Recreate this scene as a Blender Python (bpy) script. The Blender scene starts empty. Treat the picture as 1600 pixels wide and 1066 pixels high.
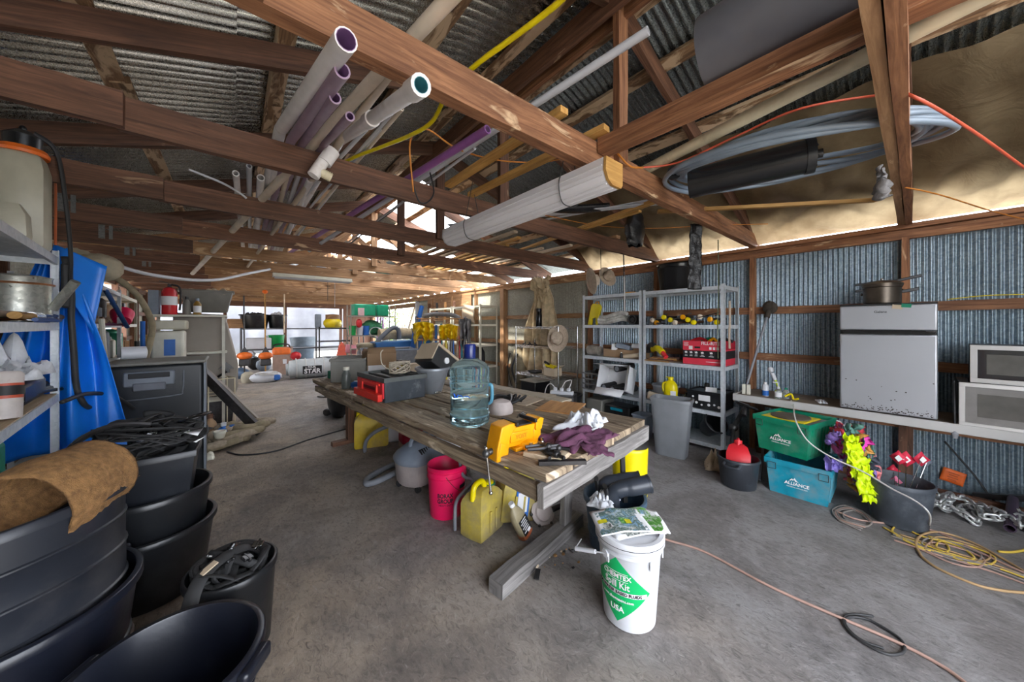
import bpy, math, random
from mathutils import Vector, Matrix, noise, Euler
V = Vector
PI = math.pi
random.seed(7)
sc = bpy.context.scene
col = sc.collection

# ---------------------------------------------------------------- camera, world, sun, exposure
EYE = 1.5          # eye height, metres
FPX = 525.0        # focal length in pixels of the 1600 px frame
YAW = math.atan2(437, 525)
HOR = 508.0
cam_d = bpy.data.cameras.new('camera')
cam_d.sensor_width = 36
cam_d.lens = FPX / 1600 * 36
cam_d.shift_y = -(533 - HOR) / 1600
cam_d.clip_start = 0.02
cam = bpy.data.objects.new('camera', cam_d)
cam.location = (0, 0, EYE)
cam.rotation_euler = (PI / 2, 0, -YAW)
col.objects.link(cam)
sc.camera = cam

W = bpy.data.worlds.new('sky')
sc.world = W
W.use_nodes = True
bg = W.node_tree.nodes['Background']
bg.inputs[0].default_value = (0.86, 0.91, 1.0, 1)
bg.inputs[1].default_value = 6.0
sd = bpy.data.lights.new('sun', 'SUN')
sd.energy = 7.0
sd.angle = math.radians(3)
sd.color = (1.0, 0.95, 0.86)
sun = bpy.data.objects.new('sun', sd)
sun.rotation_euler = Euler((math.radians(42), 0, math.radians(-84)))
sun.location = (0, -6, 12)
col.objects.link(sun)
vs = sc.view_settings
vs.view_transform = 'Standard'
vs.look = 'None'
vs.gamma = 1.0
vs.use_curve_mapping = False
vs.exposure = 0.9

# ---------------------------------------------------------------- measuring helpers (a point seen at u, v on a known plane)
FW = V((math.sin(YAW), math.cos(YAW), 0))
RT = V((math.cos(YAW), -math.sin(YAW), 0))
def ray(u, v): return FW + RT * ((u - 800) / FPX) + V((0, 0, (HOR - v) / FPX))
def PZ(u, v, z):
    d = ray(u, v); return V((0, 0, EYE)) + d * ((z - EYE) / d.z)
def PX(u, v, x):
    d = ray(u, v); return V((0, 0, EYE)) + d * (x / d.x)
def PY(u, v, y):
    d = ray(u, v); return V((0, 0, EYE)) + d * (y / d.y)

# ---------------------------------------------------------------- materials
MATS = {}
def _new(name):
    m = bpy.data.materials.new(name); m.use_nodes = True
    nt = m.node_tree; return m, nt, nt.nodes['Principled BSDF']
def _mix(nt, fac, a, b, mode='MIX'):
    n = nt.nodes.new('ShaderNodeMix'); n.data_type = 'RGBA'; n.blend_type = mode
    if hasattr(fac, 'links'): nt.links.new(fac, n.inputs[0])
    else: n.inputs[0].default_value = fac
    for k, x in ((6, a), (7, b)):
        if hasattr(x, 'links'): nt.links.new(x, n.inputs[k])
        else: n.inputs[k].default_value = (*x, 1)
    return n.outputs[2]
def _noise(nt, vec, scale, detail=4, rough=.55, dist=0):
    n = nt.nodes.new('ShaderNodeTexNoise'); n.inputs['Scale'].default_value = scale
    n.inputs['Detail'].default_value = detail; n.inputs['Roughness'].default_value = rough
    n.inputs['Distortion'].default_value = dist
    nt.links.new(vec, n.inputs['Vector']); return n.outputs[0]
def _ramp(nt, fac, lo, hi, a=0., b=1.):
    n = nt.nodes.new('ShaderNodeMapRange'); nt.links.new(fac, n.inputs[0])
    n.inputs[1].default_value = lo; n.inputs[2].default_value = hi
    n.inputs[3].default_value = a; n.inputs[4].default_value = b; return n.outputs[0]
def _map(nt, src, scale):
    tc = nt.nodes.new('ShaderNodeTexCoord'); mp = nt.nodes.new('ShaderNodeMapping')
    mp.inputs['Scale'].default_value = scale; nt.links.new(tc.outputs[src], mp.inputs[0]); return mp.outputs[0]
def _bump(nt, p, h, strength, dist=.01):
    n = nt.nodes.new('ShaderNodeBump'); n.inputs['Strength'].default_value = strength
    n.inputs['Distance'].default_value = dist; nt.links.new(h, n.inputs['Height'])
    nt.links.new(n.outputs[0], p.inputs['Normal'])
def dk(c, k): return tuple(x * k for x in c)
def M(name, c, rough=.5, metal=0., var=.18, scale=9, bump=0., dirt=None, dirt_amt=.35, spec=.5, coat=0):
    """plain coloured material with a little mottling, optional dust or dirt"""
    if name in MATS: return MATS[name]
    m, nt, p = _new(name)
    v = _map(nt, 'Object', (1, 1, 1))
    f = _noise(nt, v, scale)
    k = _ramp(nt, f, .3, .7)
    out = _mix(nt, k, dk(c, 1 - var), dk(c, 1 + var * .5))
    if dirt:
        g = _noise(nt, v, scale * .45, 7, .7)
        out = _mix(nt, _ramp(nt, g, .62 - dirt_amt * .4, .78 - dirt_amt * .2, 0, .85), out, dirt)
    nt.links.new(out, p.inputs['Base Color'])
    p.inputs['Roughness'].default_value = rough
    p.inputs['Metallic'].default_value = metal
    p.inputs['Specular IOR Level'].default_value = spec
    if coat: p.inputs['Coat Weight'].default_value = coat
    if bump: _bump(nt, p, _noise(nt, v, scale * 6, 5), bump)
    MATS[name] = m; return m
def WOOD(name, dark, light, pale=None, pale_amt=.0, rough=.7, bump=.5):
    m, nt, p = _new(name)
    tc = nt.nodes.new('ShaderNodeTexCoord')
    oi = nt.nodes.new('ShaderNodeObjectInfo')
    add = nt.nodes.new('ShaderNodeVectorMath'); add.operation = 'MULTIPLY_ADD'
    cx = nt.nodes.new('ShaderNodeCombineXYZ')
    for i in range(3): nt.links.new(oi.outputs['Random'], cx.inputs[i])
    add.inputs[1].default_value = (37, 23, 11)
    nt.links.new(cx.outputs[0], add.inputs[0]); nt.links.new(tc.outputs['UV'], add.inputs[2])
    mp = nt.nodes.new('ShaderNodeMapping'); mp.inputs['Scale'].default_value = (1.6, 26, 1)
    nt.links.new(add.outputs[0], mp.inputs[0])
    g = _noise(nt, mp.outputs[0], 1.6, 7, .62, .9)
    mp2 = nt.nodes.new('ShaderNodeMapping'); mp2.inputs['Scale'].default_value = (1.4, 5, 1)
    nt.links.new(add.outputs[0], mp2.inputs[0])
    b = _noise(nt, mp2.outputs[0], 1.5, 5, .6, .6)
    c = _mix(nt, _ramp(nt, g, .34, .66), dark, light)
    c = _mix(nt, _ramp(nt, b, .35, .7, 0, .55), c, dk(dark, .55))
    if pale:
        mp3 = nt.nodes.new('ShaderNodeMapping'); mp3.inputs['Scale'].default_value = (2.2, 7, 1); mp3.inputs['Location'].default_value = (5, 9, 0)
        nt.links.new(add.outputs[0], mp3.inputs[0])
        q = _noise(nt, mp3.outputs[0], 1.3, 5, .6, .8)
        c = _mix(nt, _ramp(nt, q, .7 - pale_amt, .78 - pale_amt), c, pale)
    hs = nt.nodes.new('ShaderNodeHueSaturation'); nt.links.new(c, hs.inputs['Color'])
    nt.links.new(_ramp(nt, oi.outputs['Random'], 0, 1, .72, 1.2), hs.inputs['Value'])
    nt.links.new(hs.outputs[0], p.inputs['Base Color'])
    p.inputs['Roughness'].default_value = rough
    _bump(nt, p, g, bump, .004)
    MATS[name] = m; return m
def METAL(name, a, b, rough=.42, metal=.8, rust=None, rust_amt=0., sc_=60):
    m, nt, p = _new(name)
    v = _map(nt, 'Object', (1, 1, 1))
    vo = nt.nodes.new('ShaderNodeTexVoronoi'); vo.inputs['Scale'].default_value = sc_; nt.links.new(v, vo.inputs['Vector'])
    sp = nt.nodes.new('ShaderNodeSeparateColor'); nt.links.new(vo.outputs['Color'], sp.inputs[0])
    n1 = _noise(nt, v, 2.2, 6, .65)
    c = _mix(nt, sp.outputs[0], a, b)
    c = _mix(nt, _ramp(nt, n1, .35, .65, 0, .35), c, dk(a, .6))
    if rust:
        n2 = _noise(nt, v, 1.4, 8, .75)
        c = _mix(nt, _ramp(nt, n2, .66 - rust_amt, .76 - rust_amt), c, rust)
    nt.links.new(c, p.inputs['Base Color'])
    p.inputs['Metallic'].default_value = metal
    nt.links.new(_ramp(nt, sp.outputs[1], 0, 1, rough - .08, rough + .14), p.inputs['Roughness'])
    MATS[name] = m; return m

timber = WOOD('stained_timber', (.15, .058, .026), (.44, .205, .095), (.62, .42, .25), .07)
timber_dk = WOOD('dark_timber', (.085, .038, .022), (.24, .11, .06), (.46, .30, .18), .04)
timber_tan = WOOD('tan_timber', (.27, .135, .06), (.52, .30, .15), (.62, .42, .24), .1)
purlin_m = WOOD('purlin_timber', (.14, .075, .04), (.46, .27, .14), (.68, .50, .32), .25)
yellow_wood = WOOD('yellow_pine', (.50, .25, .06), (.72, .42, .13))
pale_wood = WOOD('pale_wood', (.55, .42, .28), (.75, .62, .45))
bench_wood = WOOD('weathered_plank', (.13, .09, .06), (.50, .39, .26), (.66, .55, .40), .12, .75, .9)
grey_wood = WOOD('grey_weathered_wood', (.13, .12, .115), (.33, .31, .295), (.42, .41, .39), .04, .8, .5)
orange_tile = WOOD('orange_laminate', (.42, .20, .07), (.62, .33, .13), None, 0, .4, .1)
wall_metal = METAL('galvanized_wall_sheet', (.22, .29, .34), (.42, .50, .55), .4, .65, (.24, .27, .2), .02)
wall_metal_far = METAL('dull_wall_sheet', (.34, .33, .27), (.46, .45, .38), .6, .3)
roof_metal = METAL('aged_roof_sheet', (.36, .35, .31), (.54, .53, .48), .24, .9, (.19, .14, .09), .02, 300)
roof_metal2 = METAL('dark_roof_sheet', (.17, .19, .19), (.40, .43, .43), .32, .8, None, 0, 240)
shelf_metal = METAL('galvanized_shelf', (.62, .67, .71), (.76, .80, .84), .45, .25, None, 0, 40)
chrome = M('chrome', (.6, .6, .6), .2, 1.0, .1)
steel = M('brushed_steel', (.36, .36, .36), .26, 1.0, .15, 3, 0)
dark_steel = M('dark_steel', (.10, .10, .10), .4, .8)
black_pl = M('black_plastic', (.010, .011, .013), .36, 0, .3, 5, .08, (.045, .045, .045), .2)
black_gl = M('black_shiny_plastic', (.012, .012, .013), .22, 0, .2)
bin_blue = M('bluish_black_plastic', (.008, .010, .018), .33, 0, .3, 4, .1, (.05, .05, .055), .2)
rubber = M('black_rubber', (.025, .025, .026), .6)
strap_m = M('black_webbing', (.02, .02, .021), .75, 0, .3, 30, .3)
white_pl = M('white_plastic', (.62, .63, .66), .4, 0, .1, 4, 0, (.45, .42, .36), .05)
cream_pl = M('cream_plastic', (.62, .60, .50), .45, 0, .12)
pvc = M('white_pvc', (.90, .86, .84), .4, 0, .15, 6, 0, (.42, .33, .22), .18)
pvc_tan = M('aged_cream_pvc', (.76, .68, .48), .45, 0, .2, 6, 0, (.26, .16, .07), .2)
pvc_beige = M('beige_pvc', (.78, .66, .52), .5, 0, .2, 6)
purple_pvc = M('purple_pvc', (.36, .13, .40), .4, 0, .2, 6)
mauve_pvc = M('mauve_pvc', (.36, .25, .33), .5, 0, .2, 6)
lilac_in = M('lilac_pipe_inside', (.36, .20, .42), .5)
teal_in = M('turquoise_pipe_inside', (.12, .42, .48), .5)
blue_tarp = M('blue_tarpaulin', (.006, .20, .78), .40, 0, .12, 5, .1)
green_pl = M('green_plastic', (.0, .235, .125), .5, 0, .25, 9, 0, (.14, .22, .17), .25)
teal_pl = M('teal_plastic', (.0, .27, .38), .55, 0, .25, 9, 0, (.18, .24, .25), .4)
yellow_pl = M('yellow_plastic', (.78, .58, .0), .42, 0, .15, 7, 0, (.32, .26, .14), .3)
yellow_dirty = M('dusty_yellow_plastic', (.66, .50, .03), .6, 0, .3, 9, .15, (.26, .22, .15), .85)
yellow_clean = M('bright_yellow_plastic', (.82, .66, .0), .35, 0, .1)
orange_pt = M('orange_paint', (.86, .36, .0), .35, 0, .12, 8, 0)
orange_pl = M('orange_plastic', (.85, .17, .02), .45)
pink_pl = M('hot_pink_plastic', (.82, .008, .10), .38, 0, .1, 6, 0, (.8, .35, .4), .05)
red_pl = M('red_plastic', (.62, .02, .03), .4, 0, .15)
red_card = M('red_cardboard', (.68, .04, .07), .55, 0, .08)
red_side = M('dark_red_cardboard', (.42, .01, .03), .55)
grey_pl = M('grey_plastic', (.24, .25, .27), .5, 0, .15, 5, 0, (.33, .31, .29), .2)
grey_tub = M('olive_grey_plastic', (.20, .19, .165), .5, 0, .12)
silver_pl = M('silver_plastic', (.28, .29, .31), .35, .3, .12)
grey_blue = M('grey_blue_plastic', (.23, .27, .33), .5)
dust_pink = M('dusty_pinkish_tank', (.42, .36, .34), .7, 0, .2, 6, .2)
card = M('cardboard', (.36, .23, .13), .8, 0, .12, 4)
card_lt = M('pale_cardboard', (.55, .44, .31), .8, 0, .12, 4)
paper = M('white_paper', (.78, .78, .79), .7, 0, .05)
label_blue = M('blue_print', (.02, .14, .50), .5)
label_green = M('green_print', (.0, .42, .115), .45, 0, .03)
ink = M('black_ink', (.01, .01, .012), .6)
white_ink = M('white_ink', (.8, .8, .8), .6, 0, 0)
tan_cloth = M('tan_burlap', (.60, .47, .29), .9, 0, .3, 12, .5)
khaki_cloth = M('khaki_canvas', (.27, .22, .14), .9, 0, .3, 12, .5)
coir = M('coir_fibre', (.33, .17, .06), .9, 0, .45, 40, .9)
straw = M('straw_felt', (.56, .45, .34), .85, 0, .2, 30, .4)
purple_cloth = M('plum_cloth', (.11, .035, .075), .9, 0, .3, 20, .4)
white_cloth = M('white_cloth', (.70, .72, .76), .85, 0, .1, 20, .3)
grey_cloth = M('grey_cloth', (.22, .21, .21), .9, 0, .3, 20, .4)
yellow_cloth = M('yellow_raincoat', (.80, .53, .0), .5, 0, .15, 8, .1)
lime_cloth = M('neon_yellow_flagging', (.62, .80, .0), .5, 0, .12)
rope_m = M('old_rope', (.36, .29, .21), .9, 0, .3, 25, .5)
white_cord_m = M('white_cord', (.62, .60, .57), .5)
clay = M('pinkish_ceramic', (.52, .45, .42), .7)
tool_dk = M('oily_tool_steel', (.06, .058, .06), .35, .7, .3, 20)
hose_grey = M('grey_hose', (.17, .18, .20), .55)
bluegrey_tube = M('blue_grey_tubing', (.25, .31, .38), .4, 0, .2, 4)
machine = M('taupe_painted_steel', (.30, .26, .22), .6, .1, .12, 3, .05)
fridge_m = M('stainless_door', (.50, .52, .56), .33, .6, .06, 1.2, 0, (.2, .18, .17), .02)
bench_white = M('chalky_white_laminate', (.50, .49, .47), .6, 0, .1, 3, .05, (.40, .35, .28), .1)
bench_top_m = WOOD('dusty_bench_top', (.20, .155, .115), (.33, .27, .21))
earth = M('dry_ground', (.40, .38, .33), .95, 0, .25, 2)
leaf_m = M('leaf_green', (.10, .22, .05), .55, 0, .5, 3)
leaf_y = M('leaf_yellow_green', (.34, .42, .10), .55, 0, .4, 3)
bark_m = M('bark', (.2, .15, .1), .9)
GLASSY = {}
def clear(name, c, rough=.08, trans=.92, ior=1.35):
    if name in MATS: return MATS[name]
    m, nt, p = _new(name)
    p.inputs['Base Color'].default_value = (*c, 1); p.inputs['Roughness'].default_value = rough
    p.inputs['Transmission Weight'].default_value = trans; p.inputs['IOR'].default_value = ior
    MATS[name] = m; return m
jug_m = clear('blue_clear_plastic', (.62, .86, .93), .06, .95, 1.12)
water_m = clear('water', (.80, .93, .96), .0, 1, 1.33)
clear_pl = clear('cloudy_clear_plastic', (.8, .85, .8), .2, .8, 1.2)
glass_dk = M('dark_oven_glass', (.02, .02, .025), .08, 0, .1, 3, 0, None, .3, .8, .5)
# translucent tarpaulin under the roof: light comes through it
def tarp_mat():
    m, nt, p = _new('brown_tarpaulin')
    v = _map(nt, 'Object', (1, 1, 1))
    n1 = _noise(nt, v, 1.3, 7, .62)
    n2 = _noise(nt, v, 9, 6, .6)
    c = _mix(nt, _ramp(nt, n1, .35, .65), (.17, .115, .06), (.38, .29, .17))
    c = _mix(nt, _ramp(nt, n2, .5, .75, 0, .5), c, (.16, .11, .06))
    nt.links.new(c, p.inputs['Base Color']); p.inputs['Roughness'].default_value = .42
    tr = nt.nodes.new('ShaderNodeBsdfTranslucent'); nt.links.new(c, tr.inputs[0])
    mx = nt.nodes.new('ShaderNodeMixShader'); mx.inputs[0].default_value = .40
    nt.links.new(p.outputs[0], mx.inputs[1]); nt.links.new(tr.outputs[0], mx.inputs[2])
    out = nt.nodes['Material Output']; nt.links.new(mx.outputs[0], out.inputs[0])
    _bump(nt, p, _noise(nt, v, 4, 6, .6, 1.2), .5, .03)
    return m
tarp_m = tarp_mat()
def floor_mat():
    m, nt, p = _new('dusty_concrete')
    v = _map(nt, 'Object', (1, 1, 1))
    big = _noise(nt, v, .45, 5, .6, .3)
    mid = _noise(nt, v, 2.3, 8, .68, .5)
    fine = _noise(nt, _map(nt, 'Object', (1.6, .8, 1)), 26, 8, .72, .9)
    sx = nt.nodes.new('ShaderNodeSeparateXYZ'); nt.links.new(v, sx.inputs[0])
    am = nt.nodes.new('ShaderNodeMath'); am.operation = 'MULTIPLY_ADD'; nt.links.new(big, am.inputs[0]); am.inputs[1].default_value = 5.0; nt.links.new(sx.outputs[0], am.inputs[2])
    c = _mix(nt, _ramp(nt, am.outputs[0], 2.6, 4.2), (.37, .29, .215), (.275, .262, .26))
    c = _mix(nt, _ramp(nt, mid, .40, .66, 0, .75), c, (.115, .10, .092))
    c = _mix(nt, _ramp(nt, fine, .50, .70, 0, .7), c, (.07, .062, .058))
    c = _mix(nt, _ramp(nt, fine, .42, .28, 0, .5), c, (.46, .43, .40))
    st = _noise(nt, v, .8, 7, .7, 1)
    c = _mix(nt, _ramp(nt, st, .60, .72, 0, .65), c, (.055, .05, .05))
    nt.links.new(c, p.inputs['Base Color']); p.inputs['Roughness'].default_value = .78
    ad = nt.nodes.new('ShaderNodeMath'); ad.operation = 'ADD'
    nt.links.new(fine, ad.inputs[0]); nt.links.new(mid, ad.inputs[1])
    _bump(nt, p, ad.outputs[0], .8, .012)
    return m
floor_m = floor_mat()

# ---------------------------------------------------------------- mesh builder
class B:
    def __init__(s): s.v = []; s.f = []; s.uv = []; s.mi = []; s.m = 0
    def add(s, vs, fs, uvs=None):
        o = len(s.v); s.v += [tuple(x) for x in vs]
        for k, f in enumerate(fs):
            s.f.append([o + i for i in f]); s.mi.append(s.m)
            s.uv.append(uvs[k] if uvs else [(vs[i][0] + vs[i][2] * .3, vs[i][1] + vs[i][2]) for i in f])
        return s
    def box(s, c, d, R=None):
        """box centred at c with size d, optionally turned by the matrix R"""
        c = V(c); h = [x / 2 for x in d]; ax = max(range(3), key=lambda i: d[i]); o = [i for i in range(3) if i != ax]
        L = [V((x * h[0], y * h[1], z * h[2])) for x in (-1, 1) for y in (-1, 1) for z in (-1, 1)]
        fs = [(0, 1, 3, 2), (4, 6, 7, 5), (0, 4, 5, 1), (2, 3, 7, 6), (0, 2, 6, 4), (1, 5, 7, 3)]
        r = random.random() * 7
        uv = [[(L[i][ax] + r, L[i][o[0]] + L[i][o[1]] + r) for i in f] for f in fs]
        P = [c + (R @ p if R else p) for p in L]
        return s.add(P, fs, uv)
    def beam(s, a, b, w, h, n=1, j=0., up=(0, 0, 1), wany=0.):
        """straight timber from a to b; w across, h along up; n stations shaken by j; wany = ragged top edge"""
        a = V(a); b = V(b); d = (b - a); L = d.length; d.normalize()
        up = V(up); x = d.cross(up)
        if x.length < 1e-4: x = d.cross(V((1, 0, 0)))
        x.normalize(); y = x.cross(d).normalized()
        if y.dot(up) < 0: y = -y
        r = random.random() * 9; vs = []; t = []
        for i in range(n + 1):
            q = a.lerp(b, i / n)
            for (p, e) in ((-1, -1), (1, -1), (1, 1), (-1, 1)):
                jj = random.uniform(-j, j) if j else 0
                k = (-random.random() * wany if (e > 0) else 0)
                vs.append(q + x * (p * w / 2 + jj) + y * (e * h / 2 + (random.uniform(-j, j) if j else 0) + k)); t.append(L * i / n + r)
        fs = []; uv = []
        cc = [0, w, w + h, 2 * w + h, 2 * w + 2 * h]
        for i in range(n):
            for k in range(4):
                k2 = (k + 1) % 4
                fs.append((4 * i + k, 4 * i + 4 + k, 4 * i + 4 + k2, 4 * i + k2))
                uv.append([(t[4 * i], cc[k] + r), (t[4 * i + 4], cc[k] + r), (t[4 * i + 4], cc[k + 1] + r), (t[4 * i], cc[k + 1] + r)])
        fs.append((0, 1, 2, 3)); uv.append([(r, 0), (r + .01, w), (r + .02, w), (r + .02, h)])
        e = 4 * n; fs.append((e + 3, e + 2, e + 1, e)); uv.append([(r, 0), (r + .01, w), (r + .02, w), (r + .02, h)])
        return s.add(vs, fs, uv)
    def tube(s, pts, r, n=8, cap=True, r2=None, closed=False, flat=1.):
        """swept round (or flattened) section along pts; r may be a list"""
        pts = [V(p) for p in pts]; N = len(pts); vs = []
        nrm = None
        for i, p in enumerate(pts):
            if closed: d = pts[(i + 1) % N] - pts[i - 1]
            else: d = pts[min(i + 1, N - 1)] - pts[max(i - 1, 0)]
            if d.length < 1e-9: d = V((0, 0, 1))
            d.normalize()
            if nrm is None:
                nrm = d.cross(V((0, 0, 1)))
                if nrm.length < .05: nrm = d.cross(V((0, 1, 0)))
            nrm = (nrm - d * nrm.dot(d))
            if nrm.length < 1e-6: nrm = d.cross(V((1, .3, 0)))
            nrm.normalize(); bn = d.cross(nrm)
            rr = r[i] if isinstance(r, (list, tuple)) else r
            if r2 is not None: rr = r + (r2 - r) * i / (N - 1)
            for k in range(n):
                a = 2 * PI * k / n
                vs.append(p + nrm * math.cos(a) * rr + bn * math.sin(a) * rr * flat)
        fs = []
        for i in range(N if closed else N - 1):
            i2 = (i + 1) % N
            for k in range(n):
                k2 = (k + 1) % n
                fs.append((i * n + k, i * n + k2, i2 * n + k2, i2 * n + k))
        if cap and not closed:
            fs.append(tuple(range(n - 1, -1, -1))); fs.append(tuple((N - 1) * n + k for k in range(n)))
        return s.add(vs, fs)
    def pipe(s, a, b, r, t=.006, n=14):
        """open hollow pipe"""
        a = V(a); b = V(b); d = (b - a).normalized()
        x = d.cross(V((0, 0, 1)))
        if x.length < .05: x = V((1, 0, 0))
        x.normalize(); y = x.cross(d); vs = []
        for (q, rr) in ((a, r), (b, r), (b, r - t), (a, r - t)):
            for k in range(n): vs.append(q + x * math.cos(2 * PI * k / n) * rr + y * math.sin(2 * PI * k / n) * rr)
        fs = [(i * n + k, i * n + (k + 1) % n, ((i + 1) % 4) * n + (k + 1) % n, ((i + 1) % 4) * n + k) for i in range(4) for k in range(n)]
        return s.add(vs, fs)
    def lathe(s, prof, n=24, c=(0, 0, 0), sx=1, sy=1, sq=0., R=None):
        """revolved profile [(r, z)]; sq>0 squares the plan towards a rounded box"""
        c = V(c); vs = []
        for (r, z) in prof:
            for k in range(n):
                a = 2 * PI * (k + .5) / n; ca, sa = math.cos(a), math.sin(a)
                if sq:
                    m = max(abs(ca), abs(sa)); g = 1 + (1 / m - 1) * sq; ca *= g; sa *= g
                p = V((ca * r * sx, sa * r * sy, z)); vs.append(c + (R @ p if R else p))
        fs = []
        for i in range(len(prof) - 1):
            for k in range(n): fs.append((i * n + k, i * n + (k + 1) % n, (i + 1) * n + (k + 1) % n, (i + 1) * n + k))
        if prof[0][0] > 1e-4: fs.append(tuple(range(n - 1, -1, -1))) if getattr(s, 'capb', True) else None
        L = len(prof) - 1
        if prof[L][0] > 1e-4 and getattr(s, 'capt', True): fs.append(tuple(L * n + k for k in range(n)))
        return s.add(vs, fs)
    def ball(s, c, r, n=12, m=8, R=None, j=0.):
        if not isinstance(r, (tuple, list)): r = (r, r, r)
        c = V(c); vs = []
        for i in range(m + 1):
            t = PI * i / m
            for k in range(n):
                a = 2 * PI * k / n
                q = 1 + random.uniform(-j, j)
                p = V((math.sin(t) * math.cos(a) * r[0] * q, math.sin(t) * math.sin(a) * r[1] * q, -math.cos(t) * r[2] * q))
                vs.append(c + (R @ p if R else p))
        fs = [(i * n + k, i * n + (k + 1) % n, (i + 1) * n + (k + 1) % n, (i + 1) * n + k) for i in range(m) for k in range(n)]
        return s.add(vs, fs)
    def grid(s, fn, nu, nv):
        vs = [fn(i / nu, j / nv) for j in range(nv + 1) for i in range(nu + 1)]
        w = nu + 1
        return s.add(vs, [(j * w + i, j * w + i + 1, (j + 1) * w + i + 1, (j + 1) * w + i) for j in range(nv) for i in range(nu)])
    def prism(s, poly, t, R=None, c=(0, 0, 0)):
        """2D outline (x, z) extruded along y by t, centred"""
        n = len(poly); c = V(c)
        vs = [V((x, -t / 2, z)) for x, z in poly] + [V((x, t / 2, z)) for x, z in poly]
        vs = [c + (R @ p if R else p) for p in vs]
        fs = [tuple(range(n)), tuple(range(2 * n - 1, n - 1, -1))] + [(i + n, (i + n + 1) if i < n - 1 else n, (i + 1) % n, i) for i in range(n)]
        return s.add(vs, fs)
    def obj(s, name, mat, parent=None, smooth=True, bevel=0, solid=0, ang=38, seg=2, sub=0):
        me = bpy.data.meshes.new(name); me.from_pydata(s.v, [], s.f)
        uvl = me.uv_layers.new(name='UVMap'); flat = [c for f in s.uv for q in f for c in q]
        uvl.data.foreach_set('uv', flat)
        for m in (mat if isinstance(mat, (list, tuple)) else [mat]): me.materials.append(m)
        if isinstance(mat, (list, tuple)): me.polygons.foreach_set('material_index', s.mi)
        me.validate()
        if smooth:
            me.polygons.foreach_set('use_smooth', [True] * len(me.polygons)); me.set_sharp_from_angle(angle=math.radians(ang))
        o = bpy.data.objects.new(name, me); col.objects.link(o)
        if parent: o.parent = parent
        if solid:
            d = o.modifiers.new('solid', 'SOLIDIFY'); d.thickness = solid; d.offset = 0
        if bevel:
            d = o.modifiers.new('bevel', 'BEVEL'); d.width = bevel; d.segments = seg; d.limit_method = 'ANGLE'; d.angle_limit = math.radians(40)
        if sub:
            d = o.modifiers.new('sub', 'SUBSURF'); d.levels = sub; d.render_levels = sub
        return o

def tag(o, label=None, cat=None, group=None, kind=None):
    if label: o['label'] = label
    if cat: o['category'] = cat
    if group: o['group'] = group
    if kind: o['kind'] = kind
    return o
def empty(name, loc=(0, 0, 0), rz=0, rx=0, ry=0):
    o = bpy.data.objects.new(name, None); o.empty_display_size = .1; col.objects.link(o)
    o.location = loc; o.rotation_euler = (rx, ry, rz); return o
def thing(name, label, cat, loc=(0, 0, 0), rz=0, group=None, rx=0, ry=0):
    return tag(empty(name, loc, rz, rx, ry), label, cat, group)
def solo(name, b, mat, label, cat, loc=(0, 0, 0), rz=0, group=None, rx=0, ry=0, **k):
    o = b.obj(name, mat, None, **k); o.location = loc; o.rotation_euler = (rx, ry, rz)
    return tag(o, label, cat, group)
def struct(o): o['kind'] = 'structure'; return o
def copy_tree(o, parent=None):
    c = o.copy(); col.objects.link(c); c.parent = parent
    for ch in list(o.children): copy_tree(ch, c)
    return c
def rz(a): return Matrix.Rotation(a, 3, 'Z')
def rx_(a): return Matrix.Rotation(a, 3, 'X')
def ry_(a): return Matrix.Rotation(a, 3, 'Y')
def smooth_path(pts, n=6, closed=False):
    """Catmull-Rom through pts"""
    pts = [V(p) for p in pts]; N = len(pts); out = []
    rng = range(N if closed else N - 1)
    for i in rng:
        if closed: p0, p1, p2, p3 = pts[i - 1], pts[i], pts[(i + 1) % N], pts[(i + 2) % N]
        else: p0, p1, p2, p3 = pts[max(i - 1, 0)], pts[i], pts[i + 1], pts[min(i + 2, N - 1)]
        for k in range(n):
            t = k / n
            out.append(.5 * ((2 * p1) + (p2 - p0) * t + (2 * p0 - 5 * p1 + 4 * p2 - p3) * t * t + (3 * p1 - p0 - 3 * p2 + p3) * t ** 3))
    if not closed: out.append(pts[-1])
    return out
def nz(x, y, z=0): return noise.noise(V((x, y, z)))
def writing(parent, txt, size, mat, loc, R=Euler((PI / 2, 0, 0)), bend=0, name='lettering', bold=.0, sx=1.0, ext=.0006, ax='CENTER'):
    """flat raised lettering; bend>0 wraps it round a vertical cylinder of that radius (the text faces -Y)"""
    cu = bpy.data.curves.new(name, 'FONT'); cu.body = txt; cu.size = size; cu.align_x = ax; cu.align_y = 'CENTER'
    cu.extrude = ext; cu.offset = bold; cu.resolution_u = 3
    t = bpy.data.objects.new(name, cu); col.objects.link(t)
    bpy.context.view_layer.update()
    me = bpy.data.meshes.new_from_object(t); bpy.data.objects.remove(t); bpy.data.curves.remove(cu)
    if bend:
        th0, zz = loc   # angle offset (rad) and height
        for v in me.vertices:
            zz2 = zz + v.co.y; bd = bend(zz2) if callable(bend) else bend; a = th0 + v.co.x * sx / bd; r = bd + .0008 + v.co.z
            v.co = V((math.sin(a) * r, -math.cos(a) * r, zz + v.co.y))
    else:
        Rm = (R.to_matrix() if isinstance(R, Euler) else R)
        for v in me.vertices: v.co = Rm @ V((v.co.x * sx, v.co.y, v.co.z)) + V(loc)
    me.materials.clear(); me.materials.append(mat)
    o = bpy.data.objects.new(name, me); col.objects.link(o); o.parent = parent
    return o
# ================================================================ THE SETTING
fl = B(); fl.grid(lambda a, b: V((-3.2 + 8.4 * a, -3.5 + 19.8 * b, .0)), 24, 40)
struct(fl.obj('floor', floor_m))
g = B(); g.grid(lambda a, b: V((-45 + 90 * a, -40 + 90 * b, -.04)), 4, 4)
tag(g.obj('ground', earth), kind='structure')

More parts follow.
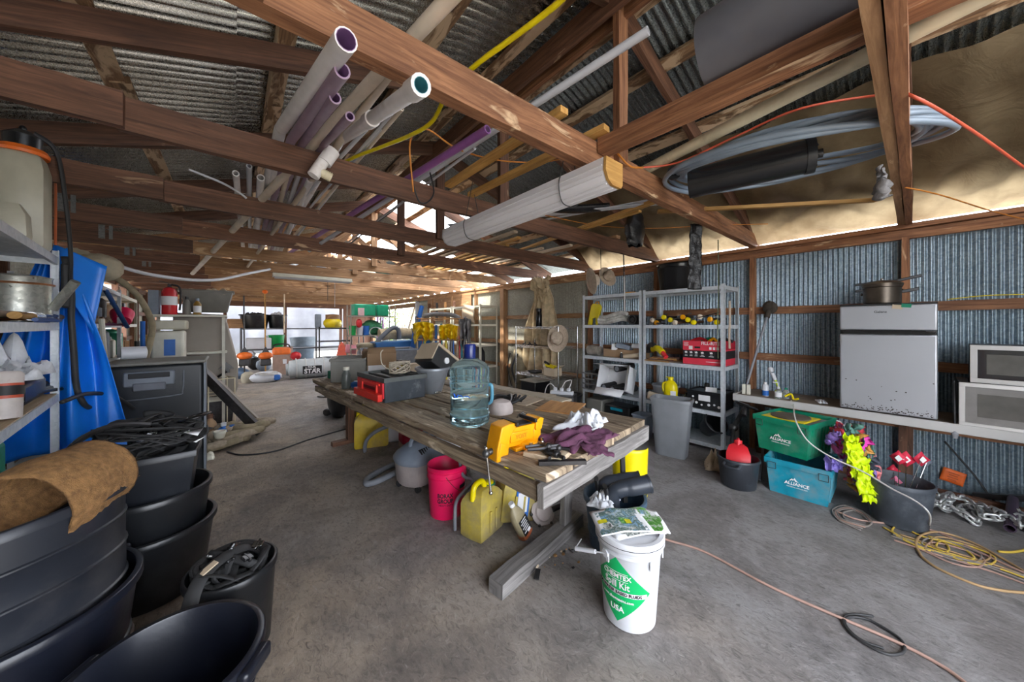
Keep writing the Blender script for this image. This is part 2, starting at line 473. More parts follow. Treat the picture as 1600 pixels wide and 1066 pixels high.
TY = [.04 + 1.22 * k for k in range(-1, 13)]
XR = 4.97; XL = -1.95; RX = 1.9
def rbot(x): return 3.56 - .345 * (x - RX) if x > RX else 3.56 + .3 * (x - RX)

# ---- right wall: corrugated sheets between posts, with girts and a plate
wr = struct(empty('wall_right', (XR, 0, 0)))
def corr_wall(y0, y1, z0, z1, pitch, depth=.009):
    b = B(); n = int((y1 - y0) / pitch * 8)
    b.grid(lambda a, c: V((depth * math.sin(2 * PI * a * (y1 - y0) / pitch), y0 + (y1 - y0) * a, z0 + (z1 - z0) * c)), n, 1)
    return b
shw = corr_wall(0, 1.22, -.04, 2.40, .0407)
w0 = None
for k in range(-2, 9):
    y = .04 + 1.22 * k
    near = y < 3.5
    if near:
        if w0 is None: w0 = shw.obj('wall_sheet', wall_metal, wr, ang=80); o = w0
        else: o = w0.copy(); col.objects.link(o)
    else:
        if y < 5: w1 = shw.obj('wall_sheet', wall_metal_far, wr, ang=80); o = w1
        else: o = w1.copy(); col.objects.link(o)
    o.location = (random.uniform(0, .004), y, 0)
for k, y in enumerate([.04 + 1.22 * k for k in range(-1, 10)]):
    b = B(); big = k == 6; mt = timber if y < 3.8 else timber_tan
    w = .13 if big else .05
    b.beam((-.05 if not big else -.09, y + .02, 0), (-.05 if not big else -.09, y + .02, 2.33), w, .085 if not big else .13, 6, .003, up=(1, 0, 0))
    b.obj('wall_post', mt, wr)
def girt(z, h, y0, y1, mt, x=-.045, t=.04, name='girt'):
    b = B(); b.beam((x, y0, z), (x, y1, z), t, h, 8, .003); b.obj(name, mt, wr)
for i, (z, h) in enumerate(((1.675, .085), (1.12, .085), (.56, .08))):
    for k in range(-2, 9):
        y = .04 + 1.22 * k
        girt(z, h, y + .05, y + 1.22 + (-.01), timber if y < 3.5 else timber_tan)
girt(.035, .06, -1.6, 1.2, dark_steel if False else timber_dk, -.22, .05, 'sill_board')
girt(2.36, .09, -2.4, 3.7, timber, -.045, .05, 'top_plate'); girt(2.43, .045, -2.4, 3.7, timber, -.06, .09, 'top_plate')
girt(2.36, .09, 3.7, 15.9, timber_tan, -.045, .05, 'top_plate'); girt(2.43, .045, 3.7, 15.9, timber_tan, -.06, .09, 'top_plate')
# plywood panel and opening beyond it
b = B(); b.box((-.06, 8.9, 2.03), (.02, 2.6, .6)); b.obj('plywood_panel', timber_tan, wr)
b = B(); b.box((-.06, 8.4, 1.2), (.02, 1.5, .95)); b.obj('plywood_panel', timber_tan, wr)
# opening frame in the right wall
for y in (11.05, 15.7):
    b = B(); b.beam((-.05, y, 0), (-.05, y, 2.33), .1, .1, 6, .004, up=(1, 0, 0)); b.obj('wall_post', white_pl if y < 12 else timber_tan, wr)
b = B(); b.beam((-.05, 11.05, 2.2), (-.05, 15.8, 2.2), .08, .14, 5, .004); b.obj('lintel', timber_tan, wr)
b = B(); b.beam((-.05, 12.1, .9), (-.05, 11.2, 2.15), .04, .09, 1); b.obj('brace', pale_wood, wr)

# ---- left wall
wl = struct(empty('wall_left', (XL, 0, 0)))
for k in range(14):
    y = -1.6 + 1.3 * k
    if k > 12 or k == 9: continue
    o = (corr_wall(0, 1.3, -.04, 2.42, .075, .01).obj('wall_sheet', wall_metal_far, wl, ang=80) if k == 0 else o.copy())
    if k: col.objects.link(o)
    o.location = (0, y, 0); 
    b = B(); b.beam((.07, y, 0), (.07, y, 2.4), .05, .09, 4, .003, up=(1, 0, 0)); b.obj('wall_post', timber_dk, wl)
b = B(); b.beam((.05, -1.6, 2.40), (.05, 15.9, 2.40), .05, .12, 10, .003); b.obj('top_plate', timber_dk, wl)
for z in (.5, 1.2, 1.8):
    b = B(); b.beam((.05, -1.6, z), (.05, 15.3, z), .04, .09, 10, .003); b.obj('girt', timber_dk, wl)

for y in (7.5, 9.1, 10.7, 12.3, 13.9):
    b = B(); b.beam((.07, y, 0), (.07, y, 2.4), .09, .09, 4, .003, up=(1, 0, 0)); b.obj('wall_post', timber_dk, wl)
# ---- unseen wall added behind the camera to cut daylight, beside the wide entrance
wk = struct(empty('wall_back_added', (0, -1.75, 0)))
for (x0, x1) in ((XL, -.9), (2.6, XR)):
    b = B(); n = int((x1 - x0) / .0407 * 6); b.grid(lambda a, c: V((x0 + (x1 - x0) * a, .009 * math.sin(a * (x1 - x0) / .0407 * 2 * PI), -.04 + 2.48 * c)), n, 1); b.obj('wall_sheet', wall_metal, wk, ang=80)
for x in (-.9, 2.6):
    b = B(); b.beam((x, .05, 0), (x, .05, 2.42), .09, .09, 3, .003, up=(0, 1, 0)); b.obj('wall_post', timber, wk)
b = B(); b.beam((XL, .05, 2.44), (XR, .05, 2.44), .05, .14, 6, .003); b.obj('header_beam', timber, wk)

# ---- far end: header and posts, open between
wf = struct(empty('wall_far', (0, 15.9, 0)))
b = B(); b.beam((XL, 0, 2.33), (XR, 0, 2.33), .06, .26, 8, .004); b.obj('header_beam', timber_dk, wf)
b = B(); b.beam((XL, -.1, 2.45), (XR, -.1, 2.45), .06, .14, 8, .004); b.obj('header_beam', timber_tan, wf)
for x in (-1.9, -.2, 1.6, 3.6, 4.9):
    b = B(); b.beam((x, 0, 0), (x, 0, 2.2), .1, .1, 4, .004, up=(0, 1, 0)); b.obj('wall_post', timber_dk, wf)
b = B(); b.box((4.3, 0, 1.1), (1.2, .03, 2.2)); b.obj('wall_panel', timber_dk, wf)
gb = B(); gb.add([V((XL, 0, 2.6)), V((XR, 0, 2.6)), V((RX, 0, 3.6))], [(0, 1, 2)])
b = gb.obj('gable_panel', timber_tan, wf, solid=.02)

# ---- roof
ce = struct(empty('ceiling', (0, 0, 0)))
def roof_sheet(x0, x1, w, pitch, amp):
    b = B(); n = int(w / pitch * 8)
    def f(a, c):
        x = x0 + (x1 - x0) * c
        return V((x, a * w, rbot(x) + .215 + amp * math.sin(2 * PI * a * w / pitch)))
    return b.grid(f, n, 3)
rows = [(-2.35, .02, .66 / 9, roof_metal), (-.1, 1.95, .66 / 9, roof_metal), (1.86, 3.5, .06, roof_metal2), (3.42, 5.3, .06, roof_metal2), (3.42, 4.78, .06, roof_metal2)]
protos = {}
for i, (x0, x1, pt, mt) in enumerate(rows):
    w = .66 + pt
    for k in range(27):
        y = -1.9 + .66 * k
        mid = y + .33
        if i == 2 and (4.95 < mid < 6.5 or 7.4 < mid < 9.3 or 10.2 < mid < 11.6): continue
        if i == 1 and (9.4 < mid < 10.3): continue
        if i == 3 and (mid < 4.2 or 6.9 < mid < 8.2): continue
        if i == 4 and mid >= 4.2: continue
        if i not in protos:
            o = protos[i] = roof_sheet(x0, x1, w, pt, .021 if i < 2 else .014).obj('roof_sheet', mt, ce, ang=80)
        else:
            o = protos[i].copy(); col.objects.link(o)
        o.location = (0, y, (k % 2) * .004 + (.012 if i in (1, 2) else 0) + random.uniform(0, .003))
for x in (-1.85, -1.2, -.53, .25, 1.04, 1.72, 2.1, 2.55, 3.22, 3.95, 4.7):
    for (a, c) in ((-1.9, 3.2), (3.1, 8.4), (8.3, 15.9)):
        if x == -1.2: continue
        b = B(); z = rbot(x) + .165
        b.beam((x, a, z), (x + random.uniform(-.03, .03), c, z), .1, .042, 8, .004, up=(.33 if x > RX else -.3, 0, 1))
        b.obj('purlin', purlin_m, ce)
b = B(); b.beam((RX - .05, -1.9, 3.56), (RX - .05, 15.9, 3.56), .04, .16, 10, .004); b.obj('ridge_board', timber_dk, ce)
b = B(); b.beam((RX + .04, -1.9, 3.54), (RX + .04, 15.9, 3.54), .04, .14, 10, .004); b.obj('ridge_board', timber, ce)
gang = M('nail_plate', (.25, .25, .24), .4, .8, .3, 60)
for k, y in enumerate(TY):
    t = empty('roof_truss', (0, y, 0)); t.parent = ce
    mt = timber if k < 3 else (timber_dk if k < 6 else timber_tan)
    xs = -.43 if k else 1.2
    xm = XR - .05
    n = 16
    zc = 2.45 + .08
    wav = .02 if k == 2 else .004
    b = B()
    if k == 1:
        b.beam((-.45, .0, zc), (xm, .0, zc - .01), .044, .16, n, .003); b.obj('bottom_chord', timber, t)
        b = B(); b.beam((-1.9, .046, zc + .01), (xm - .05, .046, zc), .044, .16, n, .003); b.obj('bottom_chord', timber_tan, t)
    else:
        b.beam((xs, 0, zc), (xm, 0, zc - .01), .046 if k != 2 else .062, .165, n, .004, wany=wav); b.obj('bottom_chord', mt, t)
        b = B(); b.beam((-1.9, -.046, zc + .0), (xs + .5 if k == 2 else xs + .03, -.046, zc), .046, .165, n, .003); b.obj('bottom_chord', timber_dk if k > 2 else mt, t)
    for (xa, xb) in ((RX - .02, -2.1), (RX + .02, 5.15)):
        b = B(); b.beam((xa, .0, rbot(xa) + .07), (xb, .0, rbot(xb) + .07), .045, .14, 12, .004); b.obj('rafter', timber_dk if k < 7 else timber_tan, t)
    if k == 1: continue
    b = B(); b.beam((RX + .02, -.045, zc), (RX + .02, -.045, 3.62), .045, .1, 5, .003, up=(1, 0, 0)); b.obj('king_post', mt, t)
    if k in (7, 9, 11):
        for xw in (.75, 3.05):
            b = B(); b.beam((xw, .045, zc), (xw, .045, rbot(xw) + .08), .04, .09, 4, .003, up=(1, 0, 0)); b.obj('web', timber_dk if k < 7 else timber_tan, t)
    if k > 5:
        for s in (-1, 1):
            b = B(); b.beam((RX + s * 1.0, .045, zc), (RX + s * .1, .045, 3.3), .04, .09, 4, .003, up=(1, 0, 0)); b.obj('web', timber_tan, t)
    if 4 < k < 9:
        b = B(); b.box((-1.17, -.072, zc + .06), (.05, .004, .16)); b.box((-1.10, -.072, zc + .06), (.03, .004, .16))
        for i in range(10):
            b.box((-1.185 + (i % 2) * .03, -.077, zc + i * .014), (.008, .008, .006))
        b.obj('nail_plate', gang, t)
# lengthwise tie on the chords
b = B(); b.beam((1.76, -1.2, 2.57), (1.73, 1.22, 2.575), .10, .085, 8, .004); b.obj('tie_beam', timber, ce)
b = B(); b.beam((3.9, 2.5, 2.66), (3.95, 9.5, 2.66), .09, .045, 8, .004); b.obj('tie_beam', timber_tan, ce)

# ---- brown tarpaulin lining the roof over the right bays
def tarp_f(a, c):
    y = -1.9 + 5.6 * a; x = 3.36 + 1.56 * c
    fr = ((y - .04) / 1.22) % 1.0
    s = math.sin(PI * fr) ** .7
    e = math.sin(PI * min(1, c * 1.0)) 
    zb = rbot(x) + .145
    if c > .9: zb += (c - .9) * -.4
    ry0 = (y - .04) / 1.22; pin = abs(ry0 - round(ry0)) * 1.22
    wr_ = .05 * nz(x * 3, y * 4, 1) + .05 * nz(x * 1.2 + 4, y * 16, 2) * (c ** 2) + .03 * math.sin(math.atan2(4.95 - x, pin + .02) * 14) * c
    z = zb - .17 * s * (.35 + .65 * e) + wr_ * (.3 + s)
    k = max(0, (c - .72) / .28) ** 1.5
    return V((x, y, z * (1 - k) + 2.475 * k))
b = B(); b.grid(tarp_f, 150, 44)
struct(b.obj('trim_1', tarp_m, ang=180))

# ---- outside
def bush(x, y, h, r, label, mt=leaf_m, n=900):
    t = thing('bush', label, 'bush', (x, y, -.04), group='bushes seen through the opening in the side wall')
    b = B()
    for i in range(n):
        a = random.uniform(0, 2 * PI); q = random.random() ** .4 * r; z = h * (.12 + .88 * random.random())
        q *= math.sqrt(max(.05, 1 - (2 * z / h - 1) ** 2)) * .7 + .3
        c = V((math.cos(a) * q, math.sin(a) * q, z)); R = Euler((random.uniform(0, 3), random.uniform(0, 3), random.uniform(0, 3))).to_matrix()
        s = random.uniform(.05, .12)
        b.add([c + R @ V(p) * s for p in ((-.5, 0, 0), (0, -.35, .08), (.6, 0, 0), (0, .35, .08))], [(0, 1, 2, 3)])
    b.obj('foliage', mt, t, smooth=False); t.children[0]['kind'] = 'stuff'
    b = B()
    for i in range(4):
        a = random.uniform(0, 6); b.tube([(0, 0, 0), (math.cos(a) * r * .3, math.sin(a) * r * .3, h * .4), (math.cos(a) * r * .6, math.sin(a) * r * .6, h * .8)], .04, 6, r2=.012)
    b.obj('trunk', bark_m, t)
bush(5.95, 17.6, 2.6, 1.0, 'green leafy bush outside, behind the white poles', leaf_m, 1400)
bush(6.9, 16.6, 2.9, 1.0, 'yellow-green sunlit bush outside the side opening', leaf_y, 1400)
bush(7.2, 20.2, 3.6, 1.4, 'darker bush outside near the corner of the shed', leaf_m, 1400)
bush(8.3, 17.6, 3.2, 1.2, 'tall yellowish bush beyond the others', leaf_y, 1200)
# white sheeting hung outside the far end
b = B(); b.grid(lambda a, c: V((-4 + 8.5 * a, .12 * nz(a * 7, c * 2) + .05 * math.sin(a * 40), .3 + 2.9 * c)), 60, 10)
solo('hanging_sheet', b, M('white_sheeting', (.30, .32, .37), .6, 0, .25, 1.5), 'white plastic sheeting hung outside the open far end', 'sheet', (0, 17.6, 0), solid=.004)
# ================================================================ OVERHEAD
def yline(u, v, z): return PZ(u, v, z)
def straight(name, a, c, r, mt, label, cat, group=None, inner=None, hollow=True, t=.006, n=14):
    a, c = V(a), V(c)
    th = thing(name, label, cat, a, group=group)
    b = B(); b.pipe((0, 0, 0), c - a, r, t, n); b.obj('pipe_wall', mt, th, ang=60)
    if inner:
        d = (c - a).normalized(); b = B(); b.pipe(-d * .001, d * .35, r - t * .9, .0015, n); b.obj('pipe_lining', inner, th, ang=60)
    return th
PG = 'plastic pipes laid along the tie beams'
def fit_pipe(uv0, z0, uvB, r, mt, label, L=6.5, inner=None, zB=None, name='plastic_pipe', cat='pipe', grp=PG, coup=None):
    """near end seen at uv0 (height z0); rests on the chord at y 2.49 where it is seen at uvB"""
    p0 = PZ(*uv0, z0); p1 = PY(*uvB, 2.49); p1.z = max(p1.z, 2.615 + r)
    d = (p1 - p0); e = V((p1.x + random.uniform(-.06, .06), p0.y + L, 2.64 + r + random.uniform(0, .03)))
    th = thing(name, label, cat, p0, group=grp)
    b = B(); b.pipe((0, 0, 0), p1 - p0, r, .005); b.pipe(p1 - p0, e - p0, r, .005)
    b.obj('pipe_wall', mt, th, ang=60)
    if inner:
        dn = d.normalized(); b = B(); b.pipe(-dn * .0015, dn * .3, r - .0045, .0015); b.obj('pipe_lining', inner, th, ang=60)
    if coup:
        dn = d.normalized()
        for q in coup: b = B(); b.pipe(dn * q, dn * (q + .09), r + .007, .007); b.obj('coupling', mt, th, ang=60)
    return p0, p1
fit_pipe((541, 62), 2.36, (438, 203), .033, pvc, 'thick off-white pipe, leftmost and highest of the bundle, lilac inside', 7, lilac_in)
fit_pipe((535, 110), 2.36, (455, 219), .026, mauve_pvc, 'muted purple pipe right beside the thick off-white one', 6, lilac_in)
fit_pipe((524, 153), 2.38, (472, 225), .022, mauve_pvc, 'short greyish mauve pipe third from the left of the bundle', 5, lilac_in)
fit_pipe((547, 182), 2.38, (502, 231), .019, mauve_pvc, 'thin greyish mauve pipe with its end low in the bundle', 5.5, lilac_in)
fit_pipe((658, 133), 2.33, (530, 221), .030, pvc, 'white pipe with a turquoise socket end pointing out of the bundle', 6.5, teal_in, coup=(0.0, .62))
# long beige pipe that runs on over the first chord
for (uv0, uvB, r, mt, lab) in (((700, 0), (488, 224), .03, pvc_beige, 'long beige pipe of the bundle reaching over the nearest truss'),
                               ((648, 60), (520, 232), .02, pvc_beige, 'slim beige pipe beside the long beige one, over the nearest truss')):
    p0 = PZ(*uv0, 2.72); p1 = PY(*uvB, 2.49); p1.z = 2.66
    p0 = p0 - (p1 - p0) * .6
    if uv0[0] == 648: p0 = PZ(612, 112, 2.69)
    straight('plastic_pipe', p0, p1 + (p1 - p0) * (5.5 if uv0[0] == 648 else 2.6), r, mt, lab, 'pipe', PG)
straight('plastic_pipe', PY(583, 190, 1.9), PY(583, 190, 1.9) + V((-.35, 5.2, .06)), .012, white_pl, 'thin white pipe at the right edge of the bundle', 'pipe', PG)
# broken pipe with an elbow hanging under the second chord
t = thing('pipe_fitting', 'white pipe elbow with threaded beige plug hanging under the second truss', 'pipe fitting', PY(498, 262, 2.36))
b = B(); b.tube([(-.03, .0, -.06), (0, 0, 0), (.05, 0, .09)], .034, 12); b.pipe((.03, 0, .04), (.08, 0, .13), .042, .01); b.obj('elbow', pvc, t)
b = B(); b.tube([(0, 0, -.02), (.07, 0, -.045)], .027, 12)
for i in range(4): b.pipe((.03 + .01 * i, 0, -.03 - .003 * i), (.034 + .01 * i, 0, -.032 - .003 * i), .031, .006)
b.obj('plug', pvc_tan, t)
# more tubes beyond the second chord
for i in range(7):
    x = .02 + i * .075; y = 3.0 + random.random() * .4
    straight('plastic_pipe', (x, y, 2.64 + .03 * (i % 2)), (x + .15, y + 4.6, 2.67 + .02 * (i % 2)), random.choice((.018, .022, .026)), random.choice((pvc, pvc_beige, white_pl)),
             'pipe in the far half of the bundle, beyond the second truss', 'pipe', 'pipes of the bundle beyond the second truss')
# purple pipe and long white pipe on the right of the ties
a = PZ(762, 202, 2.70); c = PZ(645, 275, 2.70)
straight('plastic_pipe', a, a + (c - a).normalized() * 5.2, .026, purple_pvc, 'bright purple pipe lying on its own across the tie beams', 'pipe', PG, lilac_in)
a = PZ(1013, 48, 2.88); c = PZ(668, 272, 2.74)
straight('plastic_pipe', a, a + (c - a).normalized() * 4.6, .021, white_pl, 'long slim white pipe slanting up past the king post', 'pipe', PG)
a = PZ(1562, -20, 2.655); c = PZ(1003, 268, 2.66)
straight('plastic_pipe', a + (a - c) * .4, c, .035, pvc_tan, 'stained cream pipe lying on the ties near the wall side', 'pipe', PG)
# pine sticks
SG = 'yellow pine sticks laid across the tie beams'
def stick(uv0, uv1, z, w, h, mt, label, cat='timber', z1=None, L=None, grp=SG, name='pine_stick'):
    a = PZ(*uv0, z); c = PZ(*uv1, z1 or z)
    if L: c = a + (c - a).normalized() * L
    m = (a + c) / 2
    b = B(); b.beam(a - m, c - m, w, h, 5, .001)
    return solo(name, b, mt, label, cat, m, group=grp)
stick((882, 172), (700, 290), 2.66, .06, .035, yellow_wood, 'yellow pine stick just above the nearest chord, cut end near the king post foot')
stick((948, 200), (735, 305), 2.645, .06, .035, yellow_wood, 'yellow pine stick ending beside the foot of the king post')
stick((1088, 291), (830, 385), 2.63, .055, .03, yellow_wood, 'yellow pine stick poking out beneath the blue-grey coil', z1=2.66)
stick((1368, 313), (1120, 326), 2.56, .04, .03, yellow_wood, 'long thin pine lath under the blue-grey coil', L=1.75)
stick((1030, 318), (700, 352), 2.64, .08, .006, white_pl, 'flat white trim strip lying flat beside the hung box', 'trim strip', grp='white trim strips on the ties')
stick((1020, 312), (700, 372), 2.655, .05, .006, white_pl, 'narrow white trim strip, second beside the hung box', 'trim strip', grp='white trim strips on the ties')
stick((1000, 330), (720, 420), 2.635, .05, .02, yellow_wood, 'pine batten below the white trim strips', 'timber')
for i in range(9):
    x = 2.35 + .17 * i + random.uniform(-.03, .03); y = 3.0 + random.random() * 1.2
    b = B(); b.beam((0, 0, 0), (random.uniform(-.1, .1), 3.4, 0), .06, .03, 4, .001)
    solo('pine_stick', b, random.choice((yellow_wood, timber_tan, pale_wood)), 'loose batten on the tie beams over the middle of the shed', 'timber', (x, y, 2.645), group='loose battens over the middle')
for i in range(10):
    x = -.2 + .3 * i; y = 6.5 + random.random() * 3
    b = B(); b.beam((0, 0, 0), (random.uniform(-.3, .3), 3.4, 0), .07, .03, 4, .001)
    solo('pine_stick', b, random.choice((yellow_wood, timber_tan, pale_wood)), 'loose batten on the tie beams towards the far end', 'timber', (x, y, 2.65 + .03 * (i % 3)), group='loose battens over the far half')
# hung white gutter box with wooden end
t = thing('gutter_box', 'long white ribbed box with a wooden end hung by wires under the truss', 'gutter', (1.55, 1.03, 2.3))
pf = [(-.075, .07), (-.08, .0), (-.055, -.045), (-.02, -.065), (.06, -.065), (.075, -.045), (.075, .07)]
b = B(); L = 1.72
b.add([V((x, 0, z)) for x, z in pf] + [V((x, L, z)) for x, z in pf], [(i, (i + 1) % 7, (i + 1) % 7 + 7, i + 7) for i in range(7)])
for (x, z) in ((-.08, .03), (-.072, -.018), (-.04, -.058), (.02, -.067)): b.beam((x, .01, z), (x, L - .01, z), .006, .006)
b.obj('trough', M('gutter_white', (.86, .84, .87), .5, 0, .05, 2), t, smooth=False)
b = B(); b.prism(pf, .02, c=(0, -.005, 0)); b.obj('end_board', yellow_wood, t)
b = B(); b.prism(pf, .02, c=(0, L + .005, 0)); b.obj('end_cap', white_pl, t)
wire = M('dark_wire', (.03, .03, .03), .5)
for y in (.3, 1.35):
    b = B(); b.tube(smooth_path([(.0, y, .4), (-.06, y, .12), (-.088, y, .03), (-.06, y + .01, -.055), (0, y + .02, -.078), (.07, y, -.07), (.085, y, .02), (.02, y, .3)]), .003, 6)
    b.obj('hanging_wire', wire, t)
# big black drain pipe on the tie beam
t = thing('drain_pipe', 'fat black drainage pipe lying over the tie beam at the top', 'pipe', (1.76, .64, 2.79))
b = B(); b.pipe((0, 0, 0), (.05, -2.0, .05), .172, .008, 36); b.obj('pipe_wall', M('dusty_black_pipe', (.13, .13, .145), .40, 0, .3, 3, .05, (.14, .13, .13), .3), t, ang=60)
# black capped tube and blue-grey coil
a = PZ(1268, 243, 2.52); c = PZ(1098, 283, 2.50); d = (c - a)
t = thing('capped_tube', 'black plastic tube with a knobbed end cap lying inside the coil', 'tube', a)
b = B(); b.tube([(0, 0, 0), d * 1.15], .098, 22); b.obj('tube_body', black_gl, t, bevel=.004)
b = B(); dn = d.normalized(); b.tube([-dn * .012, dn * .03], .104, 22); b.tube([-dn * .05, -dn * .012], .026, 10)
for k in range(6):
    q = Matrix.Rotation(k * PI / 3, 3, dn) @ V((0, 0, .065)); b.ball(q - dn * .012, .011, 8, 6)
b.obj('end_cap', black_pl, t)
t = thing('tubing_coil', 'big loose coil of blue-grey tubing hung over the right bay', 'tubing', (2.76, .54, 2.6))
for k in range(6):
    pts = []; ph = random.uniform(0, .4); rr = 1 - .035 * k
    for i in range(14):
        a = 2 * PI * i / 14 + ph
        la = .70 * rr * math.cos(a); lb = .52 * rr * math.sin(a)
        q = rz(-1.165) @ V((la, lb, 0))
        zz = .03 * math.sin(2 * a + k) - .12 * (.5 + .5 * math.sin(a + PI)) + .012 * k + .02
        pts.append(q + V((random.uniform(-.012, .012), random.uniform(-.012, .012), zz)))
    b = B(); b.tube(smooth_path(pts, 6, True), .017, 8, closed=True); b.obj('tube_loop', bluegrey_tube, t, ang=180)
for an in (1.2, 3.3):
    q = rz(-1.165) @ V((.66 * math.cos(an), .49 * math.sin(an), 0)); dd = rz(-1.165) @ V((-.66 * math.sin(an), .49 * math.cos(an), 0)).normalized()
    q.z = .03 * math.sin(2 * an) - .12 * (.5 + .5 * math.sin(an + PI)) + .05
    b = B(); b.tube([q - dd * .012, q + dd * .012], .05, 10); b.obj('tie', black_pl, t)
# cords
CG = 'cords strung along the roof timbers'
def cord(pts, r, mt, label, name='extension_cord', cat='cord', group=None, n=8, k=6):
    c = V(pts[0]); b = B(); b.tube([p - c for p in smooth_path(pts, k)], r, n)
    return solo(name, b, mt, label, cat, c, group=group, ang=180)
red_cord = M('red_orange_cord', (.70, .12, .06), .45); orange_cord = M('orange_cord', (.62, .22, .03), .5); yel_hose = M('yellow_air_hose', (.78, .62, .0), .4)
cord([PZ(1640, 290, 2.3), PZ(1600, 262, 2.36), PZ(1520, 205, 2.42), PZ(1425, 150, 2.44), PZ(1380, 148, 2.7), PZ(1250, 170, 2.72), PZ(1150, 213, 2.68), PZ(1060, 254, 2.62), PZ(1000, 262, 2.60)], .0065, red_cord, 'red-orange extension cord sagging past the doubled truss chord', group=CG)
cord([PZ(1415, 293, 2.44), PX(1470, 305, 4.0), PX(1550, 330, 4.7), PX(1610, 345, 4.86)], .005, orange_cord, 'thin orange cord running from the doubled chord to the wall plate', group=CG)
cord([PZ(900, -30, 2.66), PZ(872, 5, 2.66), PZ(800, 60, 2.655), PZ(742, 103, 2.65), PZ(700, 145, 2.63), PZ(675, 190, 2.60), PZ(640, 212, 2.60), PZ(590, 232, 2.64), PZ(545, 250, 2.66), PZ(470, 290, 2.7)], .011, yel_hose, 'bright yellow air hose dropping over the nearest chord', name='air_hose', cat='hose')
cord([PY(646, 300, 2.3), PY(640, 230, 2.2), PY(650, 207, 2.1), PY(670, 203, 2.05), PY(720, 235, 2.1), PY(790, 252, 2.2), PY(860, 252, 2.2), PY(930, 230, 1.4)], .006, orange_cord, 'thin orange cord looping between the first two trusses', group=CG)
cord([PY(646, 290, 2.36), PY(655, 315, 2.36), PY(668, 316, 2.36), PY(678, 300, 2.4), PY(672, 270, 2.46)], .006, rubber, 'short black cord hooked over the second truss', group=CG)
cord([PY(965, 240, 1.15), PY(985, 260, 1.1), PY(1005, 262, 1.15)], .006, orange_cord, 'short orange cord at the foot of the king post', group=CG)
cord([PY(845, 335, 2.42), PY(930, 352, 2.44), PX(1010, 357, 3.6), PX(1120, 352, 4.0), PX(1200, 350, 4.1)], .004, orange_cord, 'fine rusty cord sagging below the second truss', group=CG)
cord([PY(295, 265, 3.6), PY(345, 285, 3.64), PY(372, 300, 3.6), PY(385, 310, 3.62)], .009, white_pl, 'white curved conduit end sticking out over the third truss', name='conduit', cat='conduit')
cord([PY(160, 408, 5.0), PY(240, 430, 5.5), PY(330, 438, 6.0), PY(400, 425, 7.0), PY(480, 410, 8.5)], .02, white_pl, 'grey-white flexible conduit sagging below the ties on the left', name='conduit', cat='conduit')
cord([PY(512, 470, 8.0), PY(512, 430, 8.0), PY(511, 398, 8.0)], .006, wire, 'dark chain-like wire hanging from the ties in the middle', name='hanging_wire', cat='wire')
cord([PY(523, 480, 7.6), PY(523, 440, 7.6), PY(521, 395, 7.5)], .004, white_pl, 'pale thin wire hanging beside the dark one', name='hanging_wire', cat='wire')
cord([PX(1480, 468, 4.86), PX(1540, 462, 4.86), PX(1610, 460, 4.86)], .004, yel_hose, 'thin yellow cord resting on the upper wall rail', group=CG)
# fluorescent tube fitting under the far chords
t = thing('strip_light', 'white strip light fitting on the underside of the far trusses', 'light', (1.2, 7.3, 2.36))
b = B(); b.box((0, 0, .04), (1.3, .12, .05)); b.prism([(-.65, .0), (.65, 0), (.65, .02), (-.65, .02)], .18); b.obj('housing', cream_pl, t)
b = B(); b.tube([(-.62, .05, -.01), (.62, .05, -.01)], .016, 10); b.obj('tube', white_pl, t)
b = B(); b.tube([(-.62, -.05, -.01), (.62, -.05, -.01)], .016, 10); b.obj('tube', white_pl, t)
# black film bundle and strip hanging from the ties
bag_m = M('black_film', (.012, .012, .013), .18, 0, .3, 14, .6)
p = PY(992, 352, 1.9)
b = B(); b.grid(lambda a, c: V((.12 * math.cos(2 * PI * a) * (.7 + .5 * math.sin(PI * c)) + .03 * nz(a * 7, c * 5), .08 * math.sin(2 * PI * a) * (.7 + .3 * math.sin(PI * c)), -.34 * c + .12 + .03 * nz(a * 9, c * 6, 3))), 28, 14)
solo('plastic_bag', b, bag_m, 'crumpled black plastic film bunched under the tie beams', 'bag', p, solid=.003, ang=50)
a = PZ(905, 355, 2.60)
b = B(); b.tube(smooth_path([(0, 0, 0), (.3, -.1, -.01), (.62, -.2, .02)]), .075, 12, flat=.5)
solo('film_roll', b, bag_m, 'flattened roll of black film lying on the second tie beam', 'roll', (2.35, 2.35, 2.66), rz=-.3)
p = PZ(1088, 350, 2.46)
b = B(); b.grid(lambda a, c: V(((a - .5) * (.11 + .03 * c) + .01 * nz(c * 8, a), .02 * nz(a * 5, c * 9) + .03 * c, -.62 * c + .0)), 8, 30)
solo('plastic_strip', b, bag_m, 'long black plastic sleeve hanging in front of the shelves', 'plastic sleeve', p, solid=.012, rz=-.6)
for (u, v0, v1, lab, mt) in ((1122, 375, 560, 'narrow olive strap hanging in front of the right shelf unit', M('olive_webbing', (.07, .08, .04), .8)), (1140, 470, 545, 'short pale strap end hanging off the shelf side', straw)):
    y = 1.25 if u == 1122 else 1.36
    a = PY(u, v0, y); c = PY(u + 1, v1, y)
    b = B(); b.tube(smooth_path([(0, 0, 0), (.01, 0, (c.z - a.z) * .4), (-.01, .0, (c.z - a.z) * .7), (0, 0, c.z - a.z)]), .011, 6, flat=.3)
    solo('strap', b, mt, lab, 'strap', a)
b = B(); b.grid(lambda a, c: V((.055 * math.cos(6.3 * a) * (.15 + math.sin(PI * min(1, c * 1.1) ) ) + .03 * nz(a * 5, c * 5), .03 * math.sin(6.3 * a) * (.2 + c) + .03 * nz(a * 4, c * 6, 4), -.17 * c + .04 * nz(a * 3, c * 4))), 18, 10)
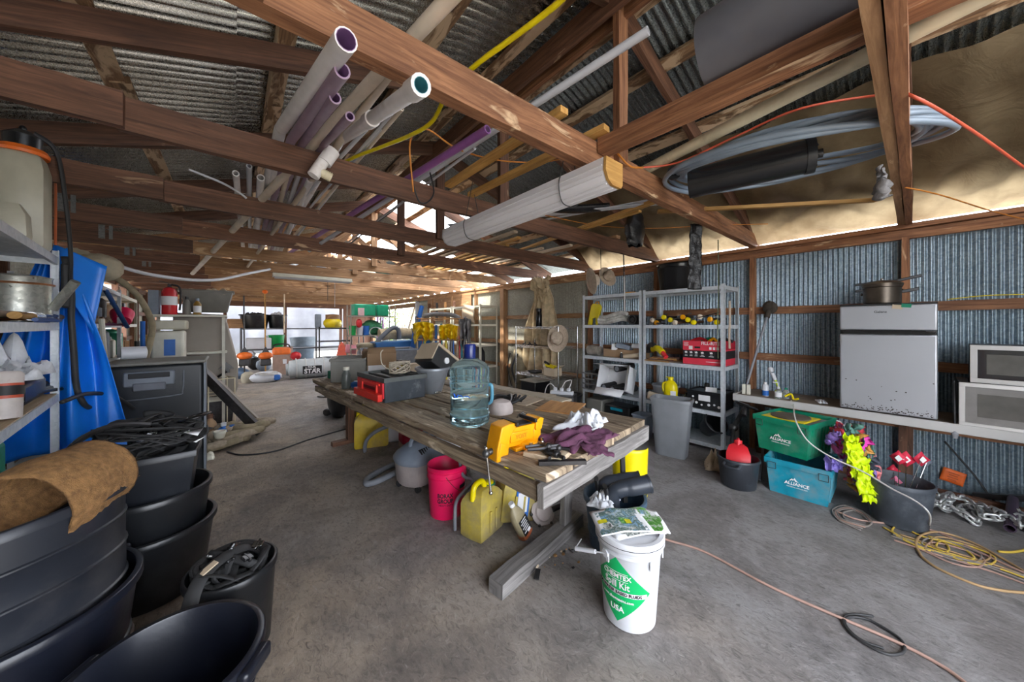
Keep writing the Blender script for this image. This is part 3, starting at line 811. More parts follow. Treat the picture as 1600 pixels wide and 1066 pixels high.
solo('plastic_bag', b, grey_cloth, 'small clear-grey bag tied to the doubled truss chord', 'bag', PY(1378, 262, .12), solid=.002)

# ================================================================ RIGHT SIDE: shelving
def shelf_unit(label, loc, rz_, w, d, h, levels, mt=shelf_metal, rails=.045, board=None, posts=(1, 1, 1, 1), group='galvanized shelf units'):
    """origin at the front-left foot; x runs along the front, y towards the back"""
    t = thing('shelf_unit', label, 'shelf', loc, rz_, group)
    k = 0
    for x in (0, w):
        for y in (0, d):
            s = 1 if x == 0 else -1; q = 1 if y == 0 else -1
            b = B(); b.box((x + s * .02, y + q * .0015, h / 2), (.04, .003, h)); b.box((x + s * .0015, y + q * .02, h / 2), (.003, .04, h))
            for i in range(int(h / .05)): b.box((x + s * .02, y - q * .0006, .03 + i * .05), (.012, .002, .014))
            b.obj('post', mt, t, smooth=False)
    for z in levels:
        b = B()
        b.box((w / 2, .004, z - rails / 2), (w - .02, .006, rails)); b.box((w / 2, d - .004, z - rails / 2), (w - .02, .006, rails))
        b.box((.004, d / 2, z - rails / 2), (.006, d - .02, rails)); b.box((w - .004, d / 2, z - rails / 2), (.006, d - .02, rails))
        b.box((w / 2, .012, z - rails + .003), (w - .02, .02, .004)); b.box((w / 2, .010, z - .003), (w - .02, .016, .004))
        b.obj('rail', mt, t, smooth=False)
        b = B(); b.box((w / 2, d / 2, z - .008), (w - .012, d - .02, .012)); b.obj('shelf_board', board or mt, t)
    return t
LV = [.09, .475, 1.01, 1.50, 1.96]
SX = 4.36
# front along -Y seen from inside: local x -> world -y, local y -> world +x
shelf_unit('galvanized shelf unit with the red cardboard box, nearest the white bench', (SX, 2.41, 0), -PI / 2, 1.0, .5, 1.98, LV)
shelf_unit('galvanized shelf unit with the yellow folded stand, joined left of the other', (SX, 3.45, 0), -PI / 2, 1.02, .5, 1.98, LV)
shelf_unit('nearly empty far shelf unit beside the thick post', (SX, 7.62, 0), -PI / 2, 1.24, .5, 1.98, [.09, .55, 1.05, 1.52, 1.96], cream_pl)
shelf_unit('farthest empty shelf unit in front of the plywood', (SX, 8.95, 0), -PI / 2, 1.24, .5, 1.98, [.09, .55, 1.05, 1.52, 1.96], cream_pl)
# chrome wire rack
t = thing('wire_rack', 'chrome wire rack holding a tan hat and a small carton', 'rack', (4.22, 4.95, 0), -PI / 2)
for x in (0, 1.1):
    for y in (0, .5): 
        b = B(); b.tube([(x, y, .02), (x, y, 1.47)], .013, 10); b.ball((x, y, 1.47), .015, 8, 6); b.obj('post', chrome, t)
for z in (.12, .58, 1.10, 1.45):
    b = B()
    for y in (0, .5):
        for dz in (0, .03): b.tube([(0, y, z + dz - .015), (1.1, y, z + dz - .015)], .004, 6)
        for i in range(22): b.tube([(i * .05, y, z - .015 + .03 * (i % 2)), (i * .05 + .05, y, z - .015 + .03 * ((i + 1) % 2))], .0025, 4)
    for x in (0, 1.1):
        for dz in (0, .03): b.tube([(x, 0, z + dz - .015), (x, .5, z + dz - .015)], .004, 6)
    for i in range(28): b.tube([(.02 + i * .0395, 0, z + .012), (.02 + i * .0395, .5, z + .012)], .002, 4)
    for i in range(3): b.tube([(0, .12 + .13 * i, z + .008), (1.1, .12 + .13 * i, z + .008)], .003, 4)
    b.obj('wire_shelf', chrome, t, smooth=False)

for i, (u, v, r_, m_, nm) in enumerate(((612, 178, .010, white_pl, 'white'), (628, 170, .012, pvc_beige, 'beige'), (596, 200, .014, white_pl, 'pale'), (742, 232, .010, white_pl, 'slim white'), (700, 262, .009, hose_grey, 'thin grey'))):
    a = PZ(u, v, 2.67 + .01 * i); straight('plastic_pipe', a, a + V((-.16 + .07 * i, 4.2, .02)), r_, m_, '%s conduit lying between the pipe bundle and the purple pipe' % nm, 'pipe', PG)
# ================================================================ builders for containers
def onx(u, x, z):
    p = PX(u, 500, x); return V((x, p.y, z))
def ony(u, y, z):
    p = PY(u, 500, y); return V((p.x, y, z))
def cyl_shell(r0, r1, h, t=.006, rim=.012, rimh=.02, ribs=(), foot=0):
    """profile of an open tub: bottom radius r0, top radius r1"""
    P = [(0, .0), (r0 - .01, .0), (r0, .008)]
    for z in ribs:
        f = z / h; r = r0 + (r1 - r0) * f
        P += [(r, z - .008), (r + .006, z - .003), (r + .006, z + .003), (r, z + .008)]
    P += [(r1, h - rimh - .001), (r1 + rim, h - rimh), (r1 + rim, h - .004), (r1 + rim - .004, h), (r1 - t + .002, h), (r1 - t, h - .004), (r0 - t, .02), (0, .02)]
    return P
def tub(name, label, cat, loc, r0, r1, h, mt, group=None, ribs=(), n=36, sx=1, sy=1, sq=0, rx=0, ry=0, rz_=0, rim=.012, rimh=.02, handles=0, t=.006, grips=None):
    th = thing(name, label, cat, loc, rz_, group, rx, ry)
    b = B(); b.lathe(cyl_shell(r0, r1, h, t, rim, rimh, ribs), n, sx=sx, sy=sy, sq=sq); b.obj('tub_wall', mt, th, ang=50)
    if handles:
        for s in (-1, 1):
            b = B(); b.tube(smooth_path([(s * (r1 * sx + .0), -.06, h - .03), (s * (r1 * sx + .035), -.055, h - .045), (s * (r1 * sx + .042), 0, h - .05), (s * (r1 * sx + .035), .055, h - .045), (s * (r1 * sx), .06, h - .03)], 4), .011, 8)
            b.obj('handle', grips or mt, th)
    return th
def box_thing(name, label, cat, loc, d, mt, rz_=0, group=None, bevel=.004, rx=0, ry=0):
    b = B(); b.box((0, 0, d[2] / 2), d); return solo(name, b, mt, label, cat, loc, rz_, group, rx, ry, bevel=bevel)
def bottle(name, label, loc, r, h, mt, cap_m, cat='bottle', neck=.4, lab=None, group=None, rz_=0, rx=0, ry=0, cap_h=.15):
    t = thing(name, label, cat, loc, rz_, group, rx, ry)
    b = B(); b.lathe([(0, 0), (r * .92, 0), (r, h * .03), (r, h * .62), (r * .9, h * .70), (r * neck, h * .82), (r * neck, h * .86), (0, h * .86)], 18); b.obj('bottle_body', mt, t)
    b = B(); b.lathe([(0, h * .85), (r * neck * 1.15, h * .85), (r * neck * 1.15, h * (1.0)), (0, h)], 14); b.obj('cap', cap_m, t)
    if lab:
        b = B(); b.capb = b.capt = False; b.lathe([(r * 1.006, h * .15), (r * 1.006, h * .55)], 18); b.obj('label_wrap', lab, t)
    return t
def open_box(b, w, d, h, t=.005, bottom=True, z0=0):
    b.box((0, -d / 2 + t / 2, z0 + h / 2), (w, t, h)); b.box((0, d / 2 - t / 2, z0 + h / 2), (w, t, h))
    b.box((-w / 2 + t / 2, 0, z0 + h / 2), (t, d - 2 * t, h)); b.box((w / 2 - t / 2, 0, z0 + h / 2), (t, d - 2 * t, h))
    if bottom: b.box((0, 0, z0 + t / 2), (w - 2 * t, d - 2 * t, t))
def carton(name, label, loc, w, d, h, mt, rz_=0, flaps=(.1, .1, .1, .1), fang=(2.4, 2.4, 2.4, 2.4), rx=0, ry=0, group=None, inner=None):
    t = thing(name, label, 'box', loc, rz_, group, rx, ry)
    b = B(); open_box(b, w, d, h); b.obj('box_wall', mt, t)
    for k, (c, ax, L) in enumerate((((0, -d / 2, h), 'x', w), ((0, d / 2, h), 'x', w), ((-w / 2, 0, h), 'y', d), ((w / 2, 0, h), 'y', d))):
        f = flaps[k]
        if not f: continue
        a = fang[k]; b = B(); s = -1 if k in (0, 2) else 1
        dz = math.sin(a) * f; dh = -math.cos(a) * f * -1
        out = math.cos(PI - a) * f; up = math.sin(a) * f
        if ax == 'x': q = [(-L / 2, s * d / 2, h), (L / 2, s * d / 2, h), (L / 2 - .01, s * (d / 2 + out), h + up), (-L / 2 + .01, s * (d / 2 + out), h + up)]
        else: q = [(s * w / 2, -L / 2, h), (s * w / 2, L / 2, h), (s * (w / 2 + out), L / 2 - .01, h + up), (s * (w / 2 + out), -L / 2 + .01, h + up)]
        b.add([V(x) for x in q], [(0, 1, 2, 3)]); b.obj('flap', mt, t, solid=.004)
    return t
def crumple(w, d, h, seed, n=26, edge=.3):
    """crumpled cloth heap lying on z = 0"""
    def f(a, c):
        x, y = a - .5, c - .5; q = max(0, 1 - (2 * x) ** 2) * max(0, 1 - (2 * y) ** 2)
        ww = 1 + edge * nz(a * 3 + seed, c * 3, seed)
        z = .004 + h * q ** .45 * (.35 + .65 * abs(nz(a * 4 + seed, c * 5, seed * 2)) * 2 + .25 * nz(a * 10, c * 11 + seed, 3)) * (1 if q > 0 else 0)
        return V((x * w * ww, y * d * ww, max(.003, z)))
    b = B(); b.grid(f, n, n); return b

# ================================================================ SHELF GOODS, unit with the red box (y 1.41..2.41)
Z3, Z2, Z1, Z0 = 1.502, 1.012, .477, .092
# red cardboard box
t = thing('cardboard_box', 'red and black printed cardboard box on the second shelf', 'box', (4.62, 1.67, Z2), -PI / 2)
w, d, h = .46, .40, .29
b = B(); open_box(b, w, d, h, .005); b.obj('box_wall', red_card, t)
b = B(); b.box((0, -d / 2 - .001, .125), (w, .002, .095)); b.box((w / 2 + .001, 0, .125), (.002, d, .095)); b.obj('printed_band', ink, t)
b = B(); b.box((w / 2 + .0015, 0, .24), (.001, d - .002, .10)); b.obj('side_print', red_side, t)
writing(t, 'FILL-RITE', .052, white_ink, (.09, -d / 2 - .002, .262), bold=.001)
b = B(); b.lathe([(0, 0), (.012, 0), (.012, .002), (0, .002)], 12, R=rx_(PI / 2), c=(-.08, -d / 2 + .001, .212)); b.box((-.055, -d / 2 - .0012, .212), (.06, .002, .022)); b.obj('hand_hole', ink, t)
b = B()
for x in (.09, .13, .17): b.box((x, -d / 2 - .0015, .205), (.024, .002, .03))
b.box((-.135, -d / 2 - .0015, .205), (.045, .002, .045))
for i in range(4): b.box((-.19, -d / 2 - .0012, .268 - i * .013), (.06 - .01 * (i % 2), .001, .005))
for i, x in enumerate((-.19, -.13, -.07, .0, .10)):
    b.prism([(-.014, -.012), (.014, -.012), (.016, .002), (.006, .014), (-.006, .008), (-.016, .012)], .002, c=(x, -d / 2 - .0025, .148))
    b.box((x, -d / 2 - .0025, .118), (.03, .001, .004)); b.box((x, -d / 2 - .0025, .105), (.034 + .02 * (i > 2), .001, .006))
b.box((.12, -d / 2 - .0015, .04), (.16, .001, .005)); b.obj('printed_marks', white_ink, t)
for k, (x, y, c, L) in enumerate(((-.12, 0, red_pl, .2), (.06, -.05, orange_pt, .1), (.14, .05, strap_m, .22), (-.02, .08, green_pl, .2))):
    b = B(); b.tube(smooth_path([(x - L / 2, y, .27), (x, y + .02, .315), (x + L / 2, y, .285)]), .018, 8)
    o = b.obj('hand_tool', c, None); o.matrix_world = t.matrix_basis.copy() if False else Matrix.Translation((4.62, 1.67, Z2)) @ Matrix.Rotation(-PI / 2, 4, 'Z')
    tag(o, ['red tool grip sticking out of the red cardboard box', 'orange lump of a tool on top of the red cardboard box', 'black strap heap on the red cardboard box', 'dark green handle lying across the red cardboard box'][k], 'tool')
# tools with yellow ends on the third shelf
for i in range(11):
    y = 1.52 + i * .078 + random.uniform(-.02, .02); zz = Z3 + .03 + .035 * (i % 3)
    t = thing('hand_tool', 'dark handled tool with a yellow or pale butt end on the third shelf', 'tool', (4.40, y, zz), random.uniform(-.35, .35), 'hand tools piled on the third shelf')
    b = B(); b.tube([(0, 0, 0), (.35, 0, .01)], .018, 10); b.obj('shaft', tool_dk if i % 3 else timber_dk, t)
    b = B(); b.lathe([(0, -.016), (.024, -.012), (.033, 0), (.03, .026), (0, .028)], 12, R=ry_(PI / 2)); b.obj('butt', (yellow_clean, orange_pt, pvc_beige, yellow_clean)[i % 4], t)
for i in range(3):
    a = V((4.3, 1.75 + i * .22, Z3 + .07)); b = B(); b.tube([(0, 0, 0), (.25, -.22 + .1 * i, .08)], .007, 6)
    solo('steel_rod', b, steel, 'thin steel rod lying on the tool pile, third shelf', 'rod', a, group='thin rods on the tool pile')
for (y, a) in ((2.28, .5), (2.17, .25)):
    b = B(); b.tube([(-.06, 0, .02), (.02, .0, .025), (.3, .0, .02)], .022, 8, flat=.5)
    solo('flat_bar', b, tool_dk, 'dark flat bar poking out over the edge of the third shelf', 'tool', (4.33, y, Z3), a, group='dark bars on the shelf edge')
# second shelf left of the box: yellow tool, red tool, dark slats
t = thing('power_tool', 'yellow and dark power tool beside the red cardboard box', 'power tool', onx(1028, 4.45, Z2 + .02), -.6)
b = B(); b.tube(smooth_path([(-.0, -.12, .10), (0, -.03, .14), (0, .05, .15), (0, .13, .13)]), [.03, .034, .04, .04, .045] + [.045] * 14 if False else .042, 12); b.obj('motor_body', yellow_clean, t)
b = B(); b.tube(smooth_path([(0, .05, .15), (0, .15, .19), (.0, .24, .16), (0, .28, .08)]), .04, 10); b.obj('grip', tool_dk, t)
b = B(); b.tube([(0, -.12, .1), (0, -.2, .05)], .03, 10); b.obj('chuck', red_pl, t)
for i in range(6):
    b = B(); b.beam((0, 0, 0), (.05, -.34, .0), .03, .012, 2)
    solo('lath', b, timber_dk if i % 2 else yellow_wood, 'thin dark slat piled left of the red cardboard box', 'slat', (4.36 + .03 * i, 2.38 - .02 * i, Z2 + .01 + .014 * (i % 4)), .12 * (i - 2), 'thin slats beside the red box')
# lower shelf: yellow jug, black crate, dark tub
t = thing('chemical_jug', 'bright yellow jug with handle and white label on the lower shelf', 'jug', onx(1048, 4.5, Z1), -PI / 2 + .2)
b = B(); b.lathe([(0, 0), (.075, 0), (.085, .012), (.085, .19), (.078, .23), (.05, .27), (.028, .285), (.028, .30), (0, .30)], 24, sx=1.0, sy=.8, sq=.3); b.obj('jug_body', yellow_clean, t)
b = B(); b.lathe([(0, .296), (.034, .296), (.034, .33), (0, .33)], 18); b.tube([(-.03, 0, .325), (-.06, 0, .322)], .008, 8); b.obj('cap', yellow_clean, t)
b = B(); b.tube(smooth_path([(-.045, -.02, .265), (-.085, -.03, .24), (-.092, -.03, .18), (-.08, -.03, .13)]), .012, 8); b.obj('handle', yellow_clean, t)
b = B(); b.box((.045, -.066, .10), (.07, .004, .11)); b.obj('label_sticker', paper, t, bevel=.002)
t = thing('plastic_crate', 'black storage crate with white sticker and round holes on the lower shelf', 'crate', (4.58, 1.64, Z1), -PI / 2)
b = B(); open_box(b, .40, .36, .21, .008); b.box((0, -.183, .205), (.42, .012, .02)); b.box((0, .183, .205), (.42, .012, .02)); b.box((-.205, 0, .205), (.012, .36, .02)); b.box((.205, 0, .205), (.012, .36, .02)); b.obj('crate_wall', black_pl, t, bevel=.003)
b = B(); b.box((.0, -.1815, .135), (.13, .002, .07)); b.obj('label_sticker', paper, t)
b = B()
for i, (x, z) in enumerate(((-.15, .06), (-.09, .07), (-.03, .05), (.05, .06), (.11, .07), (.16, .05), (-.13, .14))):
    b.lathe([(0, 0), (.012 + .004 * (i % 2), 0), (.012 + .004 * (i % 2), .002), (0, .002)], 14, R=rx_(PI / 2), c=(x, -.180, z))
b.obj('sticker_dot', white_ink, t)
b = B(); b.box((0, 0, .19), (.37, .33, .02)); b.obj('contents_tray', tool_dk, t)
box_thing('paper_packet', 'white paper packet standing in the black crate', 'packet', (4.50, 1.60, Z1 + .2), (.02, .12, .06), paper, .3, ry=.4)
b = B(); b.lathe([(0, 0), (.03, 0), (.03, .09), (.02, .1), (0, .1)], 14); solo('spray_nozzle', b, black_pl, 'black can sticking up from the black crate', 'can', (4.62, 1.69, Z1 + .19))
tub('plastic_tub', 'low dark tub behind the slim grey bin on the lower shelf', 'tub', (4.62, 2.22, Z1), .13, .155, .2, grey_pl, sx=1.0, sy=1.1)
bottle('bottle', 'small dark bottle between yellow jug and black crate', (4.47, 1.88, Z1), .03, .16, black_pl, black_pl)
box_thing('paper_bag', 'pink-brown paper sack slumped on the lower shelf', 'bag', (4.42, 2.28, Z1), (.1, .2, .10), card_lt, .4, bevel=.02, rx=.2)
# bottom: tilted black pot
tub('plant_pot', 'dusty black pot tipped on its side under the shelves', 'pot', (4.48, 1.65, .215), .09, .125, .22, black_pl, rx=-.9, rz_=2.6)
# black pot on top
tub('plant_pot', 'shiny black nursery pot standing on top of the right shelf unit', 'pot', (4.60, 2.05, 1.962), .215, .25, .35, black_gl, ribs=(.29,), rim=.008)
box_thing('scraper', 'small orange block on top of the left shelf unit', 'block', onx(985, 4.55, 1.962), (.05, .14, .03), orange_pt)

# ================================================================ second unit (y 2.43..3.45)
t = thing('folding_stand', 'yellow folded plastic stand leaning on the third shelf', 'stand', onx(927, 4.5, Z3), -PI / 2 - .2, rx=-.12)
b = B(); b.prism([(-.12, 0), (-.04, 0), (-.03, .10), (.05, .12), (.07, .0), (.10, 0), (.15, .28), (.12, .33), (-.04, .35), (-.08, .32)], .03); b.obj('front_leg', yellow_clean, t, bevel=.005)
b = B(); b.box((.03, .02, .27), (.12, .03, .05)); b.obj('hinge', tool_dk, t)
b = B(); b.tube(smooth_path([(.0, .0, .33), (.02, 0, .37), (.07, 0, .37), (.09, 0, .33)]), .008, 8); b.obj('handle', orange_pt, t)
# rolled net / rope bundle
t = thing('cloth_roll', 'pale grey rolled netting on the third shelf of the left unit', 'netting', (4.48, 2.93, Z3), 0)
for i in range(9):
    b = B(); o = .03 * math.sin(i * 2.1); z = .05 + .045 * (i % 3)
    b.tube(smooth_path([(o, -.22, z + .02), (o + .02, -.1, z + .035 + .01 * (i % 2)), (o - .02, .05, z), (o + .02, .18, z - .02), (-o, .30, z - .01)]), .028, 8); b.obj('fold', M('grey_netting', (.60, .58, .54), .9, 0, .3, 20, .5), t)
t = thing('carpet_roll', 'short black cloth roll with open end on the third shelf', 'roll', (4.40, 2.60, Z3 + .075), .2)
b = B(); b.pipe((0, 0, 0), (.3, -.05, 0), .07, .02, 18); b.obj('roll_wall', strap_m, t)
b = B(); b.tube([(.02, 0, 0), (.28, -.05, 0)], .035, 12); b.obj('core', rubber, t)
# items on shelf 2: brown box, papers, plastic wrapped roll
t = carton('cardboard_box', 'long low brown cardboard box on the second shelf, left unit', (4.60, 2.82, Z2), .62, .26, .12, card, -PI / 2, flaps=(.0, .1, 0, 0), fang=(2.4, 2.2, 2, 2))
box_thing('paper_packet', 'white packet leaning on the low brown box', 'packet', (4.46, 2.93, Z2 + .11), (.012, .09, .10), paper, .4, ry=.5)
box_thing('device_box', 'grey plastic device lying on the low brown box', 'device', (4.55, 2.82, Z2 + .13), (.16, .22, .07), grey_blue, .2, bevel=.01, rx=.2)
box_thing('paper_packet', 'second white packet at the right end of the low brown box', 'packet', (4.50, 2.60, Z2 + .15), (.04, .12, .06), paper, .1, ry=.3)
bottle('bottle', 'little dark bottle with white cap on the second shelf edge', (4.40, 2.77, Z2), .022, .09, rubber, white_ink)
t = thing('tube_box', 'cream paper tube lying slantwise on the second shelf edge', 'tube', (4.42, 2.66, Z2 + .035)); b = B(); b.tube([(0, .08, -.01), (0, -.16, .03)], .03, 12); b.obj('tube_body', card_lt, t)
t = thing('wrapped_roll', 'roll in clear crinkled plastic at the left end of the second shelf', 'roll', (4.50, 3.34, Z2 + .08)); b = B(); b.tube(smooth_path([(0, .09, 0), (0, 0, .01), (0, -.12, 0)]), .075, 14); b.obj('roll_body', M('clear_wrapped_brown', (.33, .29, .24), .3, 0, .4, 16, .5), t)
# lower shelf: grey milk crate, white box with black tubes
t = thing('milk_crate', 'grey lattice milk crate on the lower shelf, left unit', 'crate', (4.50, 3.27, Z1), -PI / 2 + .1)
gc = M('crate_grey', (.20, .20, .20), .5)
b = B(); W2, D2, H2 = .36, .32, .27
for z in (0.012, .09, .17, .258):
    b.box((0, -D2 / 2, z), (W2, .01, .02)); b.box((0, D2 / 2, z), (W2, .01, .02)); b.box((-W2 / 2, 0, z), (.01, D2, .02)); b.box((W2 / 2, 0, z), (.01, D2, .02))
for i in range(7):
    x = -W2 / 2 + i * W2 / 6; y = -D2 / 2 + i * D2 / 6
    b.box((x, -D2 / 2, H2 / 2), (.012, .008, H2)); b.box((x, D2 / 2, H2 / 2), (.012, .008, H2)); b.box((-W2 / 2, y, H2 / 2), (.008, .012, H2)); b.box((W2 / 2, y, H2 / 2), (.008, .012, H2))
b.box((0, 0, .006), (W2, D2, .008)); b.obj('crate_wall', gc, t)
t = thing('coiled_cable', 'black cable coil heaped in the grey milk crate', 'cable', (4.50, 3.25, Z1 + .21)); b = B()
for k in range(4): b.tube([(.09 * math.cos(a / 14 * 2 * PI) * (1 + .1 * k), .1 * math.sin(a / 14 * 2 * PI), .012 * k + .06 * math.sin(a)) for a in range(14)], .012, 6, closed=True)
b.obj('cable_loop', rubber, t)
t = carton('cardboard_box', 'open white box tipped forward, full of black tubes', (4.50, 2.84, Z1 + .185), .44, .36, .30, paper, -PI / 2 + .1, flaps=(.12, .22, .0, .10), fang=(2.6, 1.3, 2, 2.3), rx=1.25)
for i, (x, z) in enumerate(((-.11, .10), (.02, .09), (.13, .07), (.06, .27))):
    t = thing('drain_tube', 'black tube with grey end lying in the tipped white box' if i < 3 else 'black tube with grey end lying on top of the tipped white box', 'tube', (4.235 if i < 3 else 4.28, 2.84 - x * 1.1, Z1 + z + (.0 if i < 3 else .12)), -.1, 'black tubes in the white box' if i < 3 else None)
    b = B(); b.pipe((0, 0, 0), (.36, 0, .02), .052, .012, 18); b.obj('tube_wall', rubber, t)
    b = B(); b.tube([(.004, 0, 0), (.02, 0, 0)], .036, 14); b.obj('tube_core', grey_pl, t)
# things lower down beside / behind the table end
t = thing('garden_hose', 'coil of black and grey hose on the floor by the shelves', 'hose', (4.0, 2.95, .03))
for k in range(5):
    b = B(); b.tube([((.23 + .01 * k) * math.cos(a / 20 * 2 * PI), (.23 + .01 * (k % 3)) * math.sin(a / 20 * 2 * PI), .03 * k + .012 * math.sin(a * .9 + k)) for a in range(20)], .014, 8, closed=True); b.obj('hose_loop', (rubber, hose_grey)[k % 2], t)
t = thing('tool_case', 'dark teal power tool case on the bottom shelf', 'case', (4.55, 2.85, Z0)); b = B(); b.box((0, 0, .1), (.3, .42, .2)); b.obj('case_body', tool_dk, t, bevel=.02)
b = B(); b.box((-.155, 0, .15), (.02, .2, .04)); b.obj('case_latch', teal_pl, t, bevel=.006)
box_thing('storage_tote', 'dark tote on the bottom shelf under the milk crate', 'tote', (4.55, 3.25, Z0), (.34, .3, .24), grey_tub, 0, bevel=.02)
tub('plastic_bin', 'pale grey small bin on the floor left of the slim grey bin', 'bin', (4.2, 2.32, 0), .09, .11, .32, grey_blue, sq=.6)
# slim grey waste bin
t = tub('waste_bin', 'tall slim grey waste bin in front of the shelves', 'bin', PZ(1047, 712, 0) + V((0.04, .0, 0)), .135, .175, .66, M('mid_grey_plastic', (.205, .215, .23), .5, 0, .15, 4, 0, (.3, .29, .28), .15), sx=.72, sy=1.2, sq=.85, n=32, rim=.01, rimh=.035, rz_=.2)
# wire rack goods
def rack_hat(loc, label, rot, rx=0, ry=0, s=1):
    t = thing('hat', label, 'hat', loc, rot, None, rx, ry)
    b = B(); b.lathe([(0, .105 * s), (.05 * s, .115 * s), (.078 * s, .10 * s), (.088 * s, .04 * s), (.092 * s, .0), (.13 * s, -.008 * s), (.185 * s, .015 * s), (.187 * s, .02 * s), (.13 * s, -.002 * s), (.095 * s, .006 * s)], 28, sx=1.1, sy=.9); b.obj('crown_and_brim', straw, t)
    b = B(); b.capb = b.capt = False; b.lathe([(.0935 * s, .003 * s), (.091 * s, .022 * s)], 28, sx=1.1, sy=.9); b.obj('hat_band', M('hat_band', (.2, .14, .1), .8), t)
    return t
rack_hat(onx(872, 4.22, 1.27), 'tan brimmed hat hung on the corner of the wire rack', .3, rx=0, ry=-1.35, s=1.15)
t = carton('cardboard_box', 'small printed carton with yellow tools on the wire rack', (4.42, 4.17, .595), .26, .2, .14, card_lt, -PI / 2, flaps=(0, 0, .07, .09), fang=(2, 2, 2.2, 2.5))
for k, (dy, c, lab) in enumerate(((.06, yellow_clean, 'yellow level lying in the small carton'), (-.05, yellow_clean, 'yellow folder standing in the small carton'), (.12, rubber, 'black handle sticking out of the small carton'))):
    b = B(); b.beam((0, -.1, .02), (0, .12, .05 + .05 * (k == 2)), .03, .035); solo('hand_tool', b, c, lab, 'tool', (4.40 + .03 * k, 4.17 + dy, .72))
for k, y in enumerate((4.8, 4.62, 4.5)):
    b = B(); b.tube([(0, 0, 0), (.02, .05, .02), (.0, .1, 0)], .012, 6); b.tube([(0, .02, .0), (.03, .06, .05)], .01, 6); solo('clamp', b, tool_dk, 'small dark clamp lying on the upper shelf of the rack', 'clamp', (4.35, y, 1.125), k, 'small clamps on the wire rack')
b = B(); b.box((0, 0, .02), (.16, .2, .03)); b.tube([(-.1, .1, .04), (.1, -.08, .05)], .012, 6); solo('drill_parts', b, tool_dk, 'flat dark tool on the lower rack shelf', 'tool', (4.4, 4.6, .595), bevel=.004)
t = box_thing('storage_case', 'dusty black case on the bottom of the wire rack', 'case', (4.45, 4.65, .135), (.4, .4, .3), black_pl, bevel=.02)
box_thing('tub_cover', 'dusty flat lid over the black case on the rack', 'lid', (4.45, 4.65, .437), (.43, .43, .025), M('dusty_lid', (.30, .27, .22), .7), bevel=.008)
tub('mortar_tub', 'wide black mortar tub beside the wire rack', 'tub', (4.1, 3.55, 0), .16, .21, .40, black_pl, sx=1.2)
tub('mortar_tub', 'black tub with light rim behind the table end', 'tub', (3.35, 5.35, 0), .2, .26, .42, black_pl)
# burlap hung on the wall with a black canister
t = thing('burlap_sheet', 'brown burlap draped from the wall plate in long folds', 'burlap', (4.85, 4.65, 0), 0)
def burl(a, c):
    w = .24 + .98 * c ** .7; y = (a - .5) * w + (.10 if c < .2 else 0) * (c / .2 - 1) * -1 + .28 * c
    fold = .045 * math.sin(a * 34 + 2 * nz(a * 3, c)) * (.4 + c) + .09 * nz(a * 6, c * 3)
    return V((-.09 - .16 * (1 - c) * (.5 + .5 * math.sin(PI * a)) + fold - (.1 if c < .12 else 0), y + .02 * nz(a * 9, c * 9), 2.42 - 1.95 * c + (.06 * nz(a * 8, 3) if c < .2 else 0)))
b = B(); b.grid(burl, 90, 50); b.obj('cloth', tan_cloth, t, solid=.004, ang=180)
b = B(); b.grid(lambda a, c: V((-.26 + .06 * nz(a * 7, c * 7), -.05 - (a - .5) * .42 * (1 - .4 * c), 2.40 - .42 * c + .04 * nz(a * 8, c * 6, 4) + .05 * math.sin(a * 9))), 26, 18); b.obj('gathered_top', tan_cloth, t, solid=.004, ang=180)
t = bottle('canister', 'black canister hanging in front of the burlap', onx(842, 4.5, 1.455), .062, .36, black_gl, black_pl, 'canister', .75)
t = thing('backpack', 'black and khaki gear leaning against the wall behind the rack', 'bag', (4.72, 5.45, 0)); b = B(); b.ball((0, 0, .5), (.16, .2, .5), 14, 12, j=.08); b.obj('bag_body', khaki_cloth, t)
b = B(); b.tube(smooth_path([(-.15, .1, .9), (-.2, .12, .6), (-.12, .1, .2)]), .03, 8, flat=.3); b.tube(smooth_path([(-.12, -.1, .9), (-.22, -.05, .6), (-.15, -.1, .25)]), .05, 8, flat=.4); b.obj('shoulder_strap', strap_m, t)
# straw hats hanging from ties
rack_hat(PY(922, 440, 2.7), 'straw hat seen edge-on hanging below the second truss', .9, rx=1.35, ry=.2, s=1.0)
rack_hat(PY(948, 433, 2.75), 'straw hat seen from below hanging below the second truss', .2, rx=1.0, ry=-.6, s=.85)
for (u, v0, v1, y, mt, lab) in ((938, 372, 432, 2.72, wire, 'thin wire holding the straw hats'), (974, 392, 432, 2.5, rubber, 'short black strap hanging beside the straw hats'), (975, 425, 486, 2.5, white_cord_m, 'white cord hanging down to the third shelf')):
    a = PY(u, v0, y); c = PY(u + 1, v1, y); b = B(); b.tube(smooth_path([(0, 0, 0), (.012, 0, (c.z - a.z) / 2), (c - a)]), .004 if mt is wire else .009, 6); solo('hanging_string', b, mt, lab, 'cord', a)
# carton sheet on the far shelves, dark seat
b = B(); b.grid(lambda a, c: V((a * .34, .0 + .06 * math.sin(c * 3), -c * .38 + a * .06)), 8, 8); solo('cardboard_sheet', b, card_lt, 'bent sheet of cardboard hanging off the top of the far shelf', 'cardboard', PX(742, 479, 4.34), rz=1.9, solid=.006)
b = B(); b.lathe([(0, 0), (.2, 0), (.24, .08), (.22, .3), (.12, .4), (0, .42)], 20, sy=.4); solo('seat_shell', b, black_pl, 'dark rounded seat shell on the far shelf', 'seat', (4.6, 6.75, .56), 1.4)

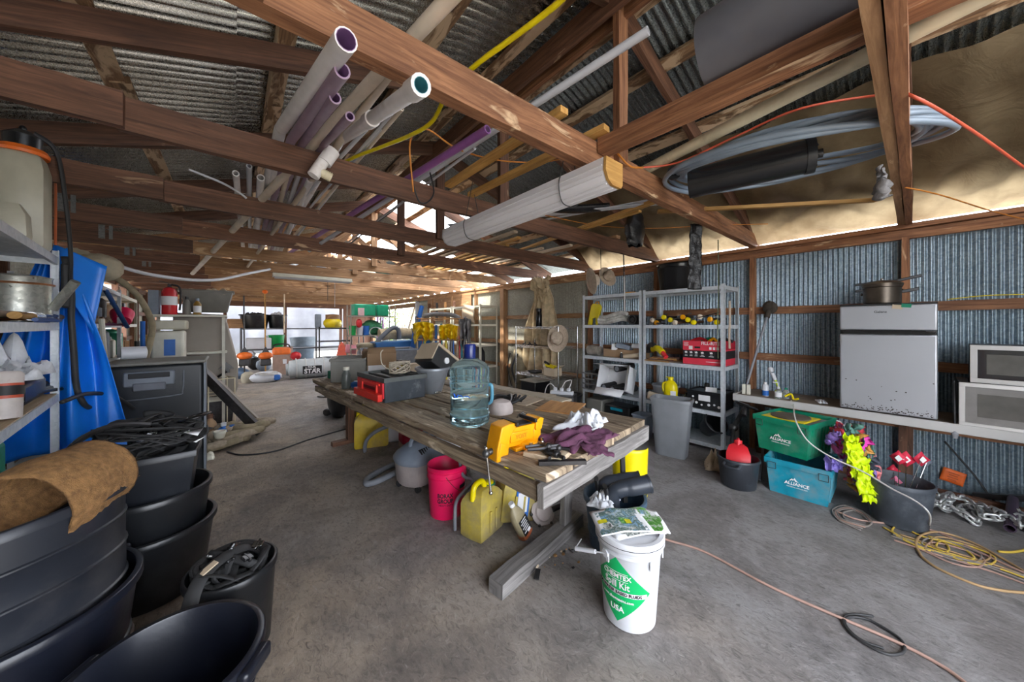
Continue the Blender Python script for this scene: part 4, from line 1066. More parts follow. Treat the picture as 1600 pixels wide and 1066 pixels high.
# ================================================================ BENCH WITH FRIDGE AND MICROWAVES
bt = thing('workbench', 'long bench with a chalky white front edge along the metal wall', 'bench', (4.36, 1.30, 0), -PI / 2)
BL = 3.6
b = B(); b.box((BL / 2, .28, .705), (BL, .56, .03)); b.obj('bench_top', bench_top_m, bt, bevel=.003)
b = B(); b.box((BL / 2, -.01, .69), (BL, .025, .075)); b.box((-.01, .26, .69), (.025, .56, .075)); b.obj('front_edge', bench_white, bt, bevel=.006)
for x in (.1, 1.24, 2.46, 3.4):
    b = B(); b.beam((x, .52, 0), (x, .52, .69), .09, .05, 3, .002, up=(0, 1, 0)); b.obj('bench_leg', timber_dk, bt)
b = B(); b.beam((1.62, .50, .05), (1.62 + 1.5, .10, .60), .045, .045); b.beam((1.7, .12, .66), (3.5, .5, .40), .03, .03); b.obj('brace', tool_dk, bt)
# fridge
ft = thing('mini_fridge', 'two-door stainless compact fridge with rust specks on the bench', 'fridge', (4.37, .455, .72), -PI / 2)
fw, fh = .57, .965
b = B(); b.box((fw / 2, .28, fh / 2 + .0), (fw - .01, .44, fh - .02)); b.obj('cabinet', black_pl, ft, bevel=.006)
for (z0, z1, nm) in ((.012, .70, 'lower_door'), (.735, .955, 'upper_door')):
    b = B(); b.box((fw / 2, .03, (z0 + z1) / 2), (fw, .055, z1 - z0)); d = b.obj(nm, fridge_m, ft, bevel=.012, seg=3)
    if nm == 'lower_door':
        b = B()
        rs = random.Random(3)
        for i in range(110):
            zz = z0 + .012 + abs(rs.gauss(0, .022)) + (.0 if i % 8 else rs.random() * .3); xx = fw * (.03 + .94 * rs.random())
            s = .002 + .0035 * rs.random()
            b.ball((xx, .003, zz), (s * 1.5, .0012, s), 6, 4)
        b.obj('rust_spot', M('rust_spots', (.05, .035, .03), .9), ft)
b = B(); b.box((fw / 2, .035, .7175), (fw - .01, .04, .03)); b.prism([(.04, -.012), (fw - .03, -.012), (fw - .01, .012), (.02, .012)], .02, c=(0, .0, .712)); b.obj('door_gap_grip', black_gl, ft)
b = B(); b.box((fw / 2, .03, .962), (fw, .06, .010)); b.obj('top_trim', black_pl, ft)
writing(ft, 'Galanz', .028, ink, (fw * .45, .0018, .895), bold=.0006)
b = B(); b.tube([(fw - .06, .002, .72), (fw - .005, .002, .722)], .008, 8); b.obj('hinge_badge', chrome, ft)
t = thing('sticker_note', 'crumpled green and tan note stuck on the top of the fridge', 'note', (4.365, .10, 1.655), -PI / 2)
b = B(); b.box((0, 0, 0), (.06, .003, .035), ry_(.15)); b.obj('tan_half', card_lt, t); b = B(); b.box((.05, -.002, .008), (.055, .003, .03), ry_(.1)); b.obj('green_half', green_pl, t)
# pressure cooker
pc = M('tarnished_aluminium', (.11, .09, .07), .38, .75, .3, 12)
t = thing('pressure_cooker', 'tarnished pressure cooker with long black handles on the fridge', 'cooker', (4.60, .20, 1.685), -PI / 2 + .15)
t.scale = (1, 1, 1.35)
b = B(); b.lathe([(0, 0), (.105, 0), (.12, .012), (.122, .115), (.128, .12), (.128, .13), (0, .13)], 32); b.obj('pot_body', pc, t)
b = B(); b.lathe([(0, .128), (.132, .128), (.134, .142), (.10, .158), (.04, .166), (0, .167)], 32); b.obj('lid', pc, t)
b = B(); b.beam((.07, 0, .155), (.235, 0, .185), .03, .018, 3); b.obj('lid_handle', black_pl, t, bevel=.004)
b = B(); b.beam((.12, 0, .085), (.22, .0, .10), .026, .02, 2); b.obj('side_handle', black_pl, t, bevel=.003); b = B(); b.beam((-.12, 0, .105), (-.17, 0, .10), .05, .014); b.obj('side_handle', black_pl, t, bevel=.003); b = B(); b.beam((-.10, 0, .15), (-.17, .0, .145), .04, .014); b.obj('lid_tab', black_pl, t, bevel=.003)
b = B(); b.ball((-.128, 0, .075), .01, 8, 6); b.ball((.128, 0, .092), .011, 8, 6); b.ball((0, 0, .17), .012, 8, 6); b.obj('rivet', chrome, t)
# microwaves
def microwave(label, loc, w, h, d, dz, kind):
    t = thing('microwave_oven', label, 'microwave', loc, -PI / 2 + dz)
    b = B(); b.box((w / 2, d / 2, h / 2), (w, d, h)); b.obj('cabinet', black_pl if kind else steel, t, bevel=.006)
    b = B()
    fr = .035 if kind else .03
    b.box((w / 2, -.008, h - fr / 2), (w, .02, fr)); b.box((w / 2, -.008, fr / 2), (w, .02, fr)); b.box((fr / 2, -.008, h / 2), (fr, .02, h - 2 * fr)); b.box((w - fr / 2, -.008, h / 2), (fr, .02, h - 2 * fr))
    b.obj('door_frame', M('bright_steel', (.62, .61, .60), .3, .55, .1, 3), t, bevel=.002)
    b = B(); b.box((w / 2, -.004, h / 2), (w - 2 * fr, .014, h - 2 * fr)); b.obj('door_glass', glass_dk if kind else M('grey_oven_glass', (.22, .21, .20), .15), t)
    b = B(); b.box((w * .42, -.0125, h / 2), (w * .55, .003, h * .52)); b.obj('window_mesh', M('oven_window', (.10, .105, .11) if kind else (.12, .115, .105), .12), t)
    b = B(); b.box((w * .8, -.018, h / 2), (.02, .018, h * .7)); b.obj('door_handle', steel, t, bevel=.004)
    return t
microwave('larger grey-windowed microwave sitting on the bench at the frame edge', (4.37, -.215, .72), .60, .335, .42, 0, 0)
microwave('dark-windowed stainless microwave stacked on the larger one', (4.42, -.27, 1.056), .52, .29, .36, -.04, 1)
# bottles on the bench end
t = thing('spray_can', 'blue and white spray can on the bench end', 'can', onx(1196, 4.52, .72)); b = B(); b.lathe([(0, 0), (.03, 0), (.031, .11), (.024, .125), (0, .128)], 18); b.obj('can_body', white_pl, t)
b = B(); b.lathe([(0, .124), (.016, .124), (.014, .15), (0, .152)], 12); b.obj('cap', white_ink, t)
b = B(); b.capb = b.capt = False; b.lathe([(.0315, .005), (.0315, .06)], 18); b.obj('label_wrap', label_blue, t)
t = bottle('pump_bottle', 'clear pump bottle with a printed label on the bench', onx(1216, 4.47, .72), .032, .12, clear_pl, white_pl, lab=paper)
b = B(); b.tube([(0, 0, .115), (0, 0, .165)], .006, 8); b.beam((0, .0, .168), (-.01, .045, .166), .016, .012); b.obj('pump_head', white_pl, t)
t = bottle('pump_bottle', 'clear green-tinted bottle behind the pump bottle', onx(1228, 4.53, .72), .03, .11, clear_pl, green_pl)
t = thing('brush', 'white and neon-green scrub brush standing tilted on the bench', 'brush', onx(1222, 4.62, .73), .2, ry=.12, rx=-.35); b = B(); b.tube([(0, 0, 0), (0, 0, .17)], .012, 10); b.obj('brush_handle', lime_cloth, t)
b = B(); b.tube([(0, 0, .17), (0, .0, .25)], .02, 10); b.ball((0, 0, .29), (.04, .03, .035), 14, 10); b.obj('brush_head', white_pl, t)
b = B(); b.tube(smooth_path([(0, .05, .02), (.0, .0, .05), (.01, -.02, .0), (0, -.06, .012)]), .01, 6); solo('hose_nozzle', b, yellow_clean, 'small yellow nozzle lying by the pump bottles', 'nozzle', onx(1236, 4.50, .725))
t = thing('wooden_block', 'worn cream block the pole rests on at the bench end', 'block', onx(1166, 4.46, .72), .2); b = B(); b.box((-.0, .022, .055), (.05, .036, .11)); b.box((0, -.022, .055), (.05, .036, .11)); b.obj('block_half', cream_pl, t, bevel=.005)
a = onx(1167, 4.47, .83); c = V((4.86, PX(1203, 480, 4.86).y, PX(1203, 480, 4.86).z))
t = thing('cultivator', 'long grey pole tool with a muddy head leaning on the wall', 'garden tool', a)
b = B(); b.tube([(0, 0, 0), c - a], .013, 10); b.obj('shaft', grey_pl, t)
b = B(); d = (c - a); b.ball(d, (.05, .075, .075), 12, 8, j=.1); b.tube([d * .86, d * .98], .028, 10); b.obj('tool_head', M('muddy_tool', (.05, .04, .03), .9, 0, .4, 20, .5), t)
b = crumple(.16, .07, .03, 3); solo('glove', b, white_cloth, 'white crumpled glove lying on the bench left of the fridge', 'glove', onx(1283, 4.55, .722), .3)
white_cord = cord([onx(1236, 4.36, .735), onx(1240, 4.33, .70), PX(1241, 648, 3.86), PX(1248, 668, 3.74), PX(1265, 692, 3.69), PX(1300, 715, 3.68), PX(1350, 738, 3.66), PX(1392, 763, 3.60), PX(1430, 783, 3.54), PX(1452, 803, 3.53), PZ(1452, 824, .01)], .0055, white_cord_m, 'white cord dropping from the bench across the crates to the floor', group=None)
t = thing('plug_cord', 'dark cord with a plug hanging by the microwaves', 'cord', onx(1492, 4.345, .66)); b = B(); b.tube(smooth_path([(0, 0, 0), (.01, .0, .1), (.05, .0, .3), (.06, 0, .4)]), .006, 6); b.obj('cable', rubber, t); b = B(); b.lathe([(0, -.05), (.014, -.045), (.02, -.01), (.008, .01), (0, .01)], 12); b.obj('plug', grey_pl, t)
# crates under the bench
def lidded_crate(label, loc, rz_, w, d, h, mt, wear):
    t = thing('storage_crate', label, 'crate', loc, rz_)
    b = B(); n = 4
    P = [(0, 0), (.5, 0), (.5, .01), (.555, h - .05), (.585, h - .05), (.59, h), (.57, h), (.545, h - .01), (.49, .02), (0, .02)]
    b.lathe([(r, z) for r, z in P], 60, sx=w * .90, sy=d * .90, sq=.98); b.obj('crate_wall', mt, t, ang=40)
    for i in range(7):
        x = -w * .36 + i * w * .12
        for s in (-1, 1): b = B(); b.beam((s * w * .455, x * d / w, .03), (s * w * .50, x * d / w, h - .05), .014, .02); b.obj('rib', mt, t)
    b = B()
    for s in (-1, 1):
        x = s * w * .40
        for (q0, q1) in (((x - .03, h - .035), (x + .03, h - .035)), ((x - .03, h - .09), (x + .03, h - .09)), ((x - .03, h - .035), (x - .03, h - .09)), ((x + .03, h - .035), (x + .03, h - .09))):
            b.tube([(q0[0], -d * .535, q0[1]), (q1[0], -d * .525, q1[1])], .0025, 5)
    b.obj('wire_bail', wire, t)
    writing(t, 'ALLIANCE', .036, white_ink, (.0, -d * .497 - h * .0, h * .40), Euler((PI / 2 - .12, 0, 0)), bold=.0008)
    writing(t, 'MATERIAL HANDLING', .014, white_ink, (.0, -d * .492, h * .40 - .03), Euler((PI / 2 - .12, 0, 0)))
    b = B(); b.prism([(-.03, 0), (-.012, .022), (-.004, .012), (.006, .03), (.02, .008), (.032, 0), (.012, 0), (.004, .014), (-.006, .004), (-.014, .01), (-.02, 0)], .003, c=(-.02, -d * .505, h * .40 + .024)); b.obj('printed_logo', white_ink, t)
    return t
C1 = V((3.99, .66, 0))
lidded_crate('turquoise storage crate on the floor under the bench', C1, -PI / 2 + .02, .43, .52, .31, teal_pl, 0)
C2 = V((4.10, .74, .318))
lidded_crate('green storage crate stacked on the turquoise one', C2, -PI / 2 - .22, .42, .50, .32, green_pl, 0)
t = thing('drum_cover', 'yellow-edged round plate lying in the green crate top', 'lid', C2 + V((0, 0, .302)), -PI / 2 - .22)
b = B(); b.box((-.02, -.02, .0), (.34, .34, .012)); b.obj('plate', yellow_clean, t, bevel=.02)
b = B(); b.lathe([(0, .0), (.15, 0), (.15, .012), (0, .014)], 30, c=(-.02, -.02, .004)); b.obj('round_patch', M('dirty_brown_disc', (.12, .10, .07), .8), t)
b = B(); b.box((0, 0, 0), (.42, .44, .01)); solo('crate_cover', b, grey_pl, 'dusty dark lid inset in the green crate', 'lid', C2 + V((0, 0, .285)), -PI / 2 - .22)
# heap of coloured garments / flags
hm = [(.75, .12, .16), (.60, .60, .60), (.85, .05, .45), (.10, .25, .20), (.35, .22, .65), (.5, .03, .05), (.9, .30, .30), (.06, .07, .1), (.65, .3, .05), (.55, .1, .3)]
for i in range(38):
    a = random.uniform(-1, 1); hz = random.random()
    p = V((3.98 + .10 * a, .385 + .06 * random.uniform(-1, 1) - .12 * (1 - hz), .20 + .42 * hz)); c = hm[i % 10]
    q = B(); sd_ = i * 3.1
    q.grid(lambda u, v: V(((u - .5) * .13, .10 * nz(u * 4 + sd_, v * 4), (v - .5) * .13 + .07 * nz(u * 5, v * 5 + sd_, 2))) * (1 + .2 * nz(u * 2, v * 2, sd_)), 12, 12)
    solo('flag_bundle', q, M('flag_cloth_%d' % (i % 10), c, .6, 0, .25, 20, .2), 'crumpled %s marker flag in the heap beside the green crate' % ('rosy red', 'light grey', 'hot pink', 'dark green', 'violet', 'deep red', 'coral', 'navy', 'rusty orange', 'plum pink')[i % 10], 'flag', p, random.uniform(0, 6), 'heap of marker flags beside the crates', random.uniform(-.7, .7), 0, solid=.003, ang=180)
for i in range(7):
    p = V((3.80 - .005 * i, .33 - .016 * i, .62 - .052 * i)); sd_ = i * 1.7
    q = B(); q.grid(lambda u, v: V(((u - .5) * (.085 + .03 * (i % 2)) * (1 + .3 * nz(v * 4, sd_)), .035 * nz(u * 5 + sd_, v * 5), -v * .17 + .025 * nz(u * 6, v * 3, sd_))), 10, 12)
    solo('flagging', q, lime_cloth, 'neon yellow flagging hanging over the black tub', 'flagging', p, -1.0 + .35 * random.uniform(-1, 1), 'neon yellow flagging over the tub', .25 * random.uniform(-1, 1), 0, solid=.004, ang=60)
q = B(); q.grid(lambda u, v: V(((u - .5) * .11, .08 * nz(u * 5, v * 5), -v * .09 + .05 * nz(u * 4, v * 4, 3))), 10, 10)
solo('flag', q, M('lilac_cloth', (.30, .24, .62), .6), 'lilac cloth hanging at the left of the flag heap', 'cloth', (3.80, .43, .40), -1.2, solid=.003)
solo('flag', B().grid(lambda u, v: V(((u - .5) * .08, .06 * nz(u * 6, v * 5, 5), -v * .08 + .04 * nz(u * 5, v * 5, 9))), 8, 8), M('magenta_cloth', (.80, .02, .42), .5), 'magenta cloth in the middle of the flag heap', 'cloth', (3.84, .36, .57), -1.4, solid=.003)
# tub with red flags
TB = V((3.90, .085, 0))
tub('flag_tub', 'dusty black tub holding red marker flags under the bench', 'tub', TB, .15, .18, .33, M('dusty_dark_tub', (.055, .065, .08), .6, 0, .4, 8, .1, (.16, .18, .2), .4), n=40, sx=1.0, sy=1.0, rim=.006, rimh=.03)
for i, (u, v, s) in enumerate(((1404, 716, 1), (1416, 718, 1.1), (1440, 718, 1), (1400, 752, .7), (1396, 735, .8), (1448, 722, .7))):
    p = PX(u, v, 4.0 + .02 * i); base = V((TB.x + .05 * (i % 3 - 1), TB.y - .03 * (i % 2), .03))
    t = thing('marker_flag', 'red marker flag on a wire, standing in the dusty tub' if i not in (3, 5) else ('small pink marker flag low in the dusty tub' if i == 3 else 'pale grey flag at the edge of the tub'), 'flag', base, 0, 'red marker flags standing in the tub' if i not in (3, 5) else None)
    b = B(); b.tube([(0, 0, 0), p - base], .0022, 5); b.obj('flag_wire', steel, t)
    R = rz(-PI / 2 + .3 * (i % 3)); b = B()
    b.add([(p - base) + R @ V((x_ * s, .006 * (q_ % 2), z_ * s)) for q_, (x_, z_) in enumerate(((0, .062), (.02, .03), (.052, .0), (.022, -.035), (0, -.055), (-.024, -.03), (-.05, .004), (-.02, .034)))], [(0, 1, 2, 3, 4, 5, 6, 7)])
    b.obj('flag_sheet', (M('red_flag', (.70, .03, .07), .5), M('pink_flag', (.9, .25, .4), .5), grey_blue)[0 if i not in (3, 5) else (1 if i == 3 else 2)], t, solid=.001)
    if i < 3:
        b = B(); b.add([(p - base) + R @ V(q_) for q_ in ((-.02, -.012, 0), (0, -.012, -.026), (.022, -.012, 0), (0, -.012, .028))], [(0, 1, 2, 3)]); b.obj('flag_print', white_ink, t)
# black pot with red gas can
PB = PZ(1157, 762, 0) + V((.04, .03, 0))
tub('plant_pot', 'black pot holding a red fuel can, in front of the shelf post', 'pot', PB, .14, .165, .27, M('worn_black_pot', (.03, .034, .042), .45, 0, .3, 6, 0, (.1, .12, .14), .3), rim=.008, handles=1)
t = thing('fuel_can', 'red plastic fuel can sitting in the black pot', 'fuel can', PB + V((.0, .0, .13)), .3, ry=.35)
t.scale = (1.2, 1.2, 1.15)
b = B(); b.lathe([(0, 0), (.10, 0), (.11, .015), (.11, .13), (.085, .19), (.045, .215), (0, .22)], 36, sq=.8, sy=.75); b.obj('can_body', red_pl, t)
b = B(); b.tube(smooth_path([(-.06, 0, .18), (-.05, 0, .24), (.03, 0, .25), (.07, 0, .19)]), .012, 8); b.obj('handle', red_pl, t)
b = B(); b.lathe([(0, .22), (.028, .22), (.028, .25), (0, .25)], 14, c=(-.04, 0, -.01)); b.obj('cap', red_pl, t)
# string trimmer standing in the pot, and metal stick
a = PB + V((-.06, .08, .05)); 
t = thing('edging_tool', 'black tool with a wide oval head leaning by the bench end', 'tool', a)
tp = PX(1166, 634, 4.2) - a; md = PX(1146, 668, 4.25) - a
b = B(); b.tube([(0, 0, 0), md], .014, 8); b.tube([md, tp], .022, 10); b.obj('shaft', rubber, t)
b = B(); b.lathe([(0, -.012), (.08, -.012), (.09, 0), (.08, .014), (0, .016)], 22, c=tp, R=rx_(.25) @ ry_(.2), sy=1.3); b.obj('oval_head', black_gl, t)
b = B(); b.ball(md, .045, 12, 8); b.tube([tp * .85, tp], .025, 10); b.obj('joint', dark_steel, t)
a = PZ(1187, 752, 0); c = PX(1196, 665, 4.3) - a; b = B(); b.beam((0, 0, 0), c, .02, .03, 3, .001); solo('lever', b, hose_grey, 'grey bent bar standing between the pot and the crates', 'bar', a + V((0, 0, .01)))
b = crumple(.24, .2, .17, 8); solo('crumpled_sack', b, card_lt, 'crumpled pale sack on the floor beside the black pot', 'sack', PZ(1112, 735, 0) + V((.1, .0, 0)), .4, solid=.003)
# orange notice on the wall
t = thing('notice', 'orange printed tag stuck low on the metal wall', 'notice', PX(1489, 745, 4.94), -PI / 2, rx=0, ry=.2)
b = B(); b.grid(lambda a, c: V(((a - .5) * .13, .004 * math.sin(a * 5), (c - .5) * .12)), 6, 4); b.obj('sheet', M('orange_sheet', (.9, .17, .03), .5), t, solid=.002)
for i in range(3): writing(t, ('KEEP OUT', 'DANGER', 'NOTICE')[i], .018, M('faded_print', (.45, .12, .05), .6), (0, -.007, .03 - .028 * i)) if False else None
b = B()
for i in range(4): b.box((0, -.006, .03 - .02 * i), (.06 - .012 * (i % 2), .001, .007))
b.obj('faded_print', M('faded_print', (.45, .10, .03), .6), t)
cord([PX(1476, 690, 4.85), PX(1520, 740, 4.85), PX(1560, 790, 4.85), PX(1610, 815, 4.85)], .007, rubber, 'black cable slanting down the metal wall to the chain', group=None, name='cable', cat='cable')
# chain heap
chain_m = M('galvanized_chain', (.62, .63, .62), .35, .6, .25, 30)
t = thing('chain', 'heap of thick galvanized chain along the foot of the wall', 'chain', (4.42, -.25, 0))
pts = []
rs = random.Random(5)
for i in range(230):
    s = i / 230
    pts.append(V((.15 * math.sin(i * .41) + rs.uniform(-.02, .02), .30 - .95 * (.5 - .5 * math.cos(PI * s)) + .12 * math.sin(i * .23), .02 + .075 * abs(math.sin(i * .17)) * (1 if s < .8 else .4))))
lm = None
for i in range(len(pts) - 1):
    d = (pts[i + 1] - pts[i]); d.normalize()
    if lm is None:
        b = B(); pt = []
        for k in range(12):
            a = 2 * PI * k / 12; pt.append((math.cos(a) * .021 + (.016 if math.cos(a) > 0 else -.016), math.sin(a) * .021, 0))
        b.tube(pt, .0078, 6, closed=True); o = b.obj('chain_link', chain_m, t, ang=180); lm = o
    else:
        o = lm.copy(); col.objects.link(o)
    o.location = pts[i]
    q = V((1, 0, 0)).rotation_difference(d); o.rotation_mode = 'QUATERNION'
    from mathutils import Quaternion
    o.rotation_quaternion = q @ Quaternion((1, 0, 0), (i % 2) * PI / 2 + rs.uniform(-.4, .4))
t = thing('drain_tube', 'short dark purple pipe lying on the chain heap', 'pipe', PZ(1578, 826, .06)); b = B(); b.pipe((0, 0, 0), PX(1583, 780, 4.75) - PZ(1578, 826, .06), .028, .006, 16); b.obj('pipe_wall', M('dark_purple_pipe', (.055, .035, .06), .5), t)
# cords on the floor
FG = 'cord loops tangled on the floor by the wall'
fp = lambda u, v: PZ(u, v, .008)
pinkc = M('dusty_pink_cord', (.40, .25, .20), .6); tanc = M('tan_cord', (.42, .27, .13), .6); ylc = M('yellow_cord', (.60, .42, .06), .6); gcord = M('grey_cord', (.24, .21, .19), .6)
cord([fp(1345, 829), fp(1310, 812), fp(1301, 797), fp(1320, 790), fp(1345, 800), fp(1362, 815), fp(1350, 823), fp(1322, 812), fp(1318, 801), fp(1342, 797), fp(1358, 806)], .006, gcord, 'grey cord coiled at the corner of the turquoise crate', group=FG)
cord([fp(1303, 797), fp(1340, 812), fp(1400, 820), fp(1460, 830), fp(1500, 848), fp(1540, 868), fp(1600, 895), fp(1650, 915)], .007, pinkc, 'dusty pink cord running from the crate along the tub', group=FG)
cord([fp(1380, 824), fp(1410, 840), fp(1440, 858), fp(1480, 862), fp(1475, 848), fp(1440, 838), fp(1405, 822), fp(1395, 832), fp(1430, 852), fp(1500, 872), fp(1522, 872), fp(1500, 855), fp(1450, 838)], .006, ylc, 'yellow cord in long flat loops beside the tub', group=FG)
cord([fp(1440, 870), fp(1431, 850), fp(1441, 836), fp(1470, 832), fp(1520, 848), fp(1570, 875), fp(1620, 905), fp(1680, 940)], .0075, tanc, 'tan cord sweeping in a wide bend from the tub', group=FG)
cord([fp(1440, 870), fp(1465, 888), fp(1520, 912), fp(1560, 922), fp(1610, 927), fp(1680, 930)], .0075, tanc, 'tan cord bowing out into the floor at the right', group=FG)
cord([fp(1395, 835), fp(1430, 848), fp(1470, 866), fp(1530, 880), fp(1600, 900)], .006, gcord, 'grey cord under the yellow loops', group=FG)
cord([fp(1560, 862), fp(1590, 862), fp(1640, 850), fp(1700, 846)], .0075, ylc, 'yellow cord leaving the frame by the chain', group=FG)
cord([fp(985, 822), fp(1040, 843), fp(1100, 862), fp(1200, 915), fp(1300, 960), fp(1400, 1003), fp(1480, 1046), fp(1540, 1095)], .0075, pinkc, 'long straight dusty pink cord crossing the foreground floor', name='extension_cord', cat='cord')
cord([fp(1364, 963), fp(1332, 960), fp(1318, 967), fp(1325, 985), fp(1350, 1005), fp(1385, 1022), fp(1410, 1020), fp(1412, 1006), fp(1395, 990), fp(1355, 968), fp(1325, 965), fp(1322, 978), fp(1345, 1000), fp(1380, 1013)], .006, rubber, 'thin black cord loop lying over the long pink cord', name='cord_loop', cat='cord')
cord([fp(355, 706), fp(380, 711), fp(430, 705), fp(480, 688), fp(535, 672), fp(560, 668)], .009, rubber, 'brown-black cable across the floor by the far table leg', name='cable', cat='cable')

for k, (du, dv, m_, nm) in enumerate(((6, 3, tanc, 'tan'), (-8, 5, gcord, 'dark grey'), (14, 9, ylc, 'dull yellow'), (-3, 12, pinkc, 'faded pink'))):
    cord([fp(1400 + du, 832 + dv), fp(1440 + du, 846 + dv), fp(1490 + du, 868 + dv), fp(1530 + du, 874 + dv), fp(1540 + du, 862 + dv), fp(1505 + du, 846 + dv), fp(1460 + du, 836 + dv), fp(1450 + du, 848 + dv), fp(1490 + du, 862 + dv), fp(1560 + du, 884 + dv), fp(1640 + du, 915 + dv)], .0055, m_, '%s cord in the flat tangle right of the tub' % nm, group=FG)
for k in range(3):
    cord([fp(1348 + 4 * k, 826 - 2 * k), fp(1312 + 3 * k, 814 - k), fp(1304 + 2 * k, 800), fp(1325, 792 + 2 * k), fp(1352 - 3 * k, 802 + k), fp(1366 - 4 * k, 816)], .0055, (gcord, pinkc, gcord)[k], ('outer grey', 'faded pink', 'inner grey')[k] + ' loop of the cord coil at the turquoise crate corner', group=FG)
t = thing('power_strip', 'white power strip with plugs on a dark box behind the table end', 'power strip', V((3.75, 3.35, .0)), .5)
b = B(); b.box((0, 0, .5), (.10, .34, .05)); b.obj('strip_body', white_pl, t, bevel=.01)
for i in range(3): b = B(); b.box((0, -.1 + .1 * i, .545), (.05, .05, .05)); b.obj('plug', white_pl, t, bevel=.008)
b = B(); b.tube(smooth_path([(0, -.1, .56), (.02, -.14, .68), (.03, -.05, .66), (0, .0, .57)]), .008, 6); b.tube(smooth_path([(0, .1, .56), (.0, .18, .62), (.02, .26, .5), (0, .3, .1)]), .008, 6); b.obj('cord', white_cord_m, t)
b = B(); b.box((0, 0, .2375), (.3, .4, .475)); b.obj('stand_box', tool_dk, t, bevel=.01)
# ================================================================ WORK TABLE
TZ = .85
C00 = V((1.035, 1.034, 0)); LD = V((-.084, .9965, 0)).normalized(); WD = V((.99, .14, 0)).normalized()
tb = thing('work_table', 'long weathered plank work table in the middle of the shed', 'table', C00, math.atan2(LD.y, LD.x) - PI / 2)
# local frame: x = width, y = length
TL, TW = 3.66, 1.17
SK = .06       # the near end is cut a little askew
pw = [.225, .235, .215, .24, .215]
x = 0
for i, w in enumerate(pw):
    b = B(); y0 = SK * (x / TW) + random.uniform(-.012, .012) - .0
    L1 = TL + random.uniform(-.05, .08); zt = random.uniform(-.006, .003)
    b.beam((x + w / 2, y0, TZ - .022 + zt), (x + w / 2 + random.uniform(-.006, .006), L1, TZ - .022 + zt), w - .026, .044, 22, .0045)
    b.obj('plank', bench_wood, tb, bevel=.004); x += w + .006
b = B(); b.beam((-.02, -.024 + .02, TZ - .09), (TW, SK - .022 + .02, TZ - .09), .036, .10, 12, .003); b.obj('end_board', grey_wood, tb)
b = B(); b.beam((.012, .03, TZ - .085), (.012, TL - .2, TZ - .085), .035, .07, 20, .005, wany=.01); b.obj('side_rail', bench_wood, tb)
b = B(); b.beam((TW - .012, .12, TZ - .085), (TW - .012, TL - .2, TZ - .085), .035, .07, 12, .003); b.obj('side_rail', bench_wood, tb)
for y in (.62, 1.7, 2.7, 3.45):
    b = B(); b.beam((.03, y, TZ - .075), (TW - .03, y, TZ - .075), .05, .06, 5, .003); b.obj('cross_bearer', bench_wood, tb)
b = B(); b.beam((.84, .50, .09), (.80, .44, TZ - .10), .085, .04, 4, .003, up=(0, 1, 0)); b.obj('leg', grey_wood, tb)
b = B(); b.beam((.12, .44, .045), (1.02, .52, .045), .10, .088, 6, .003); b.obj('foot_board', grey_wood, tb)
for (x, y) in ((.43, 3.57), (1.02, 3.5)):
    b = B(); b.beam((x, y, .04), (x, y, TZ - .1), .09, .09, 4, .003, up=(0, 1, 0)); b.obj('leg', timber_dk, tb)
    b = B(); b.beam((x - .22, y, .025), (x + .14, y, .025), .09, .05, 3, .002); b.obj('foot_board', timber_dk, tb)
T = lambda u, v, z=TZ: PZ(u, v, z)
# --- water jug
JC = T(734, 661)
t = thing('water_jug', 'large clear blue water jug with a dark blue stopper, half full, on the table', 'jug', JC, math.atan2(JC.y, JC.x) - PI / 2)
JP = [(0, 0), (.115, 0), (.130, .015), (.132, .05), (.127, .065), (.127, .25), (.131, .262), (.131, .285), (.126, .30), (.132, .325), (.131, .365), (.110, .395), (.06, .425), (.034, .44), (.034, .47)]
b = B(); b.capt = False; b.lathe(JP, 44); b.obj('jug_shell', jug_m, t, ang=60)
b = B(); b.lathe([(0, .004)] + [(r - .004, z + .002) for r, z in JP[1:6]][:4] + [(.122, .175), (0, .175)], 44); b.obj('water', water_m, t, ang=60)
b = B(); b.lathe([(0, .425), (.038, .425), (.040, .432), (.040, .515), (.034, .525), (0, .525)], 26); b.obj('stopper', M('dark_blue_stopper', (.008, .018, .13), .25), t)
b = B(); b.tube(smooth_path([(.125, -.02, .255), (.142, -.03, .25), (.146, -.03, .2), (.142, -.03, .15), (.125, -.02, .13)]), .012, 10); b.obj('handle', M('blue_grip', (.10, .30, .42), .2), t)
b = B()
for z in (.068, .25, .30): b.tube([(.130 * math.cos(a / 40 * 2 * PI), .130 * math.sin(a / 40 * 2 * PI), z) for a in range(40)], .0035, 6, closed=True)
b.obj('moulded_ring', jug_m, t)
b = B(); rs = random.Random(2); w_ = []
for i in range(12): w_.append((-.075 + .011 * i, .2 + rs.uniform(-.012, .014)))
b.tube([((.1305) * math.sin(x / .13 - .35), -(.1305) * math.cos(x / .13 - .35), z) for x, z in w_], .006, 6, flat=.4); b.obj('blue_scribble', M('blue_scribble', (.0, .10, .6), .5), t)
# --- bench vise
def w2l(p, th): return rz(-th.rotation_euler.z) @ (p - th.location)
vt = thing('bench_vise', 'bright orange-yellow bench vise bolted to the table corner', 'vise', V((1.165, 1.36, TZ)), -.05)
vt.scale = (.86, .86, .86)
